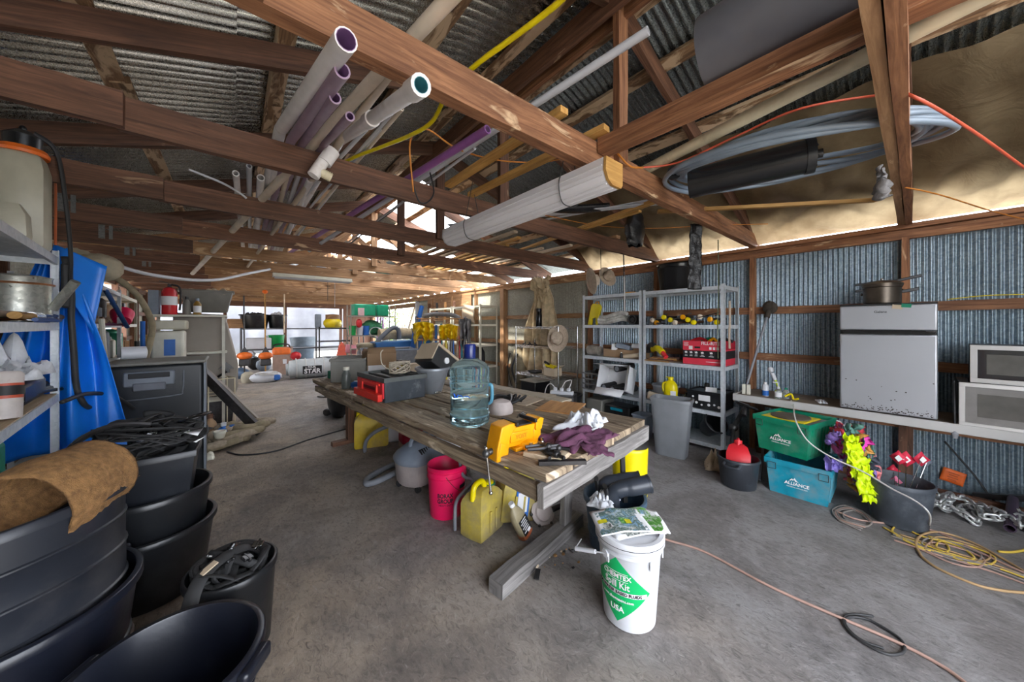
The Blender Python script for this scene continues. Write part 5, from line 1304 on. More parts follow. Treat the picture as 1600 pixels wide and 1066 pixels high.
# local: jaws run along x (screw axis) with the handle at -x
b = B(); b.box((.04, 0, .012), (.20, .14, .022)); b.prism([(-.02, .02), (.14, .02), (.11, .06), (.10, .10), (.0, .10), (-.0, .06)], .09)
b.box((.12, .0, .06), (.06, .11, .10)); b.prism([(.10, .10), (.15, .10), (.17, .165), (.14, .175), (.105, .16)], .13); b.obj('fixed_jaw', orange_pt, vt, bevel=.005)
b = B(); b.box((-.01, 0, .085), (.26, .10, .11)); b.box((-.01, -.054, .085), (.16, .008, .06)); b.obj('slide_bar', orange_pt, vt, bevel=.006)
b = B(); b.prism([(-.19, -.035), (-.11, -.035), (-.10, .05), (-.09, .10), (-.04, .155), (-.045, .17), (-.10, .172), (-.155, .16), (-.165, .12), (-.185, .04)], .12); b.obj('moving_jaw', orange_pt, vt, bevel=.006)
b = B(); b.box((-.052, 0, .165), (.018, .16, .022)); b.obj('jaw_plate', tool_dk, vt, bevel=.002); b = B(); b.box((.09, 0, .165), (.018, .16, .022)); b.obj('jaw_plate', tool_dk, vt, bevel=.002); b = B(); b.box((.02, 0, .145), (.13, .085, .008)); b.obj('anvil_plate', tool_dk, vt, bevel=.002)
b = B(); b.box((.02, -.1, .012), (.06, .07, .02)); b.box((.02, .1, .012), (.06, .07, .02)); b.box((.13, -.085, .012), (.05, .05, .02)); b.obj('mount_lug', orange_pt, vt, bevel=.008)
b = B(); b.lathe([(0, .0), (.085, 0), (.085, .02), (.065, .03), (0, .03)], 28, c=(.06, 0, .02)); b.obj('swivel_base', orange_pt, vt)
b = B(); b.prism([(-.182, .0), (-.125, .0), (-.118, .06), (-.165, .075)], .128, c=(0, 0, 0)); b.obj('jaw_cheek', orange_pt, vt, bevel=.004)
for (x, y) in ((.02, -.115), (.13, -.09), (.02, .115)):
    b = B(); b.tube([(x, y, .02), (x, y, .055)], .010, 8); b.tube([(x, y, .022), (x, y, .034)], .016, 6); b.obj('bolt', chrome, vt, ang=30)
b = B(); b.tube([(-.16, 0, .02), (-.225, 0, .01)], .018, 14); b.ball((-.225, 0, .01), .024, 12, 8); b.obj('screw_boss', dark_steel, vt)
b = B(); b.tube([(-.225, 0, .035), (-.205, -.02, -.215)], .0065, 10); b.ball((-.226, .0, .042), .013, 10, 8); b.ball((-.205, -.02, -.215), .012, 10, 8); b.obj('tommy_bar', chrome, vt)
writing(vt, 'YOST', .035, M('vise_emboss', (.62, .22, .0), .5), (-.01, -.0595, .085), bold=.001)
# --- boards and cloths at the near corner
def board(name, lab, c, w, d, h, mt, rot, cat='board', z=TZ):
    b = B(); b.beam((-w / 2, 0, h / 2), (w / 2, 0, h / 2), d, h, 2); return solo(name, b, mt, lab, cat, V((c.x, c.y, z)), rot, bevel=.002)
board('pine_board', 'pale pine board under the plum cloth near the table corner', T(872, 698), .42, .20, .022, pale_wood, .35)
board('laminate_tile', 'orange-brown wood-look tile lying on the table', T(877, 637), .36, .30, .012, orange_tile, .42, 'tile')
board('hardboard_sheet', 'pale tan hardboard sheet lying behind the orange-brown tile', T(822, 622), .50, .34, .008, WOOD('tan_hardboard', (.42, .33, .24), (.52, .42, .31)), .25)
board('long_board', 'long pale board lying along the far edge of the table', T(800, 612), .14, 1.3, .02, WOOD('pale_board', (.40, .34, .25), (.55, .48, .37)), .1)
b = crumple(.42, .26, .055, 5, 36, .7); solo('cloth', b, purple_cloth, 'plum cloth crumpled over the pine board', 'cloth', V((*T(905, 690).xy, TZ + .02)), .05, solid=.003, ang=180)
b = B(); b.grid(lambda a, c: V((a * .14 + .02 * nz(c * 5, a), c * .16, .02 * math.sin(PI * c) + .012 * nz(a * 6, c * 5) - .05 * max(0, a - .6))), 14, 14)
solo('cloth_corner', b, purple_cloth, 'loose end of plum cloth hanging at the table end', 'cloth', T(918, 712, TZ + .015), -.5, solid=.003, ang=180)
b = crumple(.27, .22, .09, 9, 36, .8); solo('rag', b, white_cloth, 'white crumpled rag lying on the plum cloth', 'rag', V((*T(912, 672).xy, TZ + .03)), .3, solid=.003, ang=180)
t = thing('pliers', 'heap of oily black pliers and grips beside the vise', 'pliers', T(866, 718), .0)
for k in range(5):
    a = .6 * k + .3; o = V((.03 * math.cos(k * 2.1), .03 * math.sin(k * 2.1), .012 + .012 * k)); b = B()
    d = V((math.cos(a), math.sin(a), 0)) ; nrm = V((-d.y, d.x, 0))
    for s in (-1, 1): b.tube(smooth_path([o - d * .055, o + nrm * s * .004, o + d * .04 + nrm * s * .022, o + d * .11 + nrm * s * .018]), .0085, 6)
    b.ball(o, .018, 8, 6); b.obj('pliers_pair', tool_dk, t)
b = B(); b.beam((-.12, 0, .012), (.10, -.03, .012), .03, .018, 2); solo('flat_file', b, tool_dk, 'flat dark bar lying on the table corner edge', 'tool', T(880, 724), -.5)
# mortar bowl / cap with tangle
t = thing('ceramic_bowl', 'upturned pinkish bowl lying beside the jug', 'bowl', T(783, 645), .2); b = B(); b.lathe([(.0, 0), (.085, 0), (.09, .01), (.086, .05), (.068, .085), (.03, .10), (0, .102)], 26); b.obj('bowl_body', clay, t)
for i in range(4):
    b = B(); b.tube(smooth_path([(.13 * math.cos(a * 1.1 + i) * (1 + .2 * (a % 2)), .10 * math.sin(a * 1.1 + i), .025 + .03 * ((a + i) % 3)) for a in range(8)]), .009, 6)
    solo('strap_tangle', b, tool_dk if i % 2 else strap_m, 'dark strap tangled around the upturned bowl', 'strap', T(796 - 5 * i, 636), .3 * i, 'dark straps around the bowl')
b = B(); b.tube(smooth_path([(.0, 0, .01), (.05, .03, .02), (.09, -.02, .015), (.05, -.05, .02), (.0, -.02, .03), (.06, .0, .04)]), .005, 6); solo('wire_coil', b, steel, 'small coil of pale wire behind the vise', 'wire', T(808, 655))
# grey plant pot with electronics box
GP = T(676, 614)
t = tub('plant_pot', 'silver-grey plastic plant pot on the table holding a black frame', 'pot', GP, .085, .155, .25, silver_pl, ribs=(), rim=.012, rimh=.022, n=40)
b = B(); b.box((0, -.105, .022), (.06, .02, .02), rz(.0)); b.obj('drain_lip', chrome, t, bevel=.004)
t = thing('equipment_box', 'tilted black box with tan frame stuffed in the grey plant pot', 'box', GP + V((.0, .0, .21)), .2, rx=-.1, ry=.62)
b = B(); b.box((0, 0, .10), (.30, .24, .17)); b.obj('box_body', rubber, t, bevel=.006)
b = B(); b.box((0, 0, .20), (.33, .25, .025)); b.box((-.16, 0, .12), (.012, .25, .16)); b.obj('tan_frame', card_lt, t, bevel=.003)
b = B(); b.lathe([(0, 0), (.03, 0), (.03, .012), (0, .012)], 14, R=rx_(PI / 2), c=(.0, -.125, .11)); b.box((.0, -.135, .11), (.045, .01, .045), ry_(.7)); b.obj('white_dial', paper, t)
b = B(); b.box((.06, .02, .225), (.12, .10, .02)); b.obj('red_cover', M('salmon_plastic', (.75, .16, .10), .4), t, bevel=.004)
b = B(); b.tube(smooth_path([(-.05, .1, .2), (-.02, .12, .27), (.08, .12, .28), (.12, .1, .21)]), .008, 6); b.tube([(.16, -.1, .2), (.2, -.12, .26), (.22, .1, .25), (.17, .12, .2)], .005, 6); b.obj('wire_bail', tool_dk, t)
# black and red drawer box
DB = V((1.13, 3.10, TZ)); dbz = .10
t = thing('parts_organizer', 'dark parts box with a bright red front drawer on the table', 'organizer', V((DB.x, DB.y, TZ)), dbz)
b = B(); w, d, h = .38, .55, .21
b.box((0, 0, h * .42), (w, d, h * .84)); b.obj('box_body', M('charcoal_plastic', (.045, .052, .062), .5, 0, .3, 8, 0, (.25, .26, .27), .15), t, bevel=.008)
b = B(); open_box(b, w + .02, d + .02, .035, .014, False, h * .82); b.box((0, 0, h * .83), (w, d, .01))
for i in range(3): b.box((-w / 2 + (i + .8) * w / 3.2, 0, h * .88), (.008, d, .03))
b.obj('open_tray', M('dusty_charcoal', (.10, .105, .10), .6), t)
b = B(); R0 = (-w / 2 - .006)
b.box((R0, 0, .10), (.02, d * .96, .13)); b.obj('drawer', red_pl, t, bevel=.004)
b = B(); b.box((R0 - .025, 0, .045), (.04, d * .94, .06)); b.box((R0 - .012, .14, .11), (.02, .03, .10)); b.box((R0 - .012, -.16, .11), (.02, .03, .10)); b.box((R0 - .012, 0, .148), (.02, d * .8, .018)); b.obj('drawer_front', M('bright_red_plastic', (.80, .035, .02), .4), t, bevel=.004)
b = B(); b.box((R0 - .0125, -.01, .105), (.006, .24, .025)); b.obj('drawer_slot', M('dark_red', (.12, .01, .01), .6), t)
# coil of beige cord on it
t = thing('cord_bundle', 'bundle of beige cord wound up on the parts box', 'cord', V((DB.x + .08, DB.y + .0, TZ + .19)), .1)
for k in range(9):
    b = B(); ph = k * .8; b.tube([(.10 * math.cos(a / 14 * 2 * PI), .06 * math.sin(a / 14 * 2 * PI) * math.cos(k * .35), .065 + .055 * math.sin(a / 14 * 2 * PI + ph) * .9) for a in range(14)], .0065, 6, closed=True); b.obj('cord_loop', M('beige_cord', (.46, .39, .30), .7), t, ang=180)
b = B(); b.tube(smooth_path([(-.1, 0, .05), (-.16, .02, .10), (-.17, .03, .2), (-.14, .05, .23)]), .006, 6); b.obj('loose_end', MATS['beige_cord'], t)
t = thing('oil_can', 'small yellow and dark can at the back corner of the parts box', 'can', V((DB.x + .16, DB.y + .22, TZ + .19)), 0); b = B(); b.lathe([(0, 0), (.028, 0), (.028, .06), (0, .06)], 16); b.obj('lower_half', yellow_clean, t); b = B(); b.lathe([(0, .06), (.0285, .06), (.0285, .11), (0, .112)], 16); b.obj('upper_half', tool_dk, t)
carton('cardboard_box', 'brown and white cardboard box behind the parts box', V((*(T(592, 588)).xy, TZ)), .34, .34, .30, card, -.1, flaps=(.08, .0, .06, .0), fang=(1.2, 2, 1.1, 2))
o = [x for x in col.objects if x.get('label', '').startswith('brown and white cardboard')][0]
b = B(); b.box((-.1705, .0, .08), (.001, .338, .16)); b.box((-.06, -.1705, .08), (.2, .001, .16)); b.obj('white_panel', paper, o)
# cooler / grey crate, bottle, blue packet, green tin
t = thing('storage_bin', 'dark grey open bin standing on the far left end of the table', 'bin', V((*T(548, 592).xy, TZ)), -.35); b = B(); open_box(b, .36, .5, .26, .015); b.box((0, -.25, .25), (.38, .02, .03)); b.box((-.185, 0, .25), (.02, .5, .03)); b.box((0, .25, .25), (.38, .02, .03)); b.obj('bin_wall', grey_tub, t, bevel=.006)
t = bottle('grease_bottle', 'dark squeeze bottle with a cream cap at the table edge', T(541, 607), .045, .22, M('grey_clear', (.10, .11, .10), .3), cream_pl, neck=.6)
t = box_thing('soft_packet', 'blue and white soft packet lying beside the parts box', 'packet', V((*T(570, 606).xy, TZ)), (.22, .2, .07), label_blue, .3, bevel=.03)
b = B(); b.box((.0, 0, .072), (.16, .14, .01)); b.obj('white_top', paper, t, bevel=.004)
t = box_thing('small_tin', 'small green tin at the far corner of the table', 'tin', V((*T(517, 591).xy, TZ)), (.06, .05, .09), green_pl, .2)
box_thing('paper_block', 'white carton with a dark slot behind the cord bundle', 'box', V((*T(640, 590).xy, TZ)), (.24, .14, .17), card_lt, .2)

# ================================================================ UNDER AND BESIDE THE TABLE
def jerry(label, loc, rot, w, d, h, mt, lab=None, rx=0, ry=0, name='fuel_can'):
    t = thing(name, label, 'fuel can', loc, rot, None, rx, ry)
    b = B()
    P = [(0, .006), (.46, .0), (.5, .02), (.5, .62 * h), (.47, .70 * h), (.36, .80 * h), (.22, .86 * h), (0, .87 * h)]
    b.lathe([(r, z) for r, z in P], 44, sx=w * .94, sy=d * .94, sq=.9); b.obj('can_body', mt, t, ang=30)
    b = B(); b.tube(smooth_path([(-.38 * w, 0, .72 * h), (-.34 * w, 0, .94 * h), (-.20 * w, 0, 1.0 * h), (-.02 * w, 0, .98 * h), (.06 * w, 0, .84 * h)]), .020, 10); b.obj('handle', yellow_clean, t)
    b = B(); b.lathe([(0, .80 * h), (.036, .80 * h), (.036, .93 * h), (.028, .94 * h), (0, .94 * h)], 18, c=(.24 * w, 0, -.03 * h)); b.obj('cap', yellow_clean, t)
    b = B(); b.tube([(.24 * w + .042 * math.cos(a / 20 * 2 * PI), .042 * math.sin(a / 20 * 2 * PI), .86 * h) for a in range(20)], .005, 6, closed=True); b.obj('cap_ring', green_pl, t)
    b = B(); b.box((-.12 * w, -.505 * d, .3 * h), (.02, .012, .4 * h)); b.box((.1 * w, -.505 * d, .3 * h), (.02, .012, .4 * h)); b.obj('moulded_rib', mt, t, bevel=.004)
    if lab:
        b = B(); b.box((.05 * w, -.512 * d, .38 * h), (.11, .006, .22)); b.obj('label_back', label_blue, t, bevel=.003)
        b = B(); b.box((.05 * w, -.518 * d, .38 * h), (.08, .004, .14)); b.obj('label_panel', paper, t)
    return t
jerry('dusty yellow fuel can standing below the vise', PZ(757, 836, 0) + V((.02, .05, 0)), .30, .30, .20, .37, yellow_dirty)
jerry('second yellow fuel can with a blue label, tilted behind the first', PZ(806, 812, 0) + V((0, .03, .02)), -.35, .30, .22, .40, yellow_dirty, 1, ry=.12)
# pink bucket
PKC = PZ(702, 800, 0) + V((-.01, .02, 0))
t = thing('bucket', 'hot pink bucket with black printing under the table edge', 'bucket', PKC, -.25)
b = B(); b.capt = False
b.lathe([(0, 0), (.130, 0), (.134, .01), (.148, .30), (.155, .302), (.155, .312), (.149, .314), (.150, .345), (.156, .347), (.156, .357), (.150, .359), (.152, .385), (.156, .39), (.150, .395), (.144, .39), (.128, .02), (0, .02)], 48); b.obj('bucket_wall', pink_pl, t, ang=50)
for k, (row, z) in enumerate((('BORAX', .19), ('GROUP', .15))): writing(t, row, .045, ink, (-.35, z), bend=.1425, bold=.0015, sx=.8)
writing(t, 'HEAVY DUTY', .018, ink, (-.32, .118), bend=.140)
b = B(); b.capb = b.capt = False; b.lathe([(.148, .235), (.1495, .262)], 48); bb = B()
bb.grid(lambda a, c: V((.1495 * math.sin(.45 + a * .5), -.1495 * math.cos(.45 + a * .5), .225 + .028 * c)), 8, 1); bb.obj('printed_bar', ink, t)
b = B(); b.tube([(.155 * math.sin(a), -.155 * math.cos(a) - .02 * math.sin((a + .3) * 1.2) ** 2, .34 - .13 * math.sin((a + .3) / 1.9 * PI) ** 1) for a in [x * .1 for x in range(-3, 17)]], .002, 5); b.obj('wire_bail', chrome, t)
# bent grey tube (chair frame)
a0 = PZ(711, 828, .015); b = B(); c = a0
pts = [a0, a0 + V((0, 0, .10)), a0 + V((.03, .02, .20)), PZ(738, 752, .30), PX(722, 740, PZ(738, 752, .30).x - .03), PX(715, 690, PZ(738, 752, .30).x)]
b = B(); b.tube([p - c for p in smooth_path(pts)], .013, 10); solo('bent_tube', b, hose_grey, 'bent grey metal tube standing between bucket and fuel can', 'frame', c)
# oil bottle, green valve dome
t = thing('oil_bottle', 'dirty bottle of oil with a dark label leaning on the fuel can', 'bottle', PZ(826, 846, 0) + V((.01, .04, .03)), .25, rx=-.18, ry=-.42)
b = B(); b.lathe([(0, 0), (.045, 0), (.05, .012), (.05, .17), (.035, .215), (.018, .235), (.016, .255), (0, .255)], 22, sx=1.1, sy=.75, sq=.4); b.obj('bottle_body', M('amber_dirty', (.33, .28, .17), .4, 0, .3, 10), t)
b = B(); b.lathe([(0, .25), (.02, .25), (.02, .275), (0, .275)], 14); b.obj('cap', paper, t)
b = B(); b.box((0, -.040, .09), (.085, .006, .12)); b.obj('label_back', tool_dk, t, bevel=.002)
b = B()
for i in range(6): b.box((-.008 * (i % 2), -.0435, .14 - i * .017), (.05 + .008 * (i % 2), .001, .006))
b.box((.012, -.0437, .045), (.03, .001, .02)); b.obj('label_print', paper, t)
b = B(); b.lathe([(0, 0), (.052, 0), (.052, .03), (0, .03)], 22, sx=1.1, sy=.76, sq=.4); b.obj('oil_residue', M('red_oil', (.42, .12, .05), .3), t)
t = thing('gauge_dome', 'round grey cast dome lying by the table leg', 'casting', PZ(858, 822, 0) + V((0, .06, .08)), -.3, rx=1.1)
b = B(); b.lathe([(0, -.02), (.085, -.02), (.095, -.015), (.095, -.005), (.07, .0), (.06, .012), (.03, .018), (0, .018)], 30); b.obj('dome', dust_pink, t)
b = B(); 
for k in range(6): b.ball((.098 * math.cos(k * 1.047), .098 * math.sin(k * 1.047), -.005), .012, 8, 6)
b.tube([(.08, 0, -.01), (.2, .02, 0)], .022, 10); b.obj('flange', dark_steel, t)
# shop vacuum
VC = PZ(668, 762, 0) + V((.0, .13, 0))
t = thing('shop_vacuum', 'dusty grey wet-dry vacuum with slotted lid beside the pink bucket', 'vacuum', VC, .35)
b = B(); b.lathe([(0, .05), (.19, .05), (.20, .07), (.215, .25), (0, .25)], 36, sx=1.1, sy=.85, sq=.35); b.obj('tank', dust_pink, t)
b = B(); b.lathe([(0, .245), (.225, .245), (.232, .26), (.23, .30), (.20, .34), (.13, .39), (.07, .41), (0, .415)], 36, sx=1.1, sy=.85, sq=.3); b.obj('motor_lid', grey_blue, t)
b = B()
for k in range(8): b.box((-.14 + .025 * k, -.115, .345 - .0 * k), (.008, .06, .05), rx_(-.6))
for k in range(7): b.box((.0 + .022 * k, -.02, .402), (.007, .07, .012))
b.obj('vent_slot', ink, t)
b = B(); b.tube(smooth_path([(-.14, .0, .37), (-.12, .0, .44), (.0, .0, .47), (.12, .0, .45), (.16, 0, .38)]), .02, 10, flat=.7); b.obj('handle', grey_blue, t)
for (x, y) in ((-.16, -.12), (.16, -.12), (.16, .12), (-.16, .12)):
    b = B(); b.tube([(x - .015, y, .028), (x + .015, y, .028)], .028, 12); b.tube([(x, y, .03), (x, y, .09)], .018, 8); b.obj('caster', rubber, t)
pv = [VC + V((-.2, .02, .14)), PZ(620, 738, .06), PZ(590, 752, .03), PZ(573, 756, .03), PZ(578, 745, .03), PZ(610, 728, .03), PZ(650, 715, .04), PZ(668, 700, .05)]
cord(pv, .028, hose_grey, 'grey corrugated vacuum hose looping on the floor', name='vacuum_hose', cat='hose', n=10)
# far under-table group
t = jerry('yellow fuel can far under the table, by the dark leg', PZ(578, 700, 0) + V((.05, .1, 0)), -.3, .42, .26, .50, M('dull_yellow', (.58, .40, .02), .5, 0, .25, 6, 0, (.25, .18, .1), .35))
cord([PZ(570, 706, .02), PZ(572, 690, .15), PZ(585, 676, .25), PZ(610, 665, .33), PZ(650, 655, .42), PZ(690, 648, .45)], .022, hose_grey, 'dusty grey hose curving out from under the table', name='hose', cat='hose')
box_thing('white_canister', 'white plastic canister under the table behind the yellow can', 'canister', PZ(618, 693, 0) + V((.08, .12, 0)), (.28, .2, .44), white_pl, -.2, bevel=.03)
t = box_thing('fuel_can', 'square crimson fuel can under the table', 'fuel can', PZ(643, 703, 0) + V((.05, .12, .06)), (.27, .2, .25), M('crimson_plastic', (.45, .008, .04), .4), -.1, bevel=.025)
b = B(); b.tube(smooth_path([(-.1, 0, .24), (-.08, 0, .29), (.05, 0, .29), (.08, 0, .24)]), .013, 8); b.obj('handle', MATS['crimson_plastic'], t)
box_thing('wood_block', 'pale block the crimson can stands on', 'block', PZ(643, 703, 0) + V((.05, .12, 0)), (.26, .2, .058), pale_wood, -.1)
t = thing('chainsaw', 'orange and black machine at the top of the far yellow can', 'machine', PZ(565, 676, 0) + V((.02, .42, 0)), 0); b = B(); b.ball((0, 0, .50), (.14, .12, .09), 12, 8); b.obj('orange_housing', orange_pl, t); b = B(); b.box((0, 0, .22), (.2, .2, .44)); b.obj('stand', tool_dk, t)
t = thing('trash_bag', 'black bag slumped behind the far table leg', 'bag', PZ(525, 663, 0) + V((.12, .4, 0)), 0); b = B(); b.ball((0, 0, .32), (.16, .2, .34), 16, 12, j=.06); b.obj('bag_body', black_pl, t)
b = B(); b.lathe([(0, 0), (.05, 0), (.06, .02), (.06, .10), (.045, .14), (0, .15)], 16, R=ry_(PI / 2)); solo('lamp_head', b, tool_dk, 'small dark cylinder lying on the floor left of the table', 'canister', PZ(508, 645, .06), .5)
b = B(); b.beam((0, 0, .02), (.55, .25, .02), .2, .03, 3, .002); b.beam((.05, -.1, .05), (.5, .1, .05), .08, .03); solo('scrap_board', b, grey_wood, 'flat scrap boards on the floor beyond the table leg', 'board', PZ(502, 622, 0), .2)
b = B(); b.ball((0, 0, 0), (.12, .12, .09), 14, 10, j=.05); solo('cloth_lump', b, white_pl, 'pale plastic lump hanging under the table edge', 'bag', T(706, 688, .66))
t = thing('clear_jug', 'cloudy clear jug behind the vise bar under the table', 'jug', PZ(748, 765, 0) + V((.05, .45, 0)), 0); b = B(); b.lathe([(0, 0), (.11, 0), (.12, .02), (.12, .26), (.06, .34), (.03, .36), (0, .36)], 22); b.obj('jug_body', clear_pl, t); b = B(); b.lathe([(0, .355), (.035, .355), (.035, .385), (0, .385)], 14); b.obj('cap', white_pl, t)
# debris by the foot board
rs = random.Random(11)
for i in range(26):
    p = PZ(rs.uniform(836, 905), rs.uniform(845, 890), 0); s = rs.uniform(.004, .018)
    b = B(); b.ball((0, 0, s * .5), (s, s * .8, s * .5), 6, 5, j=.2)
    solo('wood_chip', b, rs.choice((tool_dk, pale_wood, orange_tile, coir)), 'small chip in the sweepings by the table foot board', 'chip', p, group='sweepings by the foot board')
b = B(); b.beam((0, 0, .0), (.05, .02, .02), .03, .012); solo('black_clip', b, tool_dk, 'small black clip on the floor in front of the foot board', 'clip', PZ(838, 905, .012), .2)
b = B(); b.ball((0, 0, .012), (.02, .012, .014), 10, 6); solo('pebble', b, card_lt, 'pale pebble beside the foot board', 'pebble', PZ(838, 888, 0))

# ================================================================ SPILL KIT BUCKET
SB = PZ(983, 958, 0)
t = thing('spill_bucket', 'white lidded bucket with a green diamond label in the foreground', 'bucket', SB, 0)
aim = math.atan2(SB.y, SB.x) - PI / 2           # turned so that local -Y looks at the camera
t.rotation_euler.z = aim - .0
SR0, SR1, SH = .128, .158, .455
b = B(); b.lathe([(0, 0), (SR0 - .008, 0), (SR0, .008), (SR0 + (SR1 - SR0) * .8 , .365), (SR1 - .004, .368), (SR1, .372), (SR1, .385), (SR1 - .006, .388), (SR1 - .006, .405), (0, .405)], 56); b.obj('bucket_wall', white_pl, t, ang=40)
b = B(); b.lathe([(0, .404), (SR1 + .010, .404), (SR1 + .013, .408), (SR1 + .013, .445), (SR1 + .008, .452), (SR1 - .012, .452), (SR1 - .016, .440), (0, .438)], 56); b.obj('lid', white_pl, t, ang=40)
b = B(); b.capb = b.capt = False; b.lathe([(SR1 + .0138, .4245), (SR1 + .0138, .4275)], 56); b.obj('lid_seam', tool_dk, t)
for k in range(14):
    b = B(); a = k * 2 * PI / 14; b.box((math.cos(a) * (SR1 + .002), math.sin(a) * (SR1 + .002), .350), (.006, .014, .045), rz(a)); b.obj('gusset', white_pl, t) if k % 3 == 0 else None
def rcyl(z): return SR0 + (SR1 - SR0) * .8 * min(1, z / .365) + .0015
LC = -.42
def wrapdiamond(hw, h0, h1, mt, name, off=0):
    b = B(); n = 20; zc = (h0 + h1) / 2; vs = []; fs = []
    for j in range(n + 1):
        z = h0 + (h1 - h0) * j / n; w = hw * (1 - abs(z - zc) / ((h1 - h0) / 2)); w = max(w, 1e-4); r = rcyl(z) + off
        for i in range(25):
            a = LC + (i / 24 * 2 - 1) * w / r; vs.append(V((math.sin(a) * r, -math.cos(a) * r, z)))
    for j in range(n):
        for i in range(24): fs.append((j * 25 + i, j * 25 + i + 1, (j + 1) * 25 + i + 1, (j + 1) * 25 + i))
    b.add(vs, fs); return b.obj(name, mt, t, ang=180)
wrapdiamond(.163, .045, .368, label_green, 'diamond_label')
b = B(); z0, z1 = .185, .207; vs = []; fs = []
for j in (0, 1):
    z = (z0, z1)[j]; r = rcyl(z) + .0016; w = .163 * (1 - abs((z0 + z1) / 2 - .206) / .161) - .006
    for i in range(21): a = LC + (i / 20 * 2 - 1) * w / r; vs.append(V((math.sin(a) * r, -math.cos(a) * r, z)))
b.add(vs, [(i, i + 1, i + 22, i + 21) for i in range(20)]); b.obj('label_band', paper, t)
def lw(txt, z, size, mt, bold=0, sx=1, da=0): writing(t, txt, size, mt, (LC + da, z), bend=lambda q: rcyl(q) + .0026, bold=bold, sx=sx, name='label_lettering')
lw('CHEMTEX', .278, .032, paper, .0006, 1.0)
lw('Spill Kit', .235, .046, paper, .0006, .9)
lw('FOR WATER BASED FLUIDS', .196, .0215, ink, .0004, .92)
lw('www.chemtexinc.com', .161, .0185, paper, .0003, .98)
lw('Made in the', .138, .010, ink, 0)
lw('USA', .113, .038, paper, .0008, 1)
b = B()
for (z, w) in ((.297, .058), (.259, .058)):
    r = rcyl(z) + .0025; b.tube([(math.sin(LC + a * w / r) * r, -math.cos(LC + a * w / r) * r, z) for a in [i / 8 - 1 for i in range(17)]], .0011, 4)
b.obj('label_border', paper, t)
b = B(); r = SR1 + .01
ha = V((r * math.sin(-.75), -r * math.cos(-.75), .365)); hb = V((-.27, -.06, .315)); b.tube([ha, hb, hb + V((.02, .09, .0))], .0035, 6); b.tube([ha.lerp(hb, .3), ha.lerp(hb, .98)], .011, 10); b.obj('bail_handle', white_pl, t)
b = B(); b.lathe([(0, 0), (.02, 0), (.02, .006), (0, .008)], 16, R=rz(-.75) @ rx_(PI / 2), c=(r * math.sin(-.75) * .97, -r * math.cos(-.75) * .97, .365)); b.obj('bail_boss', white_pl, t)
# magazines on the lid
def print_mat(name, cols, scale, seed):
    m, nt, p = _new(name)
    v = _map(nt, 'Object', (1, 1, 1)); nt.nodes['Mapping'].inputs['Location'].default_value = (seed, seed * 2, 0)
    f = _noise(nt, v, scale, 8, .75, 1.5)
    cr = nt.nodes.new('ShaderNodeValToRGB'); nt.links.new(f, cr.inputs[0]); e = cr.color_ramp.elements
    for k, c in enumerate(cols):
        q = e[k] if k < 2 else e.new(.5)
        q.color = (*c, 1)
    for k in range(len(cols)): e[k].position = .32 + .36 * k / (len(cols) - 1)
    nt.links.new(cr.outputs[0], p.inputs['Base Color']); p.inputs['Roughness'].default_value = .3
    return m
lawn = print_mat('printed_lawn', [(.01, .02, .02), (.02, .09, .02), (.07, .26, .04), (.12, .34, .06), (.5, .55, .5)], 26, 1)
skyp = print_mat('printed_sky', [(.02, .08, .20), (.06, .22, .48), (.30, .48, .66), (.03, .09, .04), (.55, .62, .64)], 20, 4)
dark_p = print_mat('printed_dark', [(.01, .01, .01), (.05, .06, .06), (.01, .02, .02), (.35, .38, .35), (.75, .75, .7)], 34, 7)
mag_y = M('magazine_yellow', (.62, .55, .02), .35, 0, .3, 60)
def magazine(label, loc, rot, cols, bend, seed):
    t = thing('magazine', label, 'magazine', loc, rot, None, .02, -.03)
    rs = random.Random(seed); W_, D_ = .27, .20
    zf = lambda x, y: bend * (x / W_ * 2) ** 2 + .010 * nz(x * 11, y * 9, seed)
    b = B(); b.grid(lambda a, c: V(((a - .5) * W_, (c - .5) * D_, zf((a - .5) * W_, (c - .5) * D_))), 14, 8); b.obj('pages', paper, t, solid=.006)
    b = B(); b.grid(lambda a, c: V(((a - .5) * (W_ - .006), (c - .5) * (D_ - .006), .0034 + zf((a - .5) * W_, (c - .5) * D_))), 14, 8); b.obj('printed_cover', cols[0], t)
    for k in range(1, 9):
        w, d = rs.uniform(.02, .07), rs.uniform(.012, .05); x0 = rs.uniform(-W_ / 2 + .004, W_ / 2 - w - .004); y0 = rs.uniform(-D_ / 2 + .004, D_ / 2 - d - .004)
        b = B(); b.grid(lambda a, c: V((x0 + a * w, y0 + c * d, zf(x0 + a * w, y0 + c * d) + .0036 + .0002 * k)), 6, 3); b.obj('printed_picture', cols[k % len(cols)], t)
    return t
LT = SB + V((0, 0, .458))
magazine('lowest magazine with dark pictures on the white bucket lid', LT + V((.02, .0, .004)), -.5, (dark_p, lawn, paper, dark_p), -.012, 1)
magazine('magazine with green lawn pictures on the right of the bucket lid', LT + V((.055, -.01, .016)), -.75, (lawn, skyp, paper, dark_p, lawn), -.014, 4)
magazine('magazine with blue and yellow pictures on top of the pile', LT + V((-.035, .03, .030)), -.62, (skyp, dark_p, mag_y, skyp, dark_p, lawn), -.018, 7)

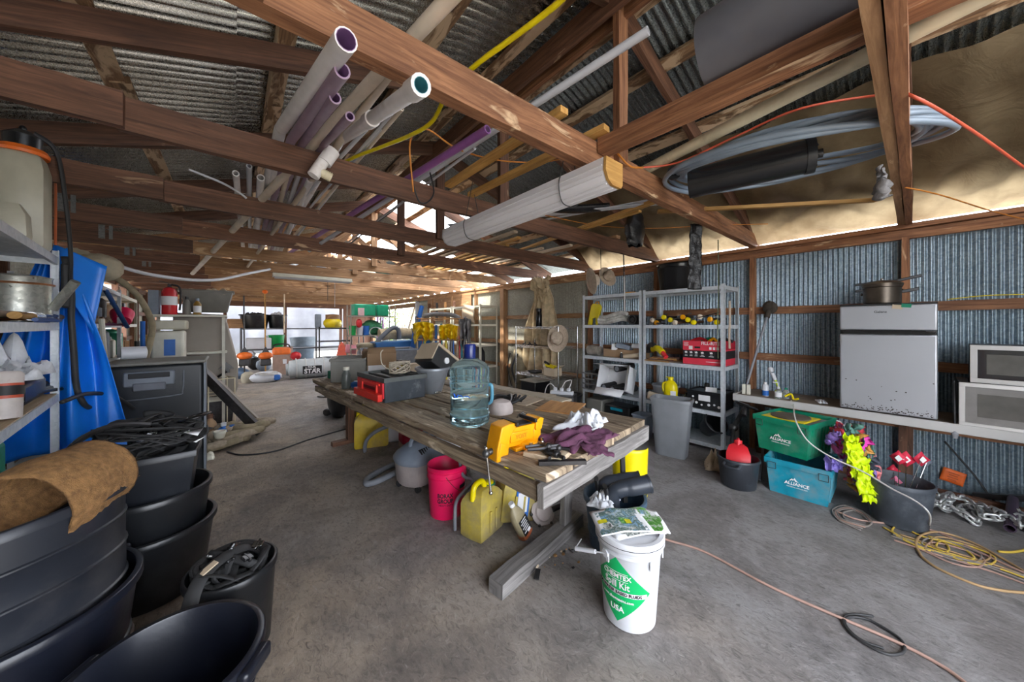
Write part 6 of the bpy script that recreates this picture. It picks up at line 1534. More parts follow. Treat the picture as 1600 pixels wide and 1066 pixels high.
# dark blue bin with rubber boots, yellow bin
BB = PZ(960, 850, 0)
tub('trash_bin', 'dark blue-grey bin full of boots just behind the white bucket', 'bin', BB, .165, .195, .34, M('navy_plastic', (.05, .09, .14), .45, 0, .25, 6, 0, (.2, .22, .25), .2), rim=.014, rimh=.03, ribs=(.1,))
def boot(label, loc, rot, rx, ry, mt):
    t = thing('rubber_boot', label, 'boot', loc, rot, 'dark rubber boots in the bin', rx, ry)
    b = B(); b.tube(smooth_path([(0, 0, .30), (0, .0, .15), (.0, .0, .05), (.02, 0, -.01), (.08, 0, -.03), (.15, 0, -.035)]), [.072] * 8 + [.066] * 8 + [.062] * 6 + [.055] * 4 + [.05] * 4 + [.045], 16, cap=True); b.obj('boot_shaft', mt, t)
    b = B(); b.tube([(0, 0, .288), (0, 0, .303)], .076, 16); b.obj('boot_cuff', mt, t)
    b = B(); b.tube(smooth_path([(-.05, 0, -.07), (.05, 0, -.075), (.17, 0, -.075)]), .055, 12, flat=.35); b.obj('sole', rubber, t)
    return t
bm = M('dark_slate_rubber', (.035, .042, .055), .35)
p = BB + V((0, 0, .36))
boot('nearer dark slate rubber boot lying across the blue-grey bin', p + V((-.06, -.04, .04)), -.75, 0, 1.35, bm)
boot('dark slate rubber boot behind the nearer one on the blue-grey bin', p + V((-.02, .06, .04)), -.75, .1, 1.4, bm)
for o in list(col.objects):
    if o.get('category') == 'boot': o.scale = (.78, .78, .78)
b = crumple(.2, .16, .06, 4); solo('white_bag', b, white_cloth, 'white plastic bag showing at the left rim of the boot bin', 'bag', p + V((-.13, .0, -.03)), .3, solid=.002)
YB = PZ(984, 800, 0)
t = thing('yellow_bin', 'tall yellow plastic scoop standing in a dark base behind the boots', 'bin', YB, math.atan2(-YB.y, -YB.x) - PI / 2)
b = B(); b.lathe([(0, 0), (.12, 0), (.13, .17), (.135, .18), (.12, .18), (.11, .02), (0, .02)], 30); b.obj('base_tub', MATS['navy_plastic'], t)
b = B(); b.grid(lambda a, c: V((.135 * math.cos(PI * .02 + PI * .96 * a) * (.93 + .1 * abs(c - .3)), .10 * math.sin(PI * a) * (.95), .15 + .38 * c)), 26, 14); b.obj('curved_back', yellow_clean, t, solid=.008, ang=180)
b = B(); b.capb = b.capt = False; b.lathe([(.122, .16), (.132, .25), (.138, .255), (.138, .265), (.128, .27)], 30, sy=.9); b.obj('lower_ring', yellow_pl, t, solid=.004)
b = B(); b.tube([(0, 0, 0), (.02, .03, .2), (.12, .1, .35)], .02, 8); solo('cable', b, rubber, 'black cord end poking between boots and the yellow scoop', 'cord', p + V((.10, -.02, -.10)))
# ================================================================ LEFT FOREGROUND BINS
def trash(label, loc, r0, r1, h, mt, ribs, rx=0, ry=0, grips=True, rz_=0, rim=.016):
    t = tub('trash_bin', label, 'bin', loc, r0, r1, h, mt, None, ribs, 56, rx=rx, ry=ry, rz_=rz_, rim=rim, rimh=.035, t=.008)
    if grips:
        for s in (-1, 1):
            b = B(); b.box((s * (r1 + .025), 0, h - .03), (.035, .13, .05)); b.obj('grip', mt, t, bevel=.012)
    return t
trash('large open blue-black bin in the very front', V((-.163, 1.561, 0)), .205, .243, .40, bin_blue, (.12, .25, .33), rz_=-.6)
tub('trash_bin', 'black bin with webbing straps just behind the front bin', 'bin', V((.0, 2.03, 0)), .145, .165, .39, black_pl, None, (), 44, rim=.008, rimh=.03)
# outer tub (torn) below the big one
trash('lower black bin the big slanting bin is stacked in', V((-.66, 2.15, 0)), .30, .345, .46, bin_blue, (.2,), grips=True, rz_=.9)
t = trash('big battered black bin holding the coir roll, leaning in the lower one', V((-.67, 2.15, .12)), .325, .375, .68, M('scuffed_black_bin', (.020, .023, .031), .36, 0, .3, 3, .06, (.075, .07, .07), .35), (.16, .29, .42, .54), ry=-.10, rx=-.08, grips=False, rz_=0)
b = B(); rs = random.Random(9)
b.tube([((.332 + rs.uniform(-.003, .006)) * math.cos(a / 60 * 2 * PI), (.332 + rs.uniform(-.003, .006)) * math.sin(a / 60 * 2 * PI), .02 + rs.uniform(-.006, .006)) for a in range(60)], .009, 6, closed=True); b.obj('torn_edge', M('torn_edge', (.16, .12, .10), .8), t)
# strap bundles in the middle bin
def straps(n, c, sx, sy, z, seed, grp, lab, mt=strap_m, w=.018):
    rs = random.Random(seed)
    for i in range(n):
        pts = [(rs.uniform(-sx, sx), rs.uniform(-sy, sy), rs.uniform(0, z)) for _ in range(6)]
        if i % 2 == 0:
            a0 = rs.uniform(0, 6); pts = [(sx * math.cos(a0 + k * .9), sy * math.sin(a0 + k * .9), z * (.3 + .6 * rs.random())) for k in range(7)]
        b = B(); b.tube(smooth_path(pts, 6), w, 6, flat=.25)
        solo('webbing_strap', b, mt, lab, 'strap', c, rs.uniform(0, 3), grp, ang=180)
straps(9, V((0, 2.03, .30)), .13, .12, .14, 3, 'straps in the bin behind the front bin', 'black webbing strap tangled in the bin behind the front bin')
t = thing('harness_strap', 'wide padded black harness band with a tan tag in the strap bin', 'strap', V((-.02, 1.98, .40)), .5)
b = B(); b.tube(smooth_path([(-.16, -.05, -.05), (-.10, .0, .02), (0, .03, .045), (.10, .04, .03), (.15, .03, -.02)]), .028, 8, flat=.3); b.obj('padded_band', rubber, t)
b = B(); b.box((-.06, .013, .045), (.06, .03, .006), ry_(-.35)); b.obj('tan_tag', card_lt, t)
for i in range(7):
    b = B(); rs = random.Random(i + 40); b.box((0, 0, .012), (.045, .03, .012)); b.box((0, 0, .012), (.01, .05, .014))
    solo('buckle', b, (black_gl, steel)[i % 3 == 0], 'plastic buckle among the straps in the bin', 'buckle', V((.02 + rs.uniform(-.1, .1), 2.05 + rs.uniform(-.09, .09), .41 + rs.uniform(0, .04))), rs.uniform(0, 3), 'buckles among the straps', rs.uniform(-.8, .8), rs.uniform(-.8, .8), bevel=.003)
# stack of tubs behind
SC = V((-.36, 2.80, 0))
tub('tub', 'lowest black tub of the nested stack, round rim showing at right', 'tub', SC + V((0, -.02, 0)), .23, .275, .38, black_pl, None, (), 44, rim=.014, rimh=.03)
tub('tub', 'middle black tub of the nested stack', 'tub', SC + V((0, 0, .14)), .215, .255, .43, black_pl, None, (), 44, rim=.012, rimh=.03)
tub('tub', 'top squarish black tub heaped with straps', 'tub', SC + V((-.01, .0, .34)), .17, .215, .46, M('matt_black_tub', (.014, .016, .021), .4, 0, .3, 3, .05, (.05, .055, .06), .3), None, (), 44, sq=.85, rim=.01, rimh=.035)
straps(16, SC + V((-.0, .0, .77)), .21, .19, .20, 5, 'straps heaped on the squarish tub', 'black webbing strap heaped on the squarish black tub', w=.02)
for i in range(4):
    b = B(); r = .12 - .02 * i; b.tube([(r * math.cos(a / 20 * 2 * PI), r * math.sin(a / 20 * 2 * PI), .03 * math.sin(a / 20 * 2 * PI * 1 + i)) for a in range(20)], .022, 8, closed=True, flat=.35)
    solo('webbing_loop', b, (strap_m, black_gl)[i % 2], 'black looped band standing up from the strap heap', 'strap', SC + V((.03 + .05 * i, -.02 + .03 * i, .84 + .03 * i)), i, 'looped bands on the strap heap', .5, .3, ang=180)
b = B(); b.tube(smooth_path([(-.30, -.1, .0), (-.22, -.12, .10), (-.10, -.14, .15), (.02, -.14, .13)]), .014, 8); b.tube(smooth_path([(-.30, -.1, .0), (-.26, -.13, -.12), (-.2, -.16, -.14)]), .014, 8); solo('wand', b, tool_dk, 'black tubular handle arching out of the strap heap', 'handle', SC + V((0, 0, .83)))
b = B(); b.box((0, 0, 0), (.10, .012, .06)); solo('blue_clip', b, blue_tarp, 'small bright blue patch among the straps', 'clip', SC + V((-.12, -.12, .86)), .3)
for i in range(26):
    rs = random.Random(i + 90); b = B(); q = [V((rs.uniform(-.05, .05), rs.uniform(-.04, .04), rs.uniform(-.01, .03))) for _ in range(3)]; b.add(q + [q[0] + V((.01, 0, .01))], [(0, 1, 2), (0, 2, 3)])
    solo('film_scrap', b, clear_pl if i % 2 else paper, 'torn scrap of clear film among the straps', 'scrap', SC + V((.05 + rs.uniform(-.16, .16), rs.uniform(-.16, .1), .83 + rs.uniform(0, .06))), group='film scraps on the strap heap', solid=.001)
# coir roll
p = V((-.62, 2.18, .80))
ra = V((-.575, 2.0, .83)); rb = V((-.455, 2.27, .86)); rd = (rb - ra)
t = thing('coir_roll', 'rolled brown coir liner standing in the big battered bin', 'coir liner', ra)
rq = V((0, 0, 1)).rotation_difference(rd.normalized()).to_matrix()
b = B(); e1, e2 = rq @ V((1, 0, 0)), rq @ V((0, 1, 0)); top = math.atan2(e2.z, e1.z)
def roll(a, c):
    an = top - 2.5 + a * 5.0; r = .148 + .004 * nz(a * 20, c * 20) + .008 * math.sin(c * 5) - .03 * max(0, .12 - a) * 4
    return rq @ V((math.cos(an) * r, math.sin(an) * r, rd.length * c + .008 * nz(a * 9, c)))
b.grid(roll, 80, 24); b.obj('mat', coir, t, solid=.014, ang=180)
b = B(); rs = random.Random(13)
for i in range(260):
    e = rs.choice((0, 1)); q = roll(rs.random(), e); o2 = V((rs.uniform(-.012, .012), rs.uniform(-.012, .012), rs.uniform(-.012, .014))); b.add([q, q + o2, q + o2 + V((.0015, 0, .0015))], [(0, 1, 2)])
b.obj('frayed_fibre', coir, t)['kind'] = 'stuff'

# dark deck box behind
t = thing('deck_box', 'tall black plastic cart with a grey grip panel behind the bins', 'cart', V((-.85, 4.40, 0)), .0)
w, h, d = .64, 1.14, .55
b = B(); b.box((w / 2, d / 2, h / 2), (w, d, h)); b.obj('cart_body', M('cart_black', (.010, .012, .015), .38, 0, .25, 3, .05, (.06, .06, .055), .15), t, bevel=.03, seg=3)
b = B(); b.box((w / 2, d / 2, h + .012), (w + .03, d + .03, .03)); b.obj('lid', grey_tub, t, bevel=.012)
b = B(); b.box((w * .44, -.008, h - .12), (w * .50, .03, .13)); b.obj('grip_frame', M('slate_grip', (.16, .18, .21), .4), t, bevel=.012)
b = B(); b.box((w * .44, -.027, h - .09), (w * .40, .012, .045)); b.obj('grip_slot', ink, t, bevel=.004)
b = B(); b.box((w * .44, -.02, h - .19), (w * .32, .03, .07)); b.obj('grip_plate', M('slate_grip2', (.12, .13, .15), .5), t, bevel=.01)
b = B(); b.tube(smooth_path([(.05, -.004, h - .05), (.06, -.004, h - .27), (.12, -.004, h - .30), (w * .7, -.004, h - .29), (w * .77, -.004, h - .25), (w * .78, -.004, h - .06)]), .006, 6); b.tube([(0, -.004, h - .55), (w, -.004, h - .57)], .006, 6); b.obj('moulded_line', MATS['slate_grip2'], t)
b = B(); b.box((w + .006, .01, h / 2), (.02, .03, h)); b.obj('edge_strip', MATS['slate_grip'], t, bevel=.004)

# ================================================================ LEFT SHELVING
SA = math.radians(96.5)
SO = V((-.66, 1.45, 0)); 
# local x runs away from the camera, local y towards the left wall
LZ = [.12, .55, 1.02, 1.515, 1.97]
s1 = shelf_unit('near left shelf unit with the sprayer on top', SO, SA, 2.42, .52, 2.02, LZ, shelf_metal, .05, None, group='steel shelf units on the left')
s1.name = 'shelf_unit'
SR = rz(SA)
def LS(x, y, z): return SO + SR @ V((x, y, z))
b = B(); b.beam((.0, .26, 1.021), (2.40, .26, 1.021), .5, .006); o = b.obj('plywood_liner', WOOD('liner_ply', (.40, .29, .17), (.55, .42, .27)), s1)
SB_ = math.radians(93.8); S2 = V((-1.14, 5.6, 0))
shelf_unit('second left shelf unit, beyond the blue tarpaulin', S2, SB_, 1.95, .52, 2.02, LZ, shelf_metal, .05, group='steel shelf units on the left')
shelf_unit('third left shelf unit far down the left side', S2 + rz(SB_) @ V((1.97, 0, 0)), SB_, 2.0, .5, 2.0, LZ, cream_pl, .05, group='steel shelf units on the left')
# sprayer on top (post at far end x = 2.42)
t = thing('backpack_sprayer', 'cream backpack sprayer with orange collar on top of the near left shelf', 'sprayer', LS(2.12, .10, 1.972), SA)
t.scale = (.8, .8, 1.22)
b = B(); b.lathe([(0, 0), (.15, 0), (.165, .02), (.165, .40), (.14, .46), (.11, .48), (0, .48)], 28, sx=.95, sy=.8, sq=.5); b.obj('tank', M('cream_tank', (.52, .49, .38), .4, 0, .12), t)
b = B(); b.lathe([(0, .475), (.125, .475), (.13, .49), (.115, .51), (0, .51)], 26); b.obj('collar', orange_pl, t)
b = B(); b.lathe([(0, .505), (.09, .505), (.095, .57), (.04, .60), (0, .60)], 22); b.ball((.0, 0, .61), .02, 8, 6); b.obj('lid', black_pl, t)
b = B(); b.tube(smooth_path([(0, -.05, .60), (.03, -.15, .54), (.08, -.19, .3), (.24, -.20, .0), (.42, -.17, -.2)]), .014, 8); b.obj('shoulder_strap', rubber, t)
b = B(); b.tube(smooth_path([(.10, -.02, .50), (.20, -.10, .47), (.24, -.12, .40), (.24, -.12, .06)]), .008, 8); b.obj('spray_hose', M('rust_orange_hose', (.48, .11, .03), .45), t)
t = thing('white_jug', 'pale squat jug at the frame edge on top of the left shelf', 'jug', LS(1.72, .07, 1.972), SA); b = B(); b.lathe([(0, 0), (.06, 0), (.065, .02), (.06, .13), (.03, .19), (0, .19)], 20, sq=.5); b.obj('jug_body', MATS['cream_tank'], t)
b = B(); b.lathe([(0, 0), (.03, 0), (.03, .09), (.018, .1), (.018, .13), (0, .13)], 14, R=ry_(.5)); solo('nozzle', b, steel, 'small silver nozzle lying on the shelf end', 'nozzle', LS(2.32, .05, 1.98), SA)
# watering can on the next level
t = thing('watering_can', 'galvanized watering can with copper bands on the left shelf', 'watering can', LS(2.17, .13, 1.522), SA)
b = B(); b.lathe([(0, 0), (.15, 0), (.15, .012), (.135, .03), (.135, .27), (.14, .28), (.10, .29), (0, .29)], 30); b.obj('can_body', METAL('can_zinc', (.36, .37, .33), (.52, .52, .47), .35, .7), t)
b = B(); b.tube([(.139 * math.cos(a / 30 * 2 * PI), .139 * math.sin(a / 30 * 2 * PI), .235) for a in range(30)], .007, 6, closed=True); b.obj('copper_band', M('copper', (.55, .24, .11), .4, .7), t); b = B(); b.tube([(.152 * math.cos(a / 30 * 2 * PI), .152 * math.sin(a / 30 * 2 * PI), .012) for a in range(30)], .009, 6, closed=True); b.obj('copper_band', M('copper', (.55, .24, .11), .4, .7), t)
b = B(); b.tube([(-.05, -.14, .08), (-.13, -.24, .26)], .024, 12); b.obj('spout', MATS['can_zinc'], t)
# pipes and hammers lying on the z=1.515 shelf end
a = PX(128, 491, -.86); 
t = thing('wood_pole', 'hollow brown tube poking out past the end of the left shelf', 'pole', LS(1.5, .12, 1.56), SA); b = B(); b.pipe((0, 0, 0), (1.16, -.12, -.004), .02, .007, 16); b.obj('tube_wall', M('brown_tube', (.26, .18, .12), .6), t)
t = thing('loppers', 'yellow-ended blue and chrome tool lying on the left shelf', 'tool', LS(1.48, .02, 1.55), SA)
b = B(); b.tube([(.0, 0, 0), (.30, 0, 0)], .024, 12, flat=.8); b.obj('yellow_grip', yellow_wood, t)
b = B(); b.tube([(.28, 0, 0), (.55, 0, .005)], .021, 10)
for i in range(9): b.tube([(.30 + .026 * i, 0, 0), (.312 + .026 * i, 0, 0)], .025, 10)
b.obj('chrome_spring', chrome, t)
b = B(); b.tube([(.55, 0, .005), (.82, -.01, .01)], .022, 10, flat=.6); b.tube([(.2, -.03, -.02), (.78, -.04, -.018)], .012, 8); b.obj('blue_handle', M('navy_handle', (.02, .06, .2), .4), t)
b = B(); b.lathe([(0, 0), (.05, 0), (.05, .03), (0, .03)], 20, R=rx_(PI / 2)); solo('disc', b, cream_pl, 'round cream disc standing behind the brown tube', 'disc', LS(2.3, .12, 1.565), SA)
b = B(); b.grid(lambda u, v: V((u * .8, v * .3, .03 + .02 * math.sin(v * 9) + .015 * nz(u * 5, v * 5))), 14, 10); solo('folded_sheet', b, card_lt, 'folded pale sheet under the tools on the left shelf', 'sheet', LS(1.3, .1, 1.53), SA, solid=.01)
# level z = 1.02: spray can, white folded fabric, black tray, pry bars
t = thing('spray_can', 'dented white paint can with a red and black label on the left shelf', 'can', LS(1.48, .05, 1.03), SA, ry=.14)
b = B(); b.lathe([(0, 0), (.055, 0), (.055, .22), (.045, .235), (0, .24)], 22); b.obj('can_body', M('scuffed_white', (.50, .45, .42), .5, 0, .2, 10, 0, (.25, .12, .1), .2), t)
b = B(); b.capb = b.capt = False; b.lathe([(.0555, .10), (.0555, .175)], 22); b.obj('red_band', M('rust_red_print', (.45, .07, .03), .5), t)
b = B(); b.capb = b.capt = False; b.lathe([(.056, .115), (.056, .163)], 22); b.obj('black_band', ink, t)
b = crumple(.5, .36, .2, 6); solo('folded_fabric', b, white_cloth, 'white folded plastic sheeting on the left shelf behind the can', 'sheeting', LS(2.05, .2, 1.18), SA, solid=.004)
box_thing('folded_tarp', 'flat dark folded pad under the white sheeting', 'pad', LS(2.05, .24, 1.03), (.55, .4, .14), tool_dk, SA, bevel=.03)
t = thing('pry_bars', 'bundle of black bars lying on the lower left shelf end', 'bars', LS(1.5, .05, 1.06), SA)
for k in range(4):
    b = B(); b.tube(smooth_path([(0, .05 * k, .02 * (k % 2)), (.6, .02 * k, .01), (1.0 + .08 * k, -.05 + .02 * k, .02 * (k - 1)), (1.22, -.12 + .06 * k, .01 + .03 * (k - 2))]), .012 + .004 * (k % 2), 8); b.obj('bar', (tool_dk, hose_grey, rubber, timber_dk)[k], t)
cord([LS(2.42, -.02, 1.985), LS(2.42, -.05, 1.75), LS(2.42, -.05, 1.55), LS(2.43, -.06, 1.3), LS(2.45, -.07, 1.05), LS(2.45, -.10, .93), LS(2.52, -.12, .88)], .017, rubber, 'black hose hanging down the end post of the near left shelf', name='hose', cat='hose')
cord([LS(2.1, -.05, 1.0), LS(2.4, -.12, 1.0), LS(2.65, -.22, .94), LS(2.75, -.3, .84), LS(2.85, -.33, .78)], .014, rubber, 'dark hooked bar curving down from the lower left shelf', name='hook', cat='hook')
box_thing('holster', 'flat black pouch hanging at the top of the shelf post', 'pouch', LS(2.46, -.03, 1.62), (.12, .05, .32), rubber, SA, bevel=.015)
# low things below the near shelf
tub('bucket', 'cream bucket at the frame edge behind the coir roll', 'bucket', LS(1.05, .1, .56), .11, .14, .28, cream_pl)
box_thing('green_tote', 'bright green tote below the near left shelf', 'tote', LS(1.6, .25, .56), (.4, .3, .3), green_pl, SA, bevel=.02)
box_thing('dark_case', 'dark case on the near left shelf second level', 'case', LS(1.3, .3, 1.52), (.5, .3, .2), grey_tub, SA, bevel=.02)
# blue tarpaulin hanging at the shelf end
def tarp(a, c):
    q = c ** .9; w = .10 + .62 * q
    x = -.18 - .04 * q + (a - .5) * w * 1.15; 
    fo = .06 * math.sin(a * 15 + 1.2) * (.25 + q) + .03 * math.sin(a * 31 + c * 3)
    return V((x, fo + .10 * nz(a * 3, c * 2), 2.06 - 1.50 * c - (.0 if a < .8 else .0)))
t = thing('tarpaulin', 'bright blue tarpaulin hanging in folds from the left shelf end', 'tarpaulin', V((-.80, 3.98, 0)), .0)
b = B(); b.grid(tarp, 70, 40); b.obj('hanging_sheet', blue_tarp, t, solid=.003, ang=180)
b = B(); b.grid(lambda a, c: V((-.18 + .24 * a * (1 - .3 * c) , -.05 - .05 * math.sin(a * 5) , 2.08 - .13 * a - .42 * c * (1 - .05 * a) * (.3 + a) )), 20, 14); b.obj('top_flap', blue_tarp, t, solid=.003, ang=180)
b = B(); b.grid(lambda a, c: V((-.62 + (a - .5) * (.12 + .42 * c), .0 + .05 * math.sin(a * 12) * c, 1.50 - .92 * c)), 30, 20); b.obj('side_fold', blue_tarp, t, solid=.003, ang=180)
# hose arching over the second shelf
cord([PY(148, 430, 5.0), PY(165, 428, 5.0), PY(190, 440, 5.1), PY(215, 462, 5.2), PY(232, 490, 5.3), PY(238, 515, 5.4), PY(228, 560, 5.4), PY(225, 575, 5.4)], .028, khaki_cloth, 'thick dark brown hose arching down over the second left shelf', name='hose', cat='hose', n=10)
t = thing('cream_bags', 'cream cloth bag slumped on top of the second left shelf', 'bag', V((-1.33, 5.95, 1.98)), SA); b = B(); b.ball((0, 0, .17), (.38, .2, .19), 18, 12, j=.06); b.obj('bag_body', M('cream_canvas', (.48, .42, .30), .9, 0, .2, 12, .3), t)
t = thing('cream_bags', 'cream cap-like cover beside the blue tarpaulin top', 'cover', V((-.98, 5.0, 1.9)), SA); b = B(); b.ball((0, 0, .15), (.22, .16, .13), 16, 10, j=.04); b.obj('bag_body', MATS['cream_canvas'], t); b = B(); b.box((0, 0, .0), (.05, .05, .06)); b.obj('foot', MATS['cream_canvas'], t)
def L2(x, y, z): return S2 + rz(SB_) @ V((x, y, z))
b = crumple(.9, .42, .14, 3); solo('blanket', b, M('patterned_cloth', (.45, .32, .22), .9, 0, .4, 25, .4), 'bundle of tan and plum cloths on the second left shelf', 'cloth', L2(.75, .2, 1.52), SA, solid=.006)
b = crumple(.7, .3, .06, 4); solo('blanket', b, purple_cloth, 'plum cloth edge hanging off the second left shelf', 'cloth', L2(1.0, .06, 1.49), SA, solid=.006)
b = B(); b.ball((0, 0, .12), (.28, .16, .13), 16, 10, j=.05); solo('green_bag', b, M('light_green_bag', (.18, .42, .14), .45, 0, .2, 12), 'light green plastic bag at the near end of the second left shelf', 'bag', L2(.15, .15, 1.1), SA)
b = B(); b.tube([(0, 0, 0), (.5, -.15, -.45)], .024, 10); solo('blue_pole', b, M('blue_pole', (.03, .10, .30), .4), 'dark blue pole slanting across the second left shelf', 'pole', L2(.75, .0, 1.92), SA)
b = B(); b.lathe([(0, 0), (.10, 0), (.13, .2), (.12, .2), (.09, .02), (0, .02)], 20); solo('pink_bucket', b, pink_pl, 'small hot pink bucket on its side beside the extinguisher shelf', 'bucket', L2(2.0, .0, 1.55), SA, ry=.9)
nt_ = M('navy_tube', (.03, .06, .16), .4); br_ = M('tan_carton', (.45, .33, .2), .8)
cl = ('pale grey-blue', 'dark oily', 'navy', 'cream', 'tan carton coloured', 'green', 'white', 'black')
cm = (grey_blue, tool_dk, nt_, cream_pl, br_, green_pl, white_pl, black_pl)
rs = random.Random(31)
for zi, (z, zn) in enumerate(((1.022, 'middle'), (1.517, 'upper'), (.552, 'low'))):
    for i in range(16 if zi != 1 else 10):
        x = .12 + (.235 if zi != 1 else .36) * i; k = rs.randrange(8); h = rs.uniform(.22, .42) if zi != 1 else rs.uniform(.12, .36); r_ = rs.uniform(.06, .10)
        nm = ('jar', 'canister', 'storage_box')[i % 3]
        if i % 3 == 2: b = B(); b.box((0, 0, h / 2), (r_ * 2, r_ * 2.4, h)); bv = .008
        else: b = B(); b.lathe([(0, 0), (r_, 0), (r_, h * .8), (r_ * (.5 if i % 3 == 0 else .95), h * .9), (r_ * .5, h), (0, h)], 16); bv = 0
        solo(nm, b, cm[k], '%s %s on the %s level of the second and third left shelves' % (cl[k], nm.replace('_', ' '), zn), nm.replace('_', ' ').split()[-1], L2(x, .14 + .12 * rs.random(), z), SB_, 'containers on the %s level of the left shelves' % zn, bevel=bv)
for i in range(7):
    rs_ = random.Random(i + 70); h = rs_.uniform(1.2, 1.6); b = B(); b.tube([(0, 0, 0), (rs_.uniform(-.2, .2), rs_.uniform(-.1, .1), h)], .022, 8)
    solo('tool_pole', b, (cream_pl, timber_tan, green_pl, tool_dk, label_blue, yellow_wood, tool_dk)[i], ('cream', 'tan wooden', 'green', 'dark', 'blue', 'yellow pine', 'second dark')[i] + ' pole standing between the left shelves and the steel stand', 'pole', V((-.95 + .03 * i, 5.35 + .16 * i, .0)), 0)
t = thing('white_machine', 'small cream machine with a white jug body behind the steel stand', 'machine', V((-.62, 6.1, 0)), 0)
b = B(); b.box((0, 0, 1.22), (.30, .3, .42)); b.obj('housing', cream_pl, t, bevel=.03); b = B(); b.box((0, 0, 1.50), (.34, .32, .12)); b.obj('ribbed_top', MATS['cream_tank'], t, bevel=.02); b = B(); b.box((0, 0, .5), (.2, .2, 1.0)); b.obj('stand', tool_dk, t)
b = B(); b.box((.02, -.155, 1.22), (.10, .01, .2)); b.obj('blue_label', label_blue, t)
b = B(); b.lathe([(0, 0), (.06, 0), (.06, .16), (.02, .17), (.02, .05), (0, .05)], 18, R=ry_(PI / 2)); solo('white_roll', b, white_pl, 'white cable reel lying above the black cart', 'reel', V((-.80, 4.75, 1.235)), .2)
# stand with fire extinguisher, grey tub, machine
t = thing('steel_cabinet', 'narrow cream steel stand carrying the extinguisher and grey tub', 'stand', V((-.82, 6.55, 0)), 0)
for x in (0, .72):
    for y in (0, .45): b = B(); b.beam((x, y, 0), (x, y, 1.62), .035, .035, up=(0, 1, 0)); b.obj('leg', cream_pl, t)
for z in (.4, 1.1, 1.63):
    b = B(); b.box((.36, .22, z), (.8, .52, .03)); b.obj('shelf_board', cream_pl, t, bevel=.003)
t = thing('fire_extinguisher', 'red fire extinguisher with white label on the steel stand', 'fire extinguisher', V((-.67, 6.62, 1.645)), 0)
b = B(); b.lathe([(0, 0), (.075, 0), (.08, .01), (.08, .30), (.06, .36), (.025, .38), (0, .38)], 24); b.obj('cylinder', red_pl, t)
b = B(); b.capb = b.capt = False; b.lathe([(.0815, .13), (.0815, .25)], 24); b.obj('label_wrap', paper, t)
b = B(); b.tube([(0, 0, .38), (0, 0, .42)], .02, 10); b.beam((0, 0, .43), (-.1, 0, .46), .02, .012); b.tube(smooth_path([(.02, 0, .42), (.10, 0, .38), (.11, 0, .2), (.10, 0, .06)]), .012, 8); b.obj('valve_and_hose', rubber, t)
box_thing('grey_box', 'grey metal box left of the fire extinguisher', 'box', V((-.82, 6.68, 1.645)), (.10, .2, .33), grey_blue, 0)
bottle('bottle', 'dark bottle right of the fire extinguisher', V((-.50, 6.66, 1.645)), .045, .26, grey_tub, black_pl)
bottle('bottle', 'amber bottle with a white label beside the grey tub', V((-.39, 6.66, 1.645)), .045, .24, M('amber_bottle', (.30, .17, .03), .3), grey_blue, lab=paper)
t = tub('storage_tub', 'olive-grey storage tub on top of the slanted machine', 'tub', V((-.30, 7.15, 1.70)), .21, .27, .34, grey_tub, sx=1.15, sy=.8, sq=.85, rim=.02, rimh=.03)
b = crumple(.5, .35, .12, 7); solo('paper_heap', b, card_lt, 'tan papers heaped in the olive-grey tub', 'paper', V((-.30, 7.15, 1.97)), 0, solid=.004)
# slanted machine (chipper hood)
t = thing('wood_chipper', 'large taupe machine hood with slanting edges at the left', 'machine', V((-.05, 7.1, 0)), .0)
b = B(); b.prism([(-.6, .42), (.08, .42), (.12, .55), (.12, .90), (-.04, 1.66), (-.6, 1.68)], .7); b.obj('hood', machine, t, bevel=.02)
b = B(); b.prism([(-.5, .0), (.05, .0), (.08, .44), (-.5, .44)], .6); b.obj('base_frame', tool_dk, t, bevel=.01)
b = B(); b.beam((-.25, -.42, .62), (-.02, -.48, .80), .05, .03); b.prism([(-.09, 0), (0, .10), (.09, 0), (.04, 0), (.04, -.06), (-.04, -.06), (-.04, 0)], .03, c=(-.02, -.44, .84)); b.obj('crank_lever', black_gl, t)
b = B(); b.tube([(-.25, -.36, .1), (-.25, -.36, .14)], .1, 16); b.obj('wheel_hub', dark_steel, t)
a = PZ(408, 676, .05); c = PX(322, 578, -.22)
b = B(); b.beam((0, 0, 0), V((-.62, .32, .86)), .07, .10, 4, .002); b.obj if False else None
solo('steel_channel', b, tool_dk, 'black steel channel leaning down to the floor from the machine', 'beam', a)
b = B(); b.beam((0, 0, 0), V((-.62, .42, .80)), .04, .05, 3, .001); solo('steel_channel', b, machine, 'thinner brown rail leaning beside the black channel', 'rail', a + V((.02, .55, .01)))
# jars and junk under it
for i, (u, v, c, cc, h) in enumerate(((313, 712, white_pl, white_pl, .42), (330, 700, card, timber_dk, .36), (352, 702, label_blue, white_pl, .26), (366, 700, clear_pl, label_blue, .22), (300, 690, cream_pl, white_pl, .4))):
    bottle('bottle', ('white tall bottle at the left foot of the machine', 'brown jug in the group at the machine foot', 'blue bottle in the group at the machine foot', 'clear bottle with blue cap at the machine foot', 'cream jug behind the white bottle at the machine foot')[i], PZ(u, v, 0) + V((-.02, .28, 0)), .065, h, c, cc)
t = thing('wire_cage', 'tan wire cage standing among the bottles', 'cage', PZ(330, 690, 0) + V((-.05, .55, 0)), .3); b = B()
for x in (0, .3):
    for y in (0, .3): b.tube([(x, y, 0), (x, y, .72)], .008, 6)
for z in (.5, .72): b.tube([(0, 0, z), (.3, 0, z), (.3, .3, z), (0, .3, z)], .008, 6, closed=True)
b.obj('cage_wire', pvc_tan, t)
t = thing('rope_heap', 'heap of thick khaki rope and sacking on the floor', 'rope', PZ(338, 706, 0) + V((0, .12, 0)), 0)
rs = random.Random(21)
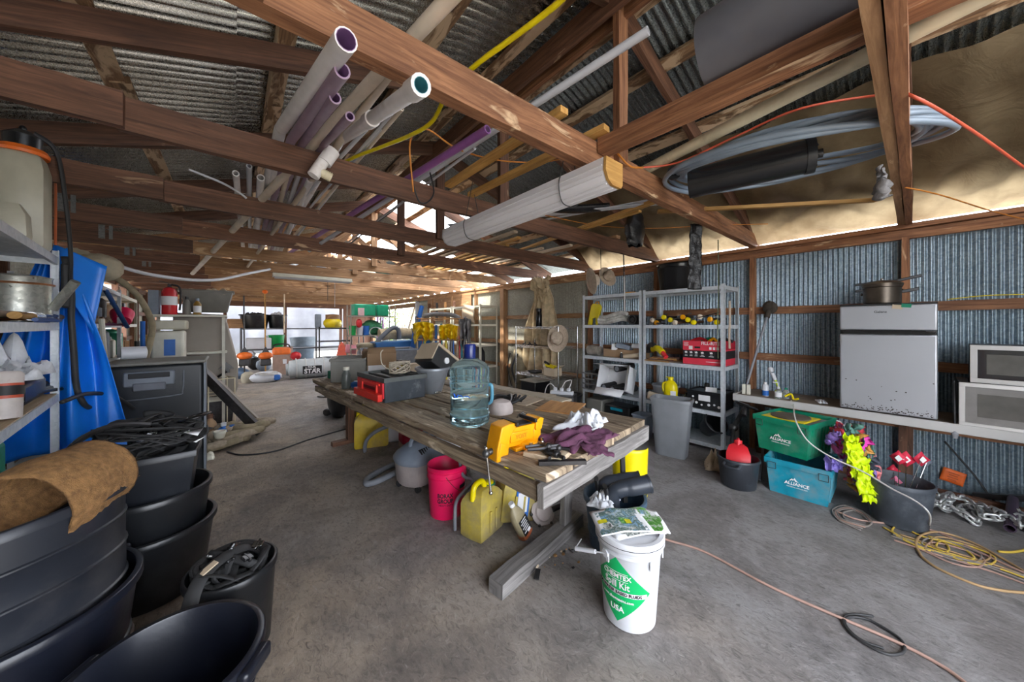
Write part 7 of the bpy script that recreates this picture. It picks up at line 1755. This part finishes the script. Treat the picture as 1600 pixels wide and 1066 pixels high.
for k in range(9):
    pts = [V((.26 * math.cos(a * .9 + k) * rs.uniform(.5, 1.1) + .13 * (k % 3), .16 * math.sin(a * .9 + k) * rs.uniform(.5, 1.1) + .12 * (k % 3), .045 + .05 * rs.random() + .035 * (k % 3))) for a in range(7)]
    b = B(); b.tube(smooth_path([q_ * 1.15 for q_ in pts], 6), .042, 8); b.obj('rope_turn', rope_m if k % 2 else khaki_cloth, t, ang=180)
t = tub('plastic_pot', 'small white plastic cup on the rope heap', 'cup', PZ(338, 706, 0) + V((.03, .05, .14)), .045, .06, .09, cream_pl, rim=.003)
b = crumple(.3, .2, .08, 2); solo('white_bag', b, cream_pl, 'pale crumpled bag on the floor left of the rope heap', 'bag', PZ(306, 722, 0) + V((.0, .05, 0)), 0, solid=.003)
cord([PZ(310, 735, .01), PZ(316, 748, .01), PZ(322, 760, .01), PZ(318, 780, .01), PZ(305, 770, .01)], .012, rubber, 'black hose end curling behind the tub stack', name='hose', cat='hose')

# ================================================================ FAR END
def frame_shelf(label, loc, w, d, levels, h, mt=tool_dk, rot=0, r=.018):
    t = thing('frame_shelf', label, 'shelf', loc, rot)
    for x in (0, w):
        for y in (0, d): b = B(); b.tube([(x, y, 0), (x, y, h)], r, 8); b.obj('post', mt, t)
    for z in levels:
        b = B(); b.box((w / 2, d / 2, z), (w, d, .03)); b.obj('shelf_board', mt, t)
    return t
# long dark rack in front of the far opening
F = lambda u, v, z: PZ(u, v, z)
frame_shelf('long dark steel rack with black tubs before the far opening', V((.2, 12.6, 0)), 3.4, .6, (.75, 1.38), 1.42, r=.025)
for i, (u, lab, r, h, z) in enumerate(((398, 'large black tub of cable on the far dark rack', .36, .42, 1.40), (433, 'smaller black tub with white top on the far dark rack', .24, .42, 1.40))):
    p = PY(u, 500, 12.9); p.z = z
    tub('black_tub', lab, 'tub', p, r * .85, r, h, black_pl, rim=.03, rimh=.04)
    b = crumple(r * 1.4, r * 1.3, .12, 3 + i); solo('tub_contents', b, (tool_dk, white_cloth)[i], ('dark cables heaped in the large far tub', 'pale rags heaped in the smaller far tub')[i], ('cable', 'rag')[i], p + V((0, 0, h - .04)), 0, solid=.004)
p = PY(370, 500, 12.9); p.z = 1.40; box_thing('wood_box', 'brown wooden box at the left end of the far rack', 'box', p, (.44, .3, .28), timber_tan, 0)
p = PY(404, 500, 12.8); p.z = .77; box_thing('white_tote', 'long white tote on the lower level of the far rack', 'tote', p, (.62, .4, .34), white_pl, 0, bevel=.03)
p = PY(432, 500, 12.8); p.z = .77; tub('green_bucket', 'green bucket on the lower level of the far rack', 'bucket', p, .17, .21, .42, M('kelly_green', (.0, .30, .06), .4), rim=.01)
p = PY(423, 500, 12.9); p.z = .77; tub('white_bucket', 'white bucket half hidden left of the green one', 'bucket', p, .13, .16, .4, white_pl, rim=.01)
# garden tools leaning: long poles with orange motors
for i, (u, v0, v1, lab) in enumerate(((382, 462, 555, 'leftmost string trimmer standing before the far rack'), (415, 456, 555, 'string trimmer with orange top standing before the far rack'))):
    a = PY(u, v1, 11.9); c = PY(u - 1, v0, 11.9)
    t = thing('string_trimmer', lab, 'trimmer', a); b = B(); b.tube([(0, 0, -a.z), c - a], .018, 8); b.obj('shaft', (purple_pvc, yellow_wood)[i] if i else tool_dk, t)
    b = B(); b.ball((0, 0, -.02), (.18, .14, .11), 12, 8); b.obj('motor_cover', orange_pl, t); b = B(); b.box((0, 0, -.2), (.26, .2, .2)); b.obj('engine_block', tool_dk, t, bevel=.03); b = B(); b.prism([(-.1, 0), (.1, 0), (0, .2)], .08, c=(0, 0, .05)); b.obj('guard', tool_dk, t)
    if i: b = B(); b.ball(c - a, (.07, .07, .06), 10, 8); b.obj('trimmer_head', orange_pl, t)
a = PY(444, 520, 12.3); c = PY(444, 458, 12.3); b = B(); b.tube([(0, 0, 0), c - a], .02, 8); solo('pole', b, pale_wood, 'thin pale pole standing upright at the far rack', 'pole', a)
# floor things at the far end
for i, (u, v, w, h, c, lab, cat) in enumerate(((375, 592, .42, .30, M('blue_grey_bag', (.10, .16, .26), .5), 'blue-grey bundle on the far floor left of the cardboard', 'bundle'), (398, 578, .40, .45, tool_dk, 'dark blower body standing among the far machines', 'machine'), (412, 580, .42, .40, grey_blue, 'grey-blue machine with a small white label on the far floor', 'machine'), (388, 566, .5, .5, tool_dk, 'dark engine block behind the blue-grey bundle', 'machine'))):
    p = PZ(u, v, 0); b = B(); b.ball((0, 0, h / 2), (w / 2, w / 2, h / 2), 14, 10, j=.07); solo('equipment_bundle', b, c, lab, cat, p)
b = B(); b.lathe([(0, 0), (.12, 0), (.15, .08), (.13, .22), (.06, .28), (0, .28)], 18); solo('clay_jar', b, M('tan_jar', (.36, .32, .24), .8), 'tan round jar on the far floor', 'jar', PZ(387, 598, 0))
t = thing('white_sack', 'white and blue sack with cords in front of the cardboard roll', 'sack', PZ(416, 597, 0), 0); b = B(); b.ball((0, 0, .13), (.36, .22, .15), 18, 10, j=.05); b.obj('sack_body', white_pl, t)
b = B(); b.box((.22, -.17, .12), (.14, .1, .14)); b.obj('blue_print', label_blue, t, bevel=.03)
for i in range(4): b = B(); b.tube([((.24 - .03 * i) * math.cos(a / 20 * 2 * PI), -.12 + (.12) * math.sin(a / 20 * 2 * PI), .24 + .03 * math.sin(a * .6 + i)) for a in range(20)], .013, 6, closed=True); b.obj('cord_loop', white_cord_m, t)
b = B(); b.box((0, 0, .43), (.52, .03, .84), rx_(.0)); solo('cardboard_sheet', b, M('brown_card_far', (.40, .27, .21), .8), 'brown cardboard sheet with a label leaning on the far machines', 'cardboard', PZ(443, 586, 0), .1, ry=.0, rx=-.16)
o = [x for x in col.objects if x.get('label', '').startswith('brown cardboard sheet with a label')][0]
b = B(); b.box((.04, -.02, .40), (.10, .004, .14)); b.obj('label_sticker', paper, o)
t = thing('plastic_sack', 'big white tied sack with bold black and white lettering on the far floor', 'sack', PZ(488, 590, 0) + V((0, .05, 0)), -.12)
b = B(); b.tube(smooth_path([(-.62, 0, .26), (-.4, 0, .27), (0, 0, .27), (.4, 0, .28), (.66, 0, .27)]), [.16] * 3 + [.24] * 4 + [.27] * 11 + [.24] * 4 + [.17] * 3, 18); b.obj('sack_body', M('pale_sack', (.52, .55, .55), .6, 0, .15, 6, .1), t)
b = B(); b.box((.0, -.275, .25), (.46, .012, .22)); b.obj('label_panel', ink, t); writing(t, 'STAR', .17, white_ink, (.0, -.285, .21), bold=.006); writing(t, 'FOUR', .07, white_ink, (-.02, -.285, .325), bold=.002)
for i in range(5): b = B(); x = -.42 + .22 * i; b.tube([(x + .05 * math.sin(a / 6), .285 * math.cos(a / 16 * 2 * PI), .27 + .285 * math.sin(a / 16 * 2 * PI)) for a in range(16)], .012, 6, closed=True); b.obj('cord_loop', white_cord_m, t)
# big grey bin with lid
t = trash('big pale grey-blue bin with ribbed rim at the far end', PZ(473, 568, 0) + V((.05, .3, 0)), .36, .44, 1.02, M('pale_blue_grey_bin', (.15, .19, .23), .45), (.7,), grips=False)
t = thing('chainsaw', 'orange chainsaw lying on the far cardboard sheet', 'chainsaw', PY(440, 552, 11.4), 0); b = B(); b.box((0, 0, .06), (.42, .2, .2)); b.obj('saw_body', orange_pl, t, bevel=.05); b = B(); b.tube(smooth_path([(-.2, 0, .1), (-.15, 0, .24), (.15, 0, .24), (.2, 0, .1)]), .02, 8); b.obj('handle', tool_dk, t)
b = B(); b.ball((0, 0, .0), (.14, .12, .12), 12, 8); solo('red_machine', b, red_pl, 'small red engine part beside the far chainsaw', 'machine', PY(462, 556, 11.5))
# shelf right with green totes
frame_shelf('grey pipe rack with the green tote at the far end', V((2.62, 10.4, 0)), 1.25, .6, (.2, .8, 1.18, 1.76), 2.1, machine, -.08)
frame_shelf('slim dark rack with small pots at the far end', V((2.0, 11.4, 0)), .9, .5, (.5, 1.0, 1.40), 1.44, tool_dk, 0, .02)
box_thing('green_tote', 'green ribbed tote on top of the far pipe rack', 'tote', V((3.05, 10.7, 1.78)), (.60, .42, .34), M('tote_green', (.0, .34, .17), .4), 0, bevel=.03)
box_thing('green_tote', 'second green tote at the right end of the far pipe rack', 'tote', V((3.58, 10.72, 1.78)), (.34, .42, .34), MATS['tote_green'], 0, bevel=.03)
box_thing('pink_box', 'small pale pink box in front of the far green tote', 'box', V((2.92, 10.47, 1.78)), (.17, .05, .22), M('pale_pink', (.75, .5, .52), .6), 0)
t = thing('yellow_helmet_pot', 'yellow and brown round pot on the slim far rack', 'pot', V((2.40, 11.6, 1.42))); b = B(); b.lathe([(0, 0), (.2, 0), (.26, .1), (.25, .2), (.18, .28), (0, .28)], 24); b.obj('lower_body', yellow_pl, t); b = B(); b.lathe([(.2, .26), (.2, .40), (0, .42)], 22); b.obj('upper_body', timber_tan, t)
p = V((2.05, 11.9, 1.42)); box_thing('grey_canister', 'grey canister at the left of the yellow and brown pot', 'canister', p, (.16, .2, .42), grey_blue, 0, bevel=.03)
for i, (x, z, c, lab) in enumerate(((2.72, 1.2, MATS['kelly_green'], 'green cup on the middle level of the far pipe rack'), (2.92, 1.2, white_pl, 'white cup beside the green cup on the far pipe rack'), (3.10, 1.2, label_blue, 'blue can on the middle level of the far pipe rack'))):
    b = B(); b.lathe([(0, 0), (.08, 0), (.10, .28), (.09, .28), (.07, .02), (0, .02)], 18); solo('cup', b, c, lab, 'cup', V((x, 10.6, z)))
b = B(); b.ball((0, 0, .2), (.34, .22, .24), 18, 12, j=.09); solo('green_heap', b, M('green_netting', (.05, .26, .12), .7, 0, .5, 14), 'heap of green netting on the far pipe rack', 'netting', V((3.3, 10.75, 1.2)))
b = B(); b.ball((0, 0, .1), (.4, .22, .10), 18, 10, j=.05); solo('green_sheet', b, M('pale_green_sheet', (.20, .45, .32), .6), 'pale green sheet spilling at the right of the far pipe rack', 'sheet', V((3.75, 10.7, 1.2)))
b = B(); b.ball((0, 0, .05), (.09, .07, .13), 12, 8); solo('red_can', b, red_pl, 'red can hanging on the far pipe rack', 'can', V((2.86, 10.45, 1.5)))
for i, (dx, c, lab) in enumerate(((0, M('coral_bag', (.80, .14, .08), .6), 'coral red bag hanging below the far racks'), (.28, M('pink_bag', (.85, .35, .42), .6), 'pink bag hanging below the far racks'), (.3, M('mint_bag', (.25, .5, .38), .6), 'mint green bag below the pink one'))):
    b = B(); b.prism([(-.16, 0), (.18, .02), (.1, .5), (.03, .6), (-.04, .5)] if i == 0 else [(-.2, 0), (.12, -.06), (.16, .2), (-.14, .24)], .1); solo('hanging_bag', b, c, lab, 'bag', V((2.40 + dx, 10.6, (.42, .70, .36)[i])), bevel=.02)
for i, x in enumerate((3.95, 4.05, 4.2)):
    b = B(); b.tube([(0, 0, 0), (.12 - .1 * (i == 2), .1, 2.2)], .03, 10); solo('purple_pipe', b, purple_pvc if i != 1 else M('lilac_pipe', (.42, .28, .5), .4), 'tall purple pipe leaning at the far corner', 'pipe', V((x - .25, 11.6, 0)), group='purple pipes leaning at the far corner')
# bulky dark furniture beyond the table end
t = thing('seat', 'dusty dark upholstered seat beyond the end of the table', 'seat', V((2.35, 7.15, 0)), -.15); b = B(); b.box((0, 0, .75), (.8, .55, .5)); b.obj('seat_block', tool_dk, t, bevel=.08, seg=3); b = B(); b.box((0, 0, 1.06), (.82, .56, .14)); b.obj('cushion', khaki_cloth, t, bevel=.06, seg=3); b = B(); b.box((0, 0, .25), (.7, .5, .5)); b.obj('pedestal', tool_dk, t)
t = thing('cart_bed', 'dark plastic cart bed with pale rim behind the cardboard box', 'cart', V((2.1, 5.9, 0)), -.2); b = B(); open_box(b, .85, .6, .28, .03, True, .80); b.box((0, 0, .4), (.5, .4, .8)); b.obj('bed', tool_dk, t, bevel=.02); b = B(); b.tube([(-.43, -.3, 1.08), (.43, -.3, 1.08), (.43, .3, 1.08), (-.43, .3, 1.08)], .016, 6, closed=True); b.obj('rim', grey_blue, t)
t = thing('blue_trough', 'blue trough with a tan roll behind the cardboard box', 'trough', V((2.75, 6.9, 0)), -.1); b = B(); b.prism([(-.55, 0), (.45, 0), (.55, .28), (-.6, .24)], .5, c=(0, 0, .92)); b.obj('trough_body', M('mid_blue_plastic', (.01, .12, .34), .4), t, bevel=.02); b = B(); b.box((0, 0, .46), (.7, .4, .92)); b.obj('pedestal', grey_tub, t)
t = thing('burlap_roll', 'tan tied roll lying on the blue trough', 'roll', V((2.75, 6.95, 1.30)), -.1); b = B(); b.tube(smooth_path([(-.45, 0, 0), (-.1, .02, .02), (.5, 0, .01)]), .12, 14); b.obj('roll_body', tan_cloth, t)
for x in (-.1, .2): b = B(); b.tube([(x, .125 * math.cos(a), .01 + .125 * math.sin(a)) for a in range(7)], .012, 6, closed=True); b.obj('tie', tool_dk, t)
cord([V((2.15, 6.8, 1.10)), V((2.3, 6.8, 1.28)), V((2.5, 6.8, 1.44)), V((2.62, 6.8, 1.40)), V((2.64, 6.8, 1.2))], .045, hose_grey, 'thick grey hose arching above the blue trough', name='hose', cat='hose', n=12)
for i in range(6):
    p = V((3.3 + .4 * (i % 3), 9.9 + .5 * (i // 3), .95 + .32 * (i % 2))); b = B(); b.pipe((0, 0, 0), (0, .5, 0), .17, .012, 18)
    solo('poly_roll', b, white_pl if i % 2 else grey_blue, 'large pale hollow roll stacked beneath the side opening', 'roll', p, -.5, 'pale hollow rolls below the side opening')
b = B(); b.box((0, 0, .45), (1.5, 1.2, .9)); solo('pallet_stack', b, timber_dk, 'dark stacked pallet carrying the pale rolls', 'pallet', V((3.7, 10.1, 0)), 0, bevel=.02)
for i in range(9): b = B(); b.tube([(0, 0, 0), (0, 0, 1.9)], .03, 8); solo('white_post', b, white_pl, 'white post outside the side opening', 'post', V((5.5 + .1 * i, 11.6 + .55 * i, -.04)), group='white posts outside the side opening')
# coat rack with raincoat
t = thing('garment_rack', 'steel rack crammed with tools beside the raincoat', 'rack', V((2.58, 5.85, 0)), -.5)
for x in (0, .9):
    for y in (0, .4): b = B(); b.tube([(x, y, 0), (x, y, 1.66)], .014, 8); b.obj('post', steel, t)
for z in (.2, 1.22, 1.62): b = B(); b.tube([(0, 0, z), (.9, 0, z), (.9, .4, z), (0, .4, z)], .012, 6, closed=True); b.tube([(0, .2, z), (.9, .2, z)], .01, 6); b.obj('rail', timber_tan if z > 1 else steel, t)
def hang(w, h, mt, label, loc, rot, seed, cat='coat', name='coat'):
    b = B(); b.grid(lambda a, c: V(((a - .5) * w * (1 - .1 * c) + .03 * nz(a * 3, c * 4, seed), .06 * math.sin(a * 19 + seed) * (.4 + c) + .08 * nz(a * 5, c * 5, seed), -h * c * (1 + .5 * nz(a * 4, seed)) + .02 * math.cos((a - .5) * 5))), 40, 20)
    return solo(name, b, mt, label, cat, loc, rot, solid=.006, ang=180)
hang(.38, .30, yellow_cloth, 'yellow raincoat hung over the left of the tool rack', V((2.66, 5.72, 1.54)), -.5, 1)
hang(.34, .26, yellow_cloth, 'second yellow rain garment at the right of the tool rack', V((3.06, 5.52, 1.50)), -.5, 4)
hang(.22, .5, grey_cloth, 'grey cloth hanging down the right side of the tool rack', V((3.36, 5.42, 1.62)), -.6, 2, 'cloth', 'cloth')
b = B(); b.tube(smooth_path([(-.3, 0, 0), (-.1, .0, .04), (.2, 0, .03), (.36, .02, -.03)]), .06, 14, flat=.7); solo('cloth', b, grey_cloth, 'grey furry cloth rolled over the top of the tool rack', 'cloth', V((2.98, 5.68, 1.66)), -.5)
rs = random.Random(4)
for i in range(18):
    c = (label_blue, pale_wood, red_pl, teal_pl, yellow_clean, white_pl, tool_dk)[i % 7]; x = i * .05
    p = V((2.58, 5.85, .2)) + rz(-.5) @ V((x, .08 + .2 * rs.random(), 0)); b = B(); b.tube([(0, 0, 0), (.05 * rs.uniform(-1, 1), .03, 1.0 + .35 * rs.random())], .016 + .008 * (i % 2), 8)
    solo('tool_shaft', b, c, 'upright coloured tool shaft standing in the tool rack', 'tool', p, 0, 'tool shafts standing in the tool rack')
a = V((2.75, 6.3, 1.3)); b = B(); b.tube([(-.2, 0, -1.28), (0, 0, 0), (.18, .05, .58)], .045, 10); solo('blue_umbrella', b, label_blue, 'folded blue umbrella-like roll standing behind the raincoat', 'roll', a)
for i in range(4): b = B(); b.tube(smooth_path([(0, 0, 0), (.02, .03, -.2), (-.02, .0, -.5)]), .035, 8, flat=.6); solo('harness', b, (timber_dk, orange_tile, tool_dk)[i % 3], 'leather harness hanging on the plywood above the raincoat', 'harness', V((4.62, 8.0 + .5 * i, 2.15)), 0, 'harnesses hanging on the plywood')
# clutter lying along the ties
for i in range(10):
    rs = random.Random(i + 60); p = V((rs.uniform(-.6, 3.6), 7.6 + .9 * (i % 7), 2.66)); b = B(); b.ball((0, 0, .07), (rs.uniform(.1, .3), rs.uniform(.1, .2), .09), 10, 8, j=.1)
    solo('stored_bundle', b, rs.choice((tan_cloth, white_pl, grey_cloth, card)), 'small bundle lying on the far tie beams', 'bundle', p, rs.uniform(0, 3), 'bundles lying on the far tie beams')

# ================================================================ sub-parts: pieces that belong to one part of their thing
def base(n): return n.split('.')[0]
NEST = {'mini_fridge': {'rust_spot': 'lower_door', 'lettering': 'upper_door'}, 'microwave_oven': {'window_mesh': 'door_glass', 'door_handle': 'door_frame'},
        'spill_bucket': {'label_lettering': 'diamond_label', 'label_band': 'diamond_label', 'label_border': 'diamond_label', 'lid_seam': 'lid', 'bail_boss': 'bail_handle', 'gusset': 'bucket_wall'},
        'cardboard_box': {'printed_band': 'box_wall', 'lettering': 'box_wall', 'printed_marks': 'box_wall', 'side_print': 'box_wall', 'hand_hole': 'box_wall', 'white_panel': 'box_wall'},
        'parts_organizer': {'drawer_slot': 'drawer'}, 'deck_box': {'grip_slot': 'grip_frame', 'grip_plate': 'grip_frame'}, 'fuel_can': {'label_panel': 'label_back', 'cap_ring': 'cap', 'moulded_rib': 'can_body'},
        'storage_crate': {'lettering': 'crate_wall', 'printed_logo': 'crate_wall', 'wire_bail': 'crate_wall', 'rib': 'crate_wall'}, 'bucket': {'lettering': 'bucket_wall', 'printed_bar': 'bucket_wall'},
        'oil_bottle': {'label_print': 'label_back'}, 'pressure_cooker': {'lid_handle': 'lid', 'rivet': 'pot_body'}, 'shop_vacuum': {'vent_slot': 'motor_lid', 'handle': 'motor_lid'},
        'bench_vise': {'lettering': 'slide_bar', 'tommy_bar': 'screw_boss'}, 'water_jug': {'moulded_ring': 'jug_shell', 'blue_scribble': 'jug_shell', 'handle': 'jug_shell'},
        'magazine': {'printed_picture': 'printed_cover'}, 'hat': {'hat_band': 'crown_and_brim'}, 'fire_extinguisher': {'label_wrap': 'cylinder'}, 'plastic_sack': {'lettering': 'label_panel'},
        'marker_flag': {'flag_print': 'flag_sheet'}, 'equipment_box': {'white_dial': 'box_body'}, 'spray_can': {'label_wrap': 'can_body', 'black_band': 'red_band'}, 'harness_strap': {'tan_tag': 'padded_band'},
        'watering_can': {'copper_band': 'can_body'}, 'plastic_crate': {'label_sticker': 'crate_wall', 'sticker_dot': 'crate_wall'}, 'plant_pot': {'drain_lip': 'tub_wall'}, 'capped_tube': {'end_cap': 'tube_body'}}
for o in list(col.objects):
    rl = NEST.get(base(o.name)) if o.parent is None else None
    if not rl: continue
    kids = list(o.children)
    for ch in kids:
        tgt = rl.get(base(ch.name))
        if not tgt: continue
        p_ = [k for k in kids if base(k.name) == tgt]
        if p_: ch.parent = p_[0]
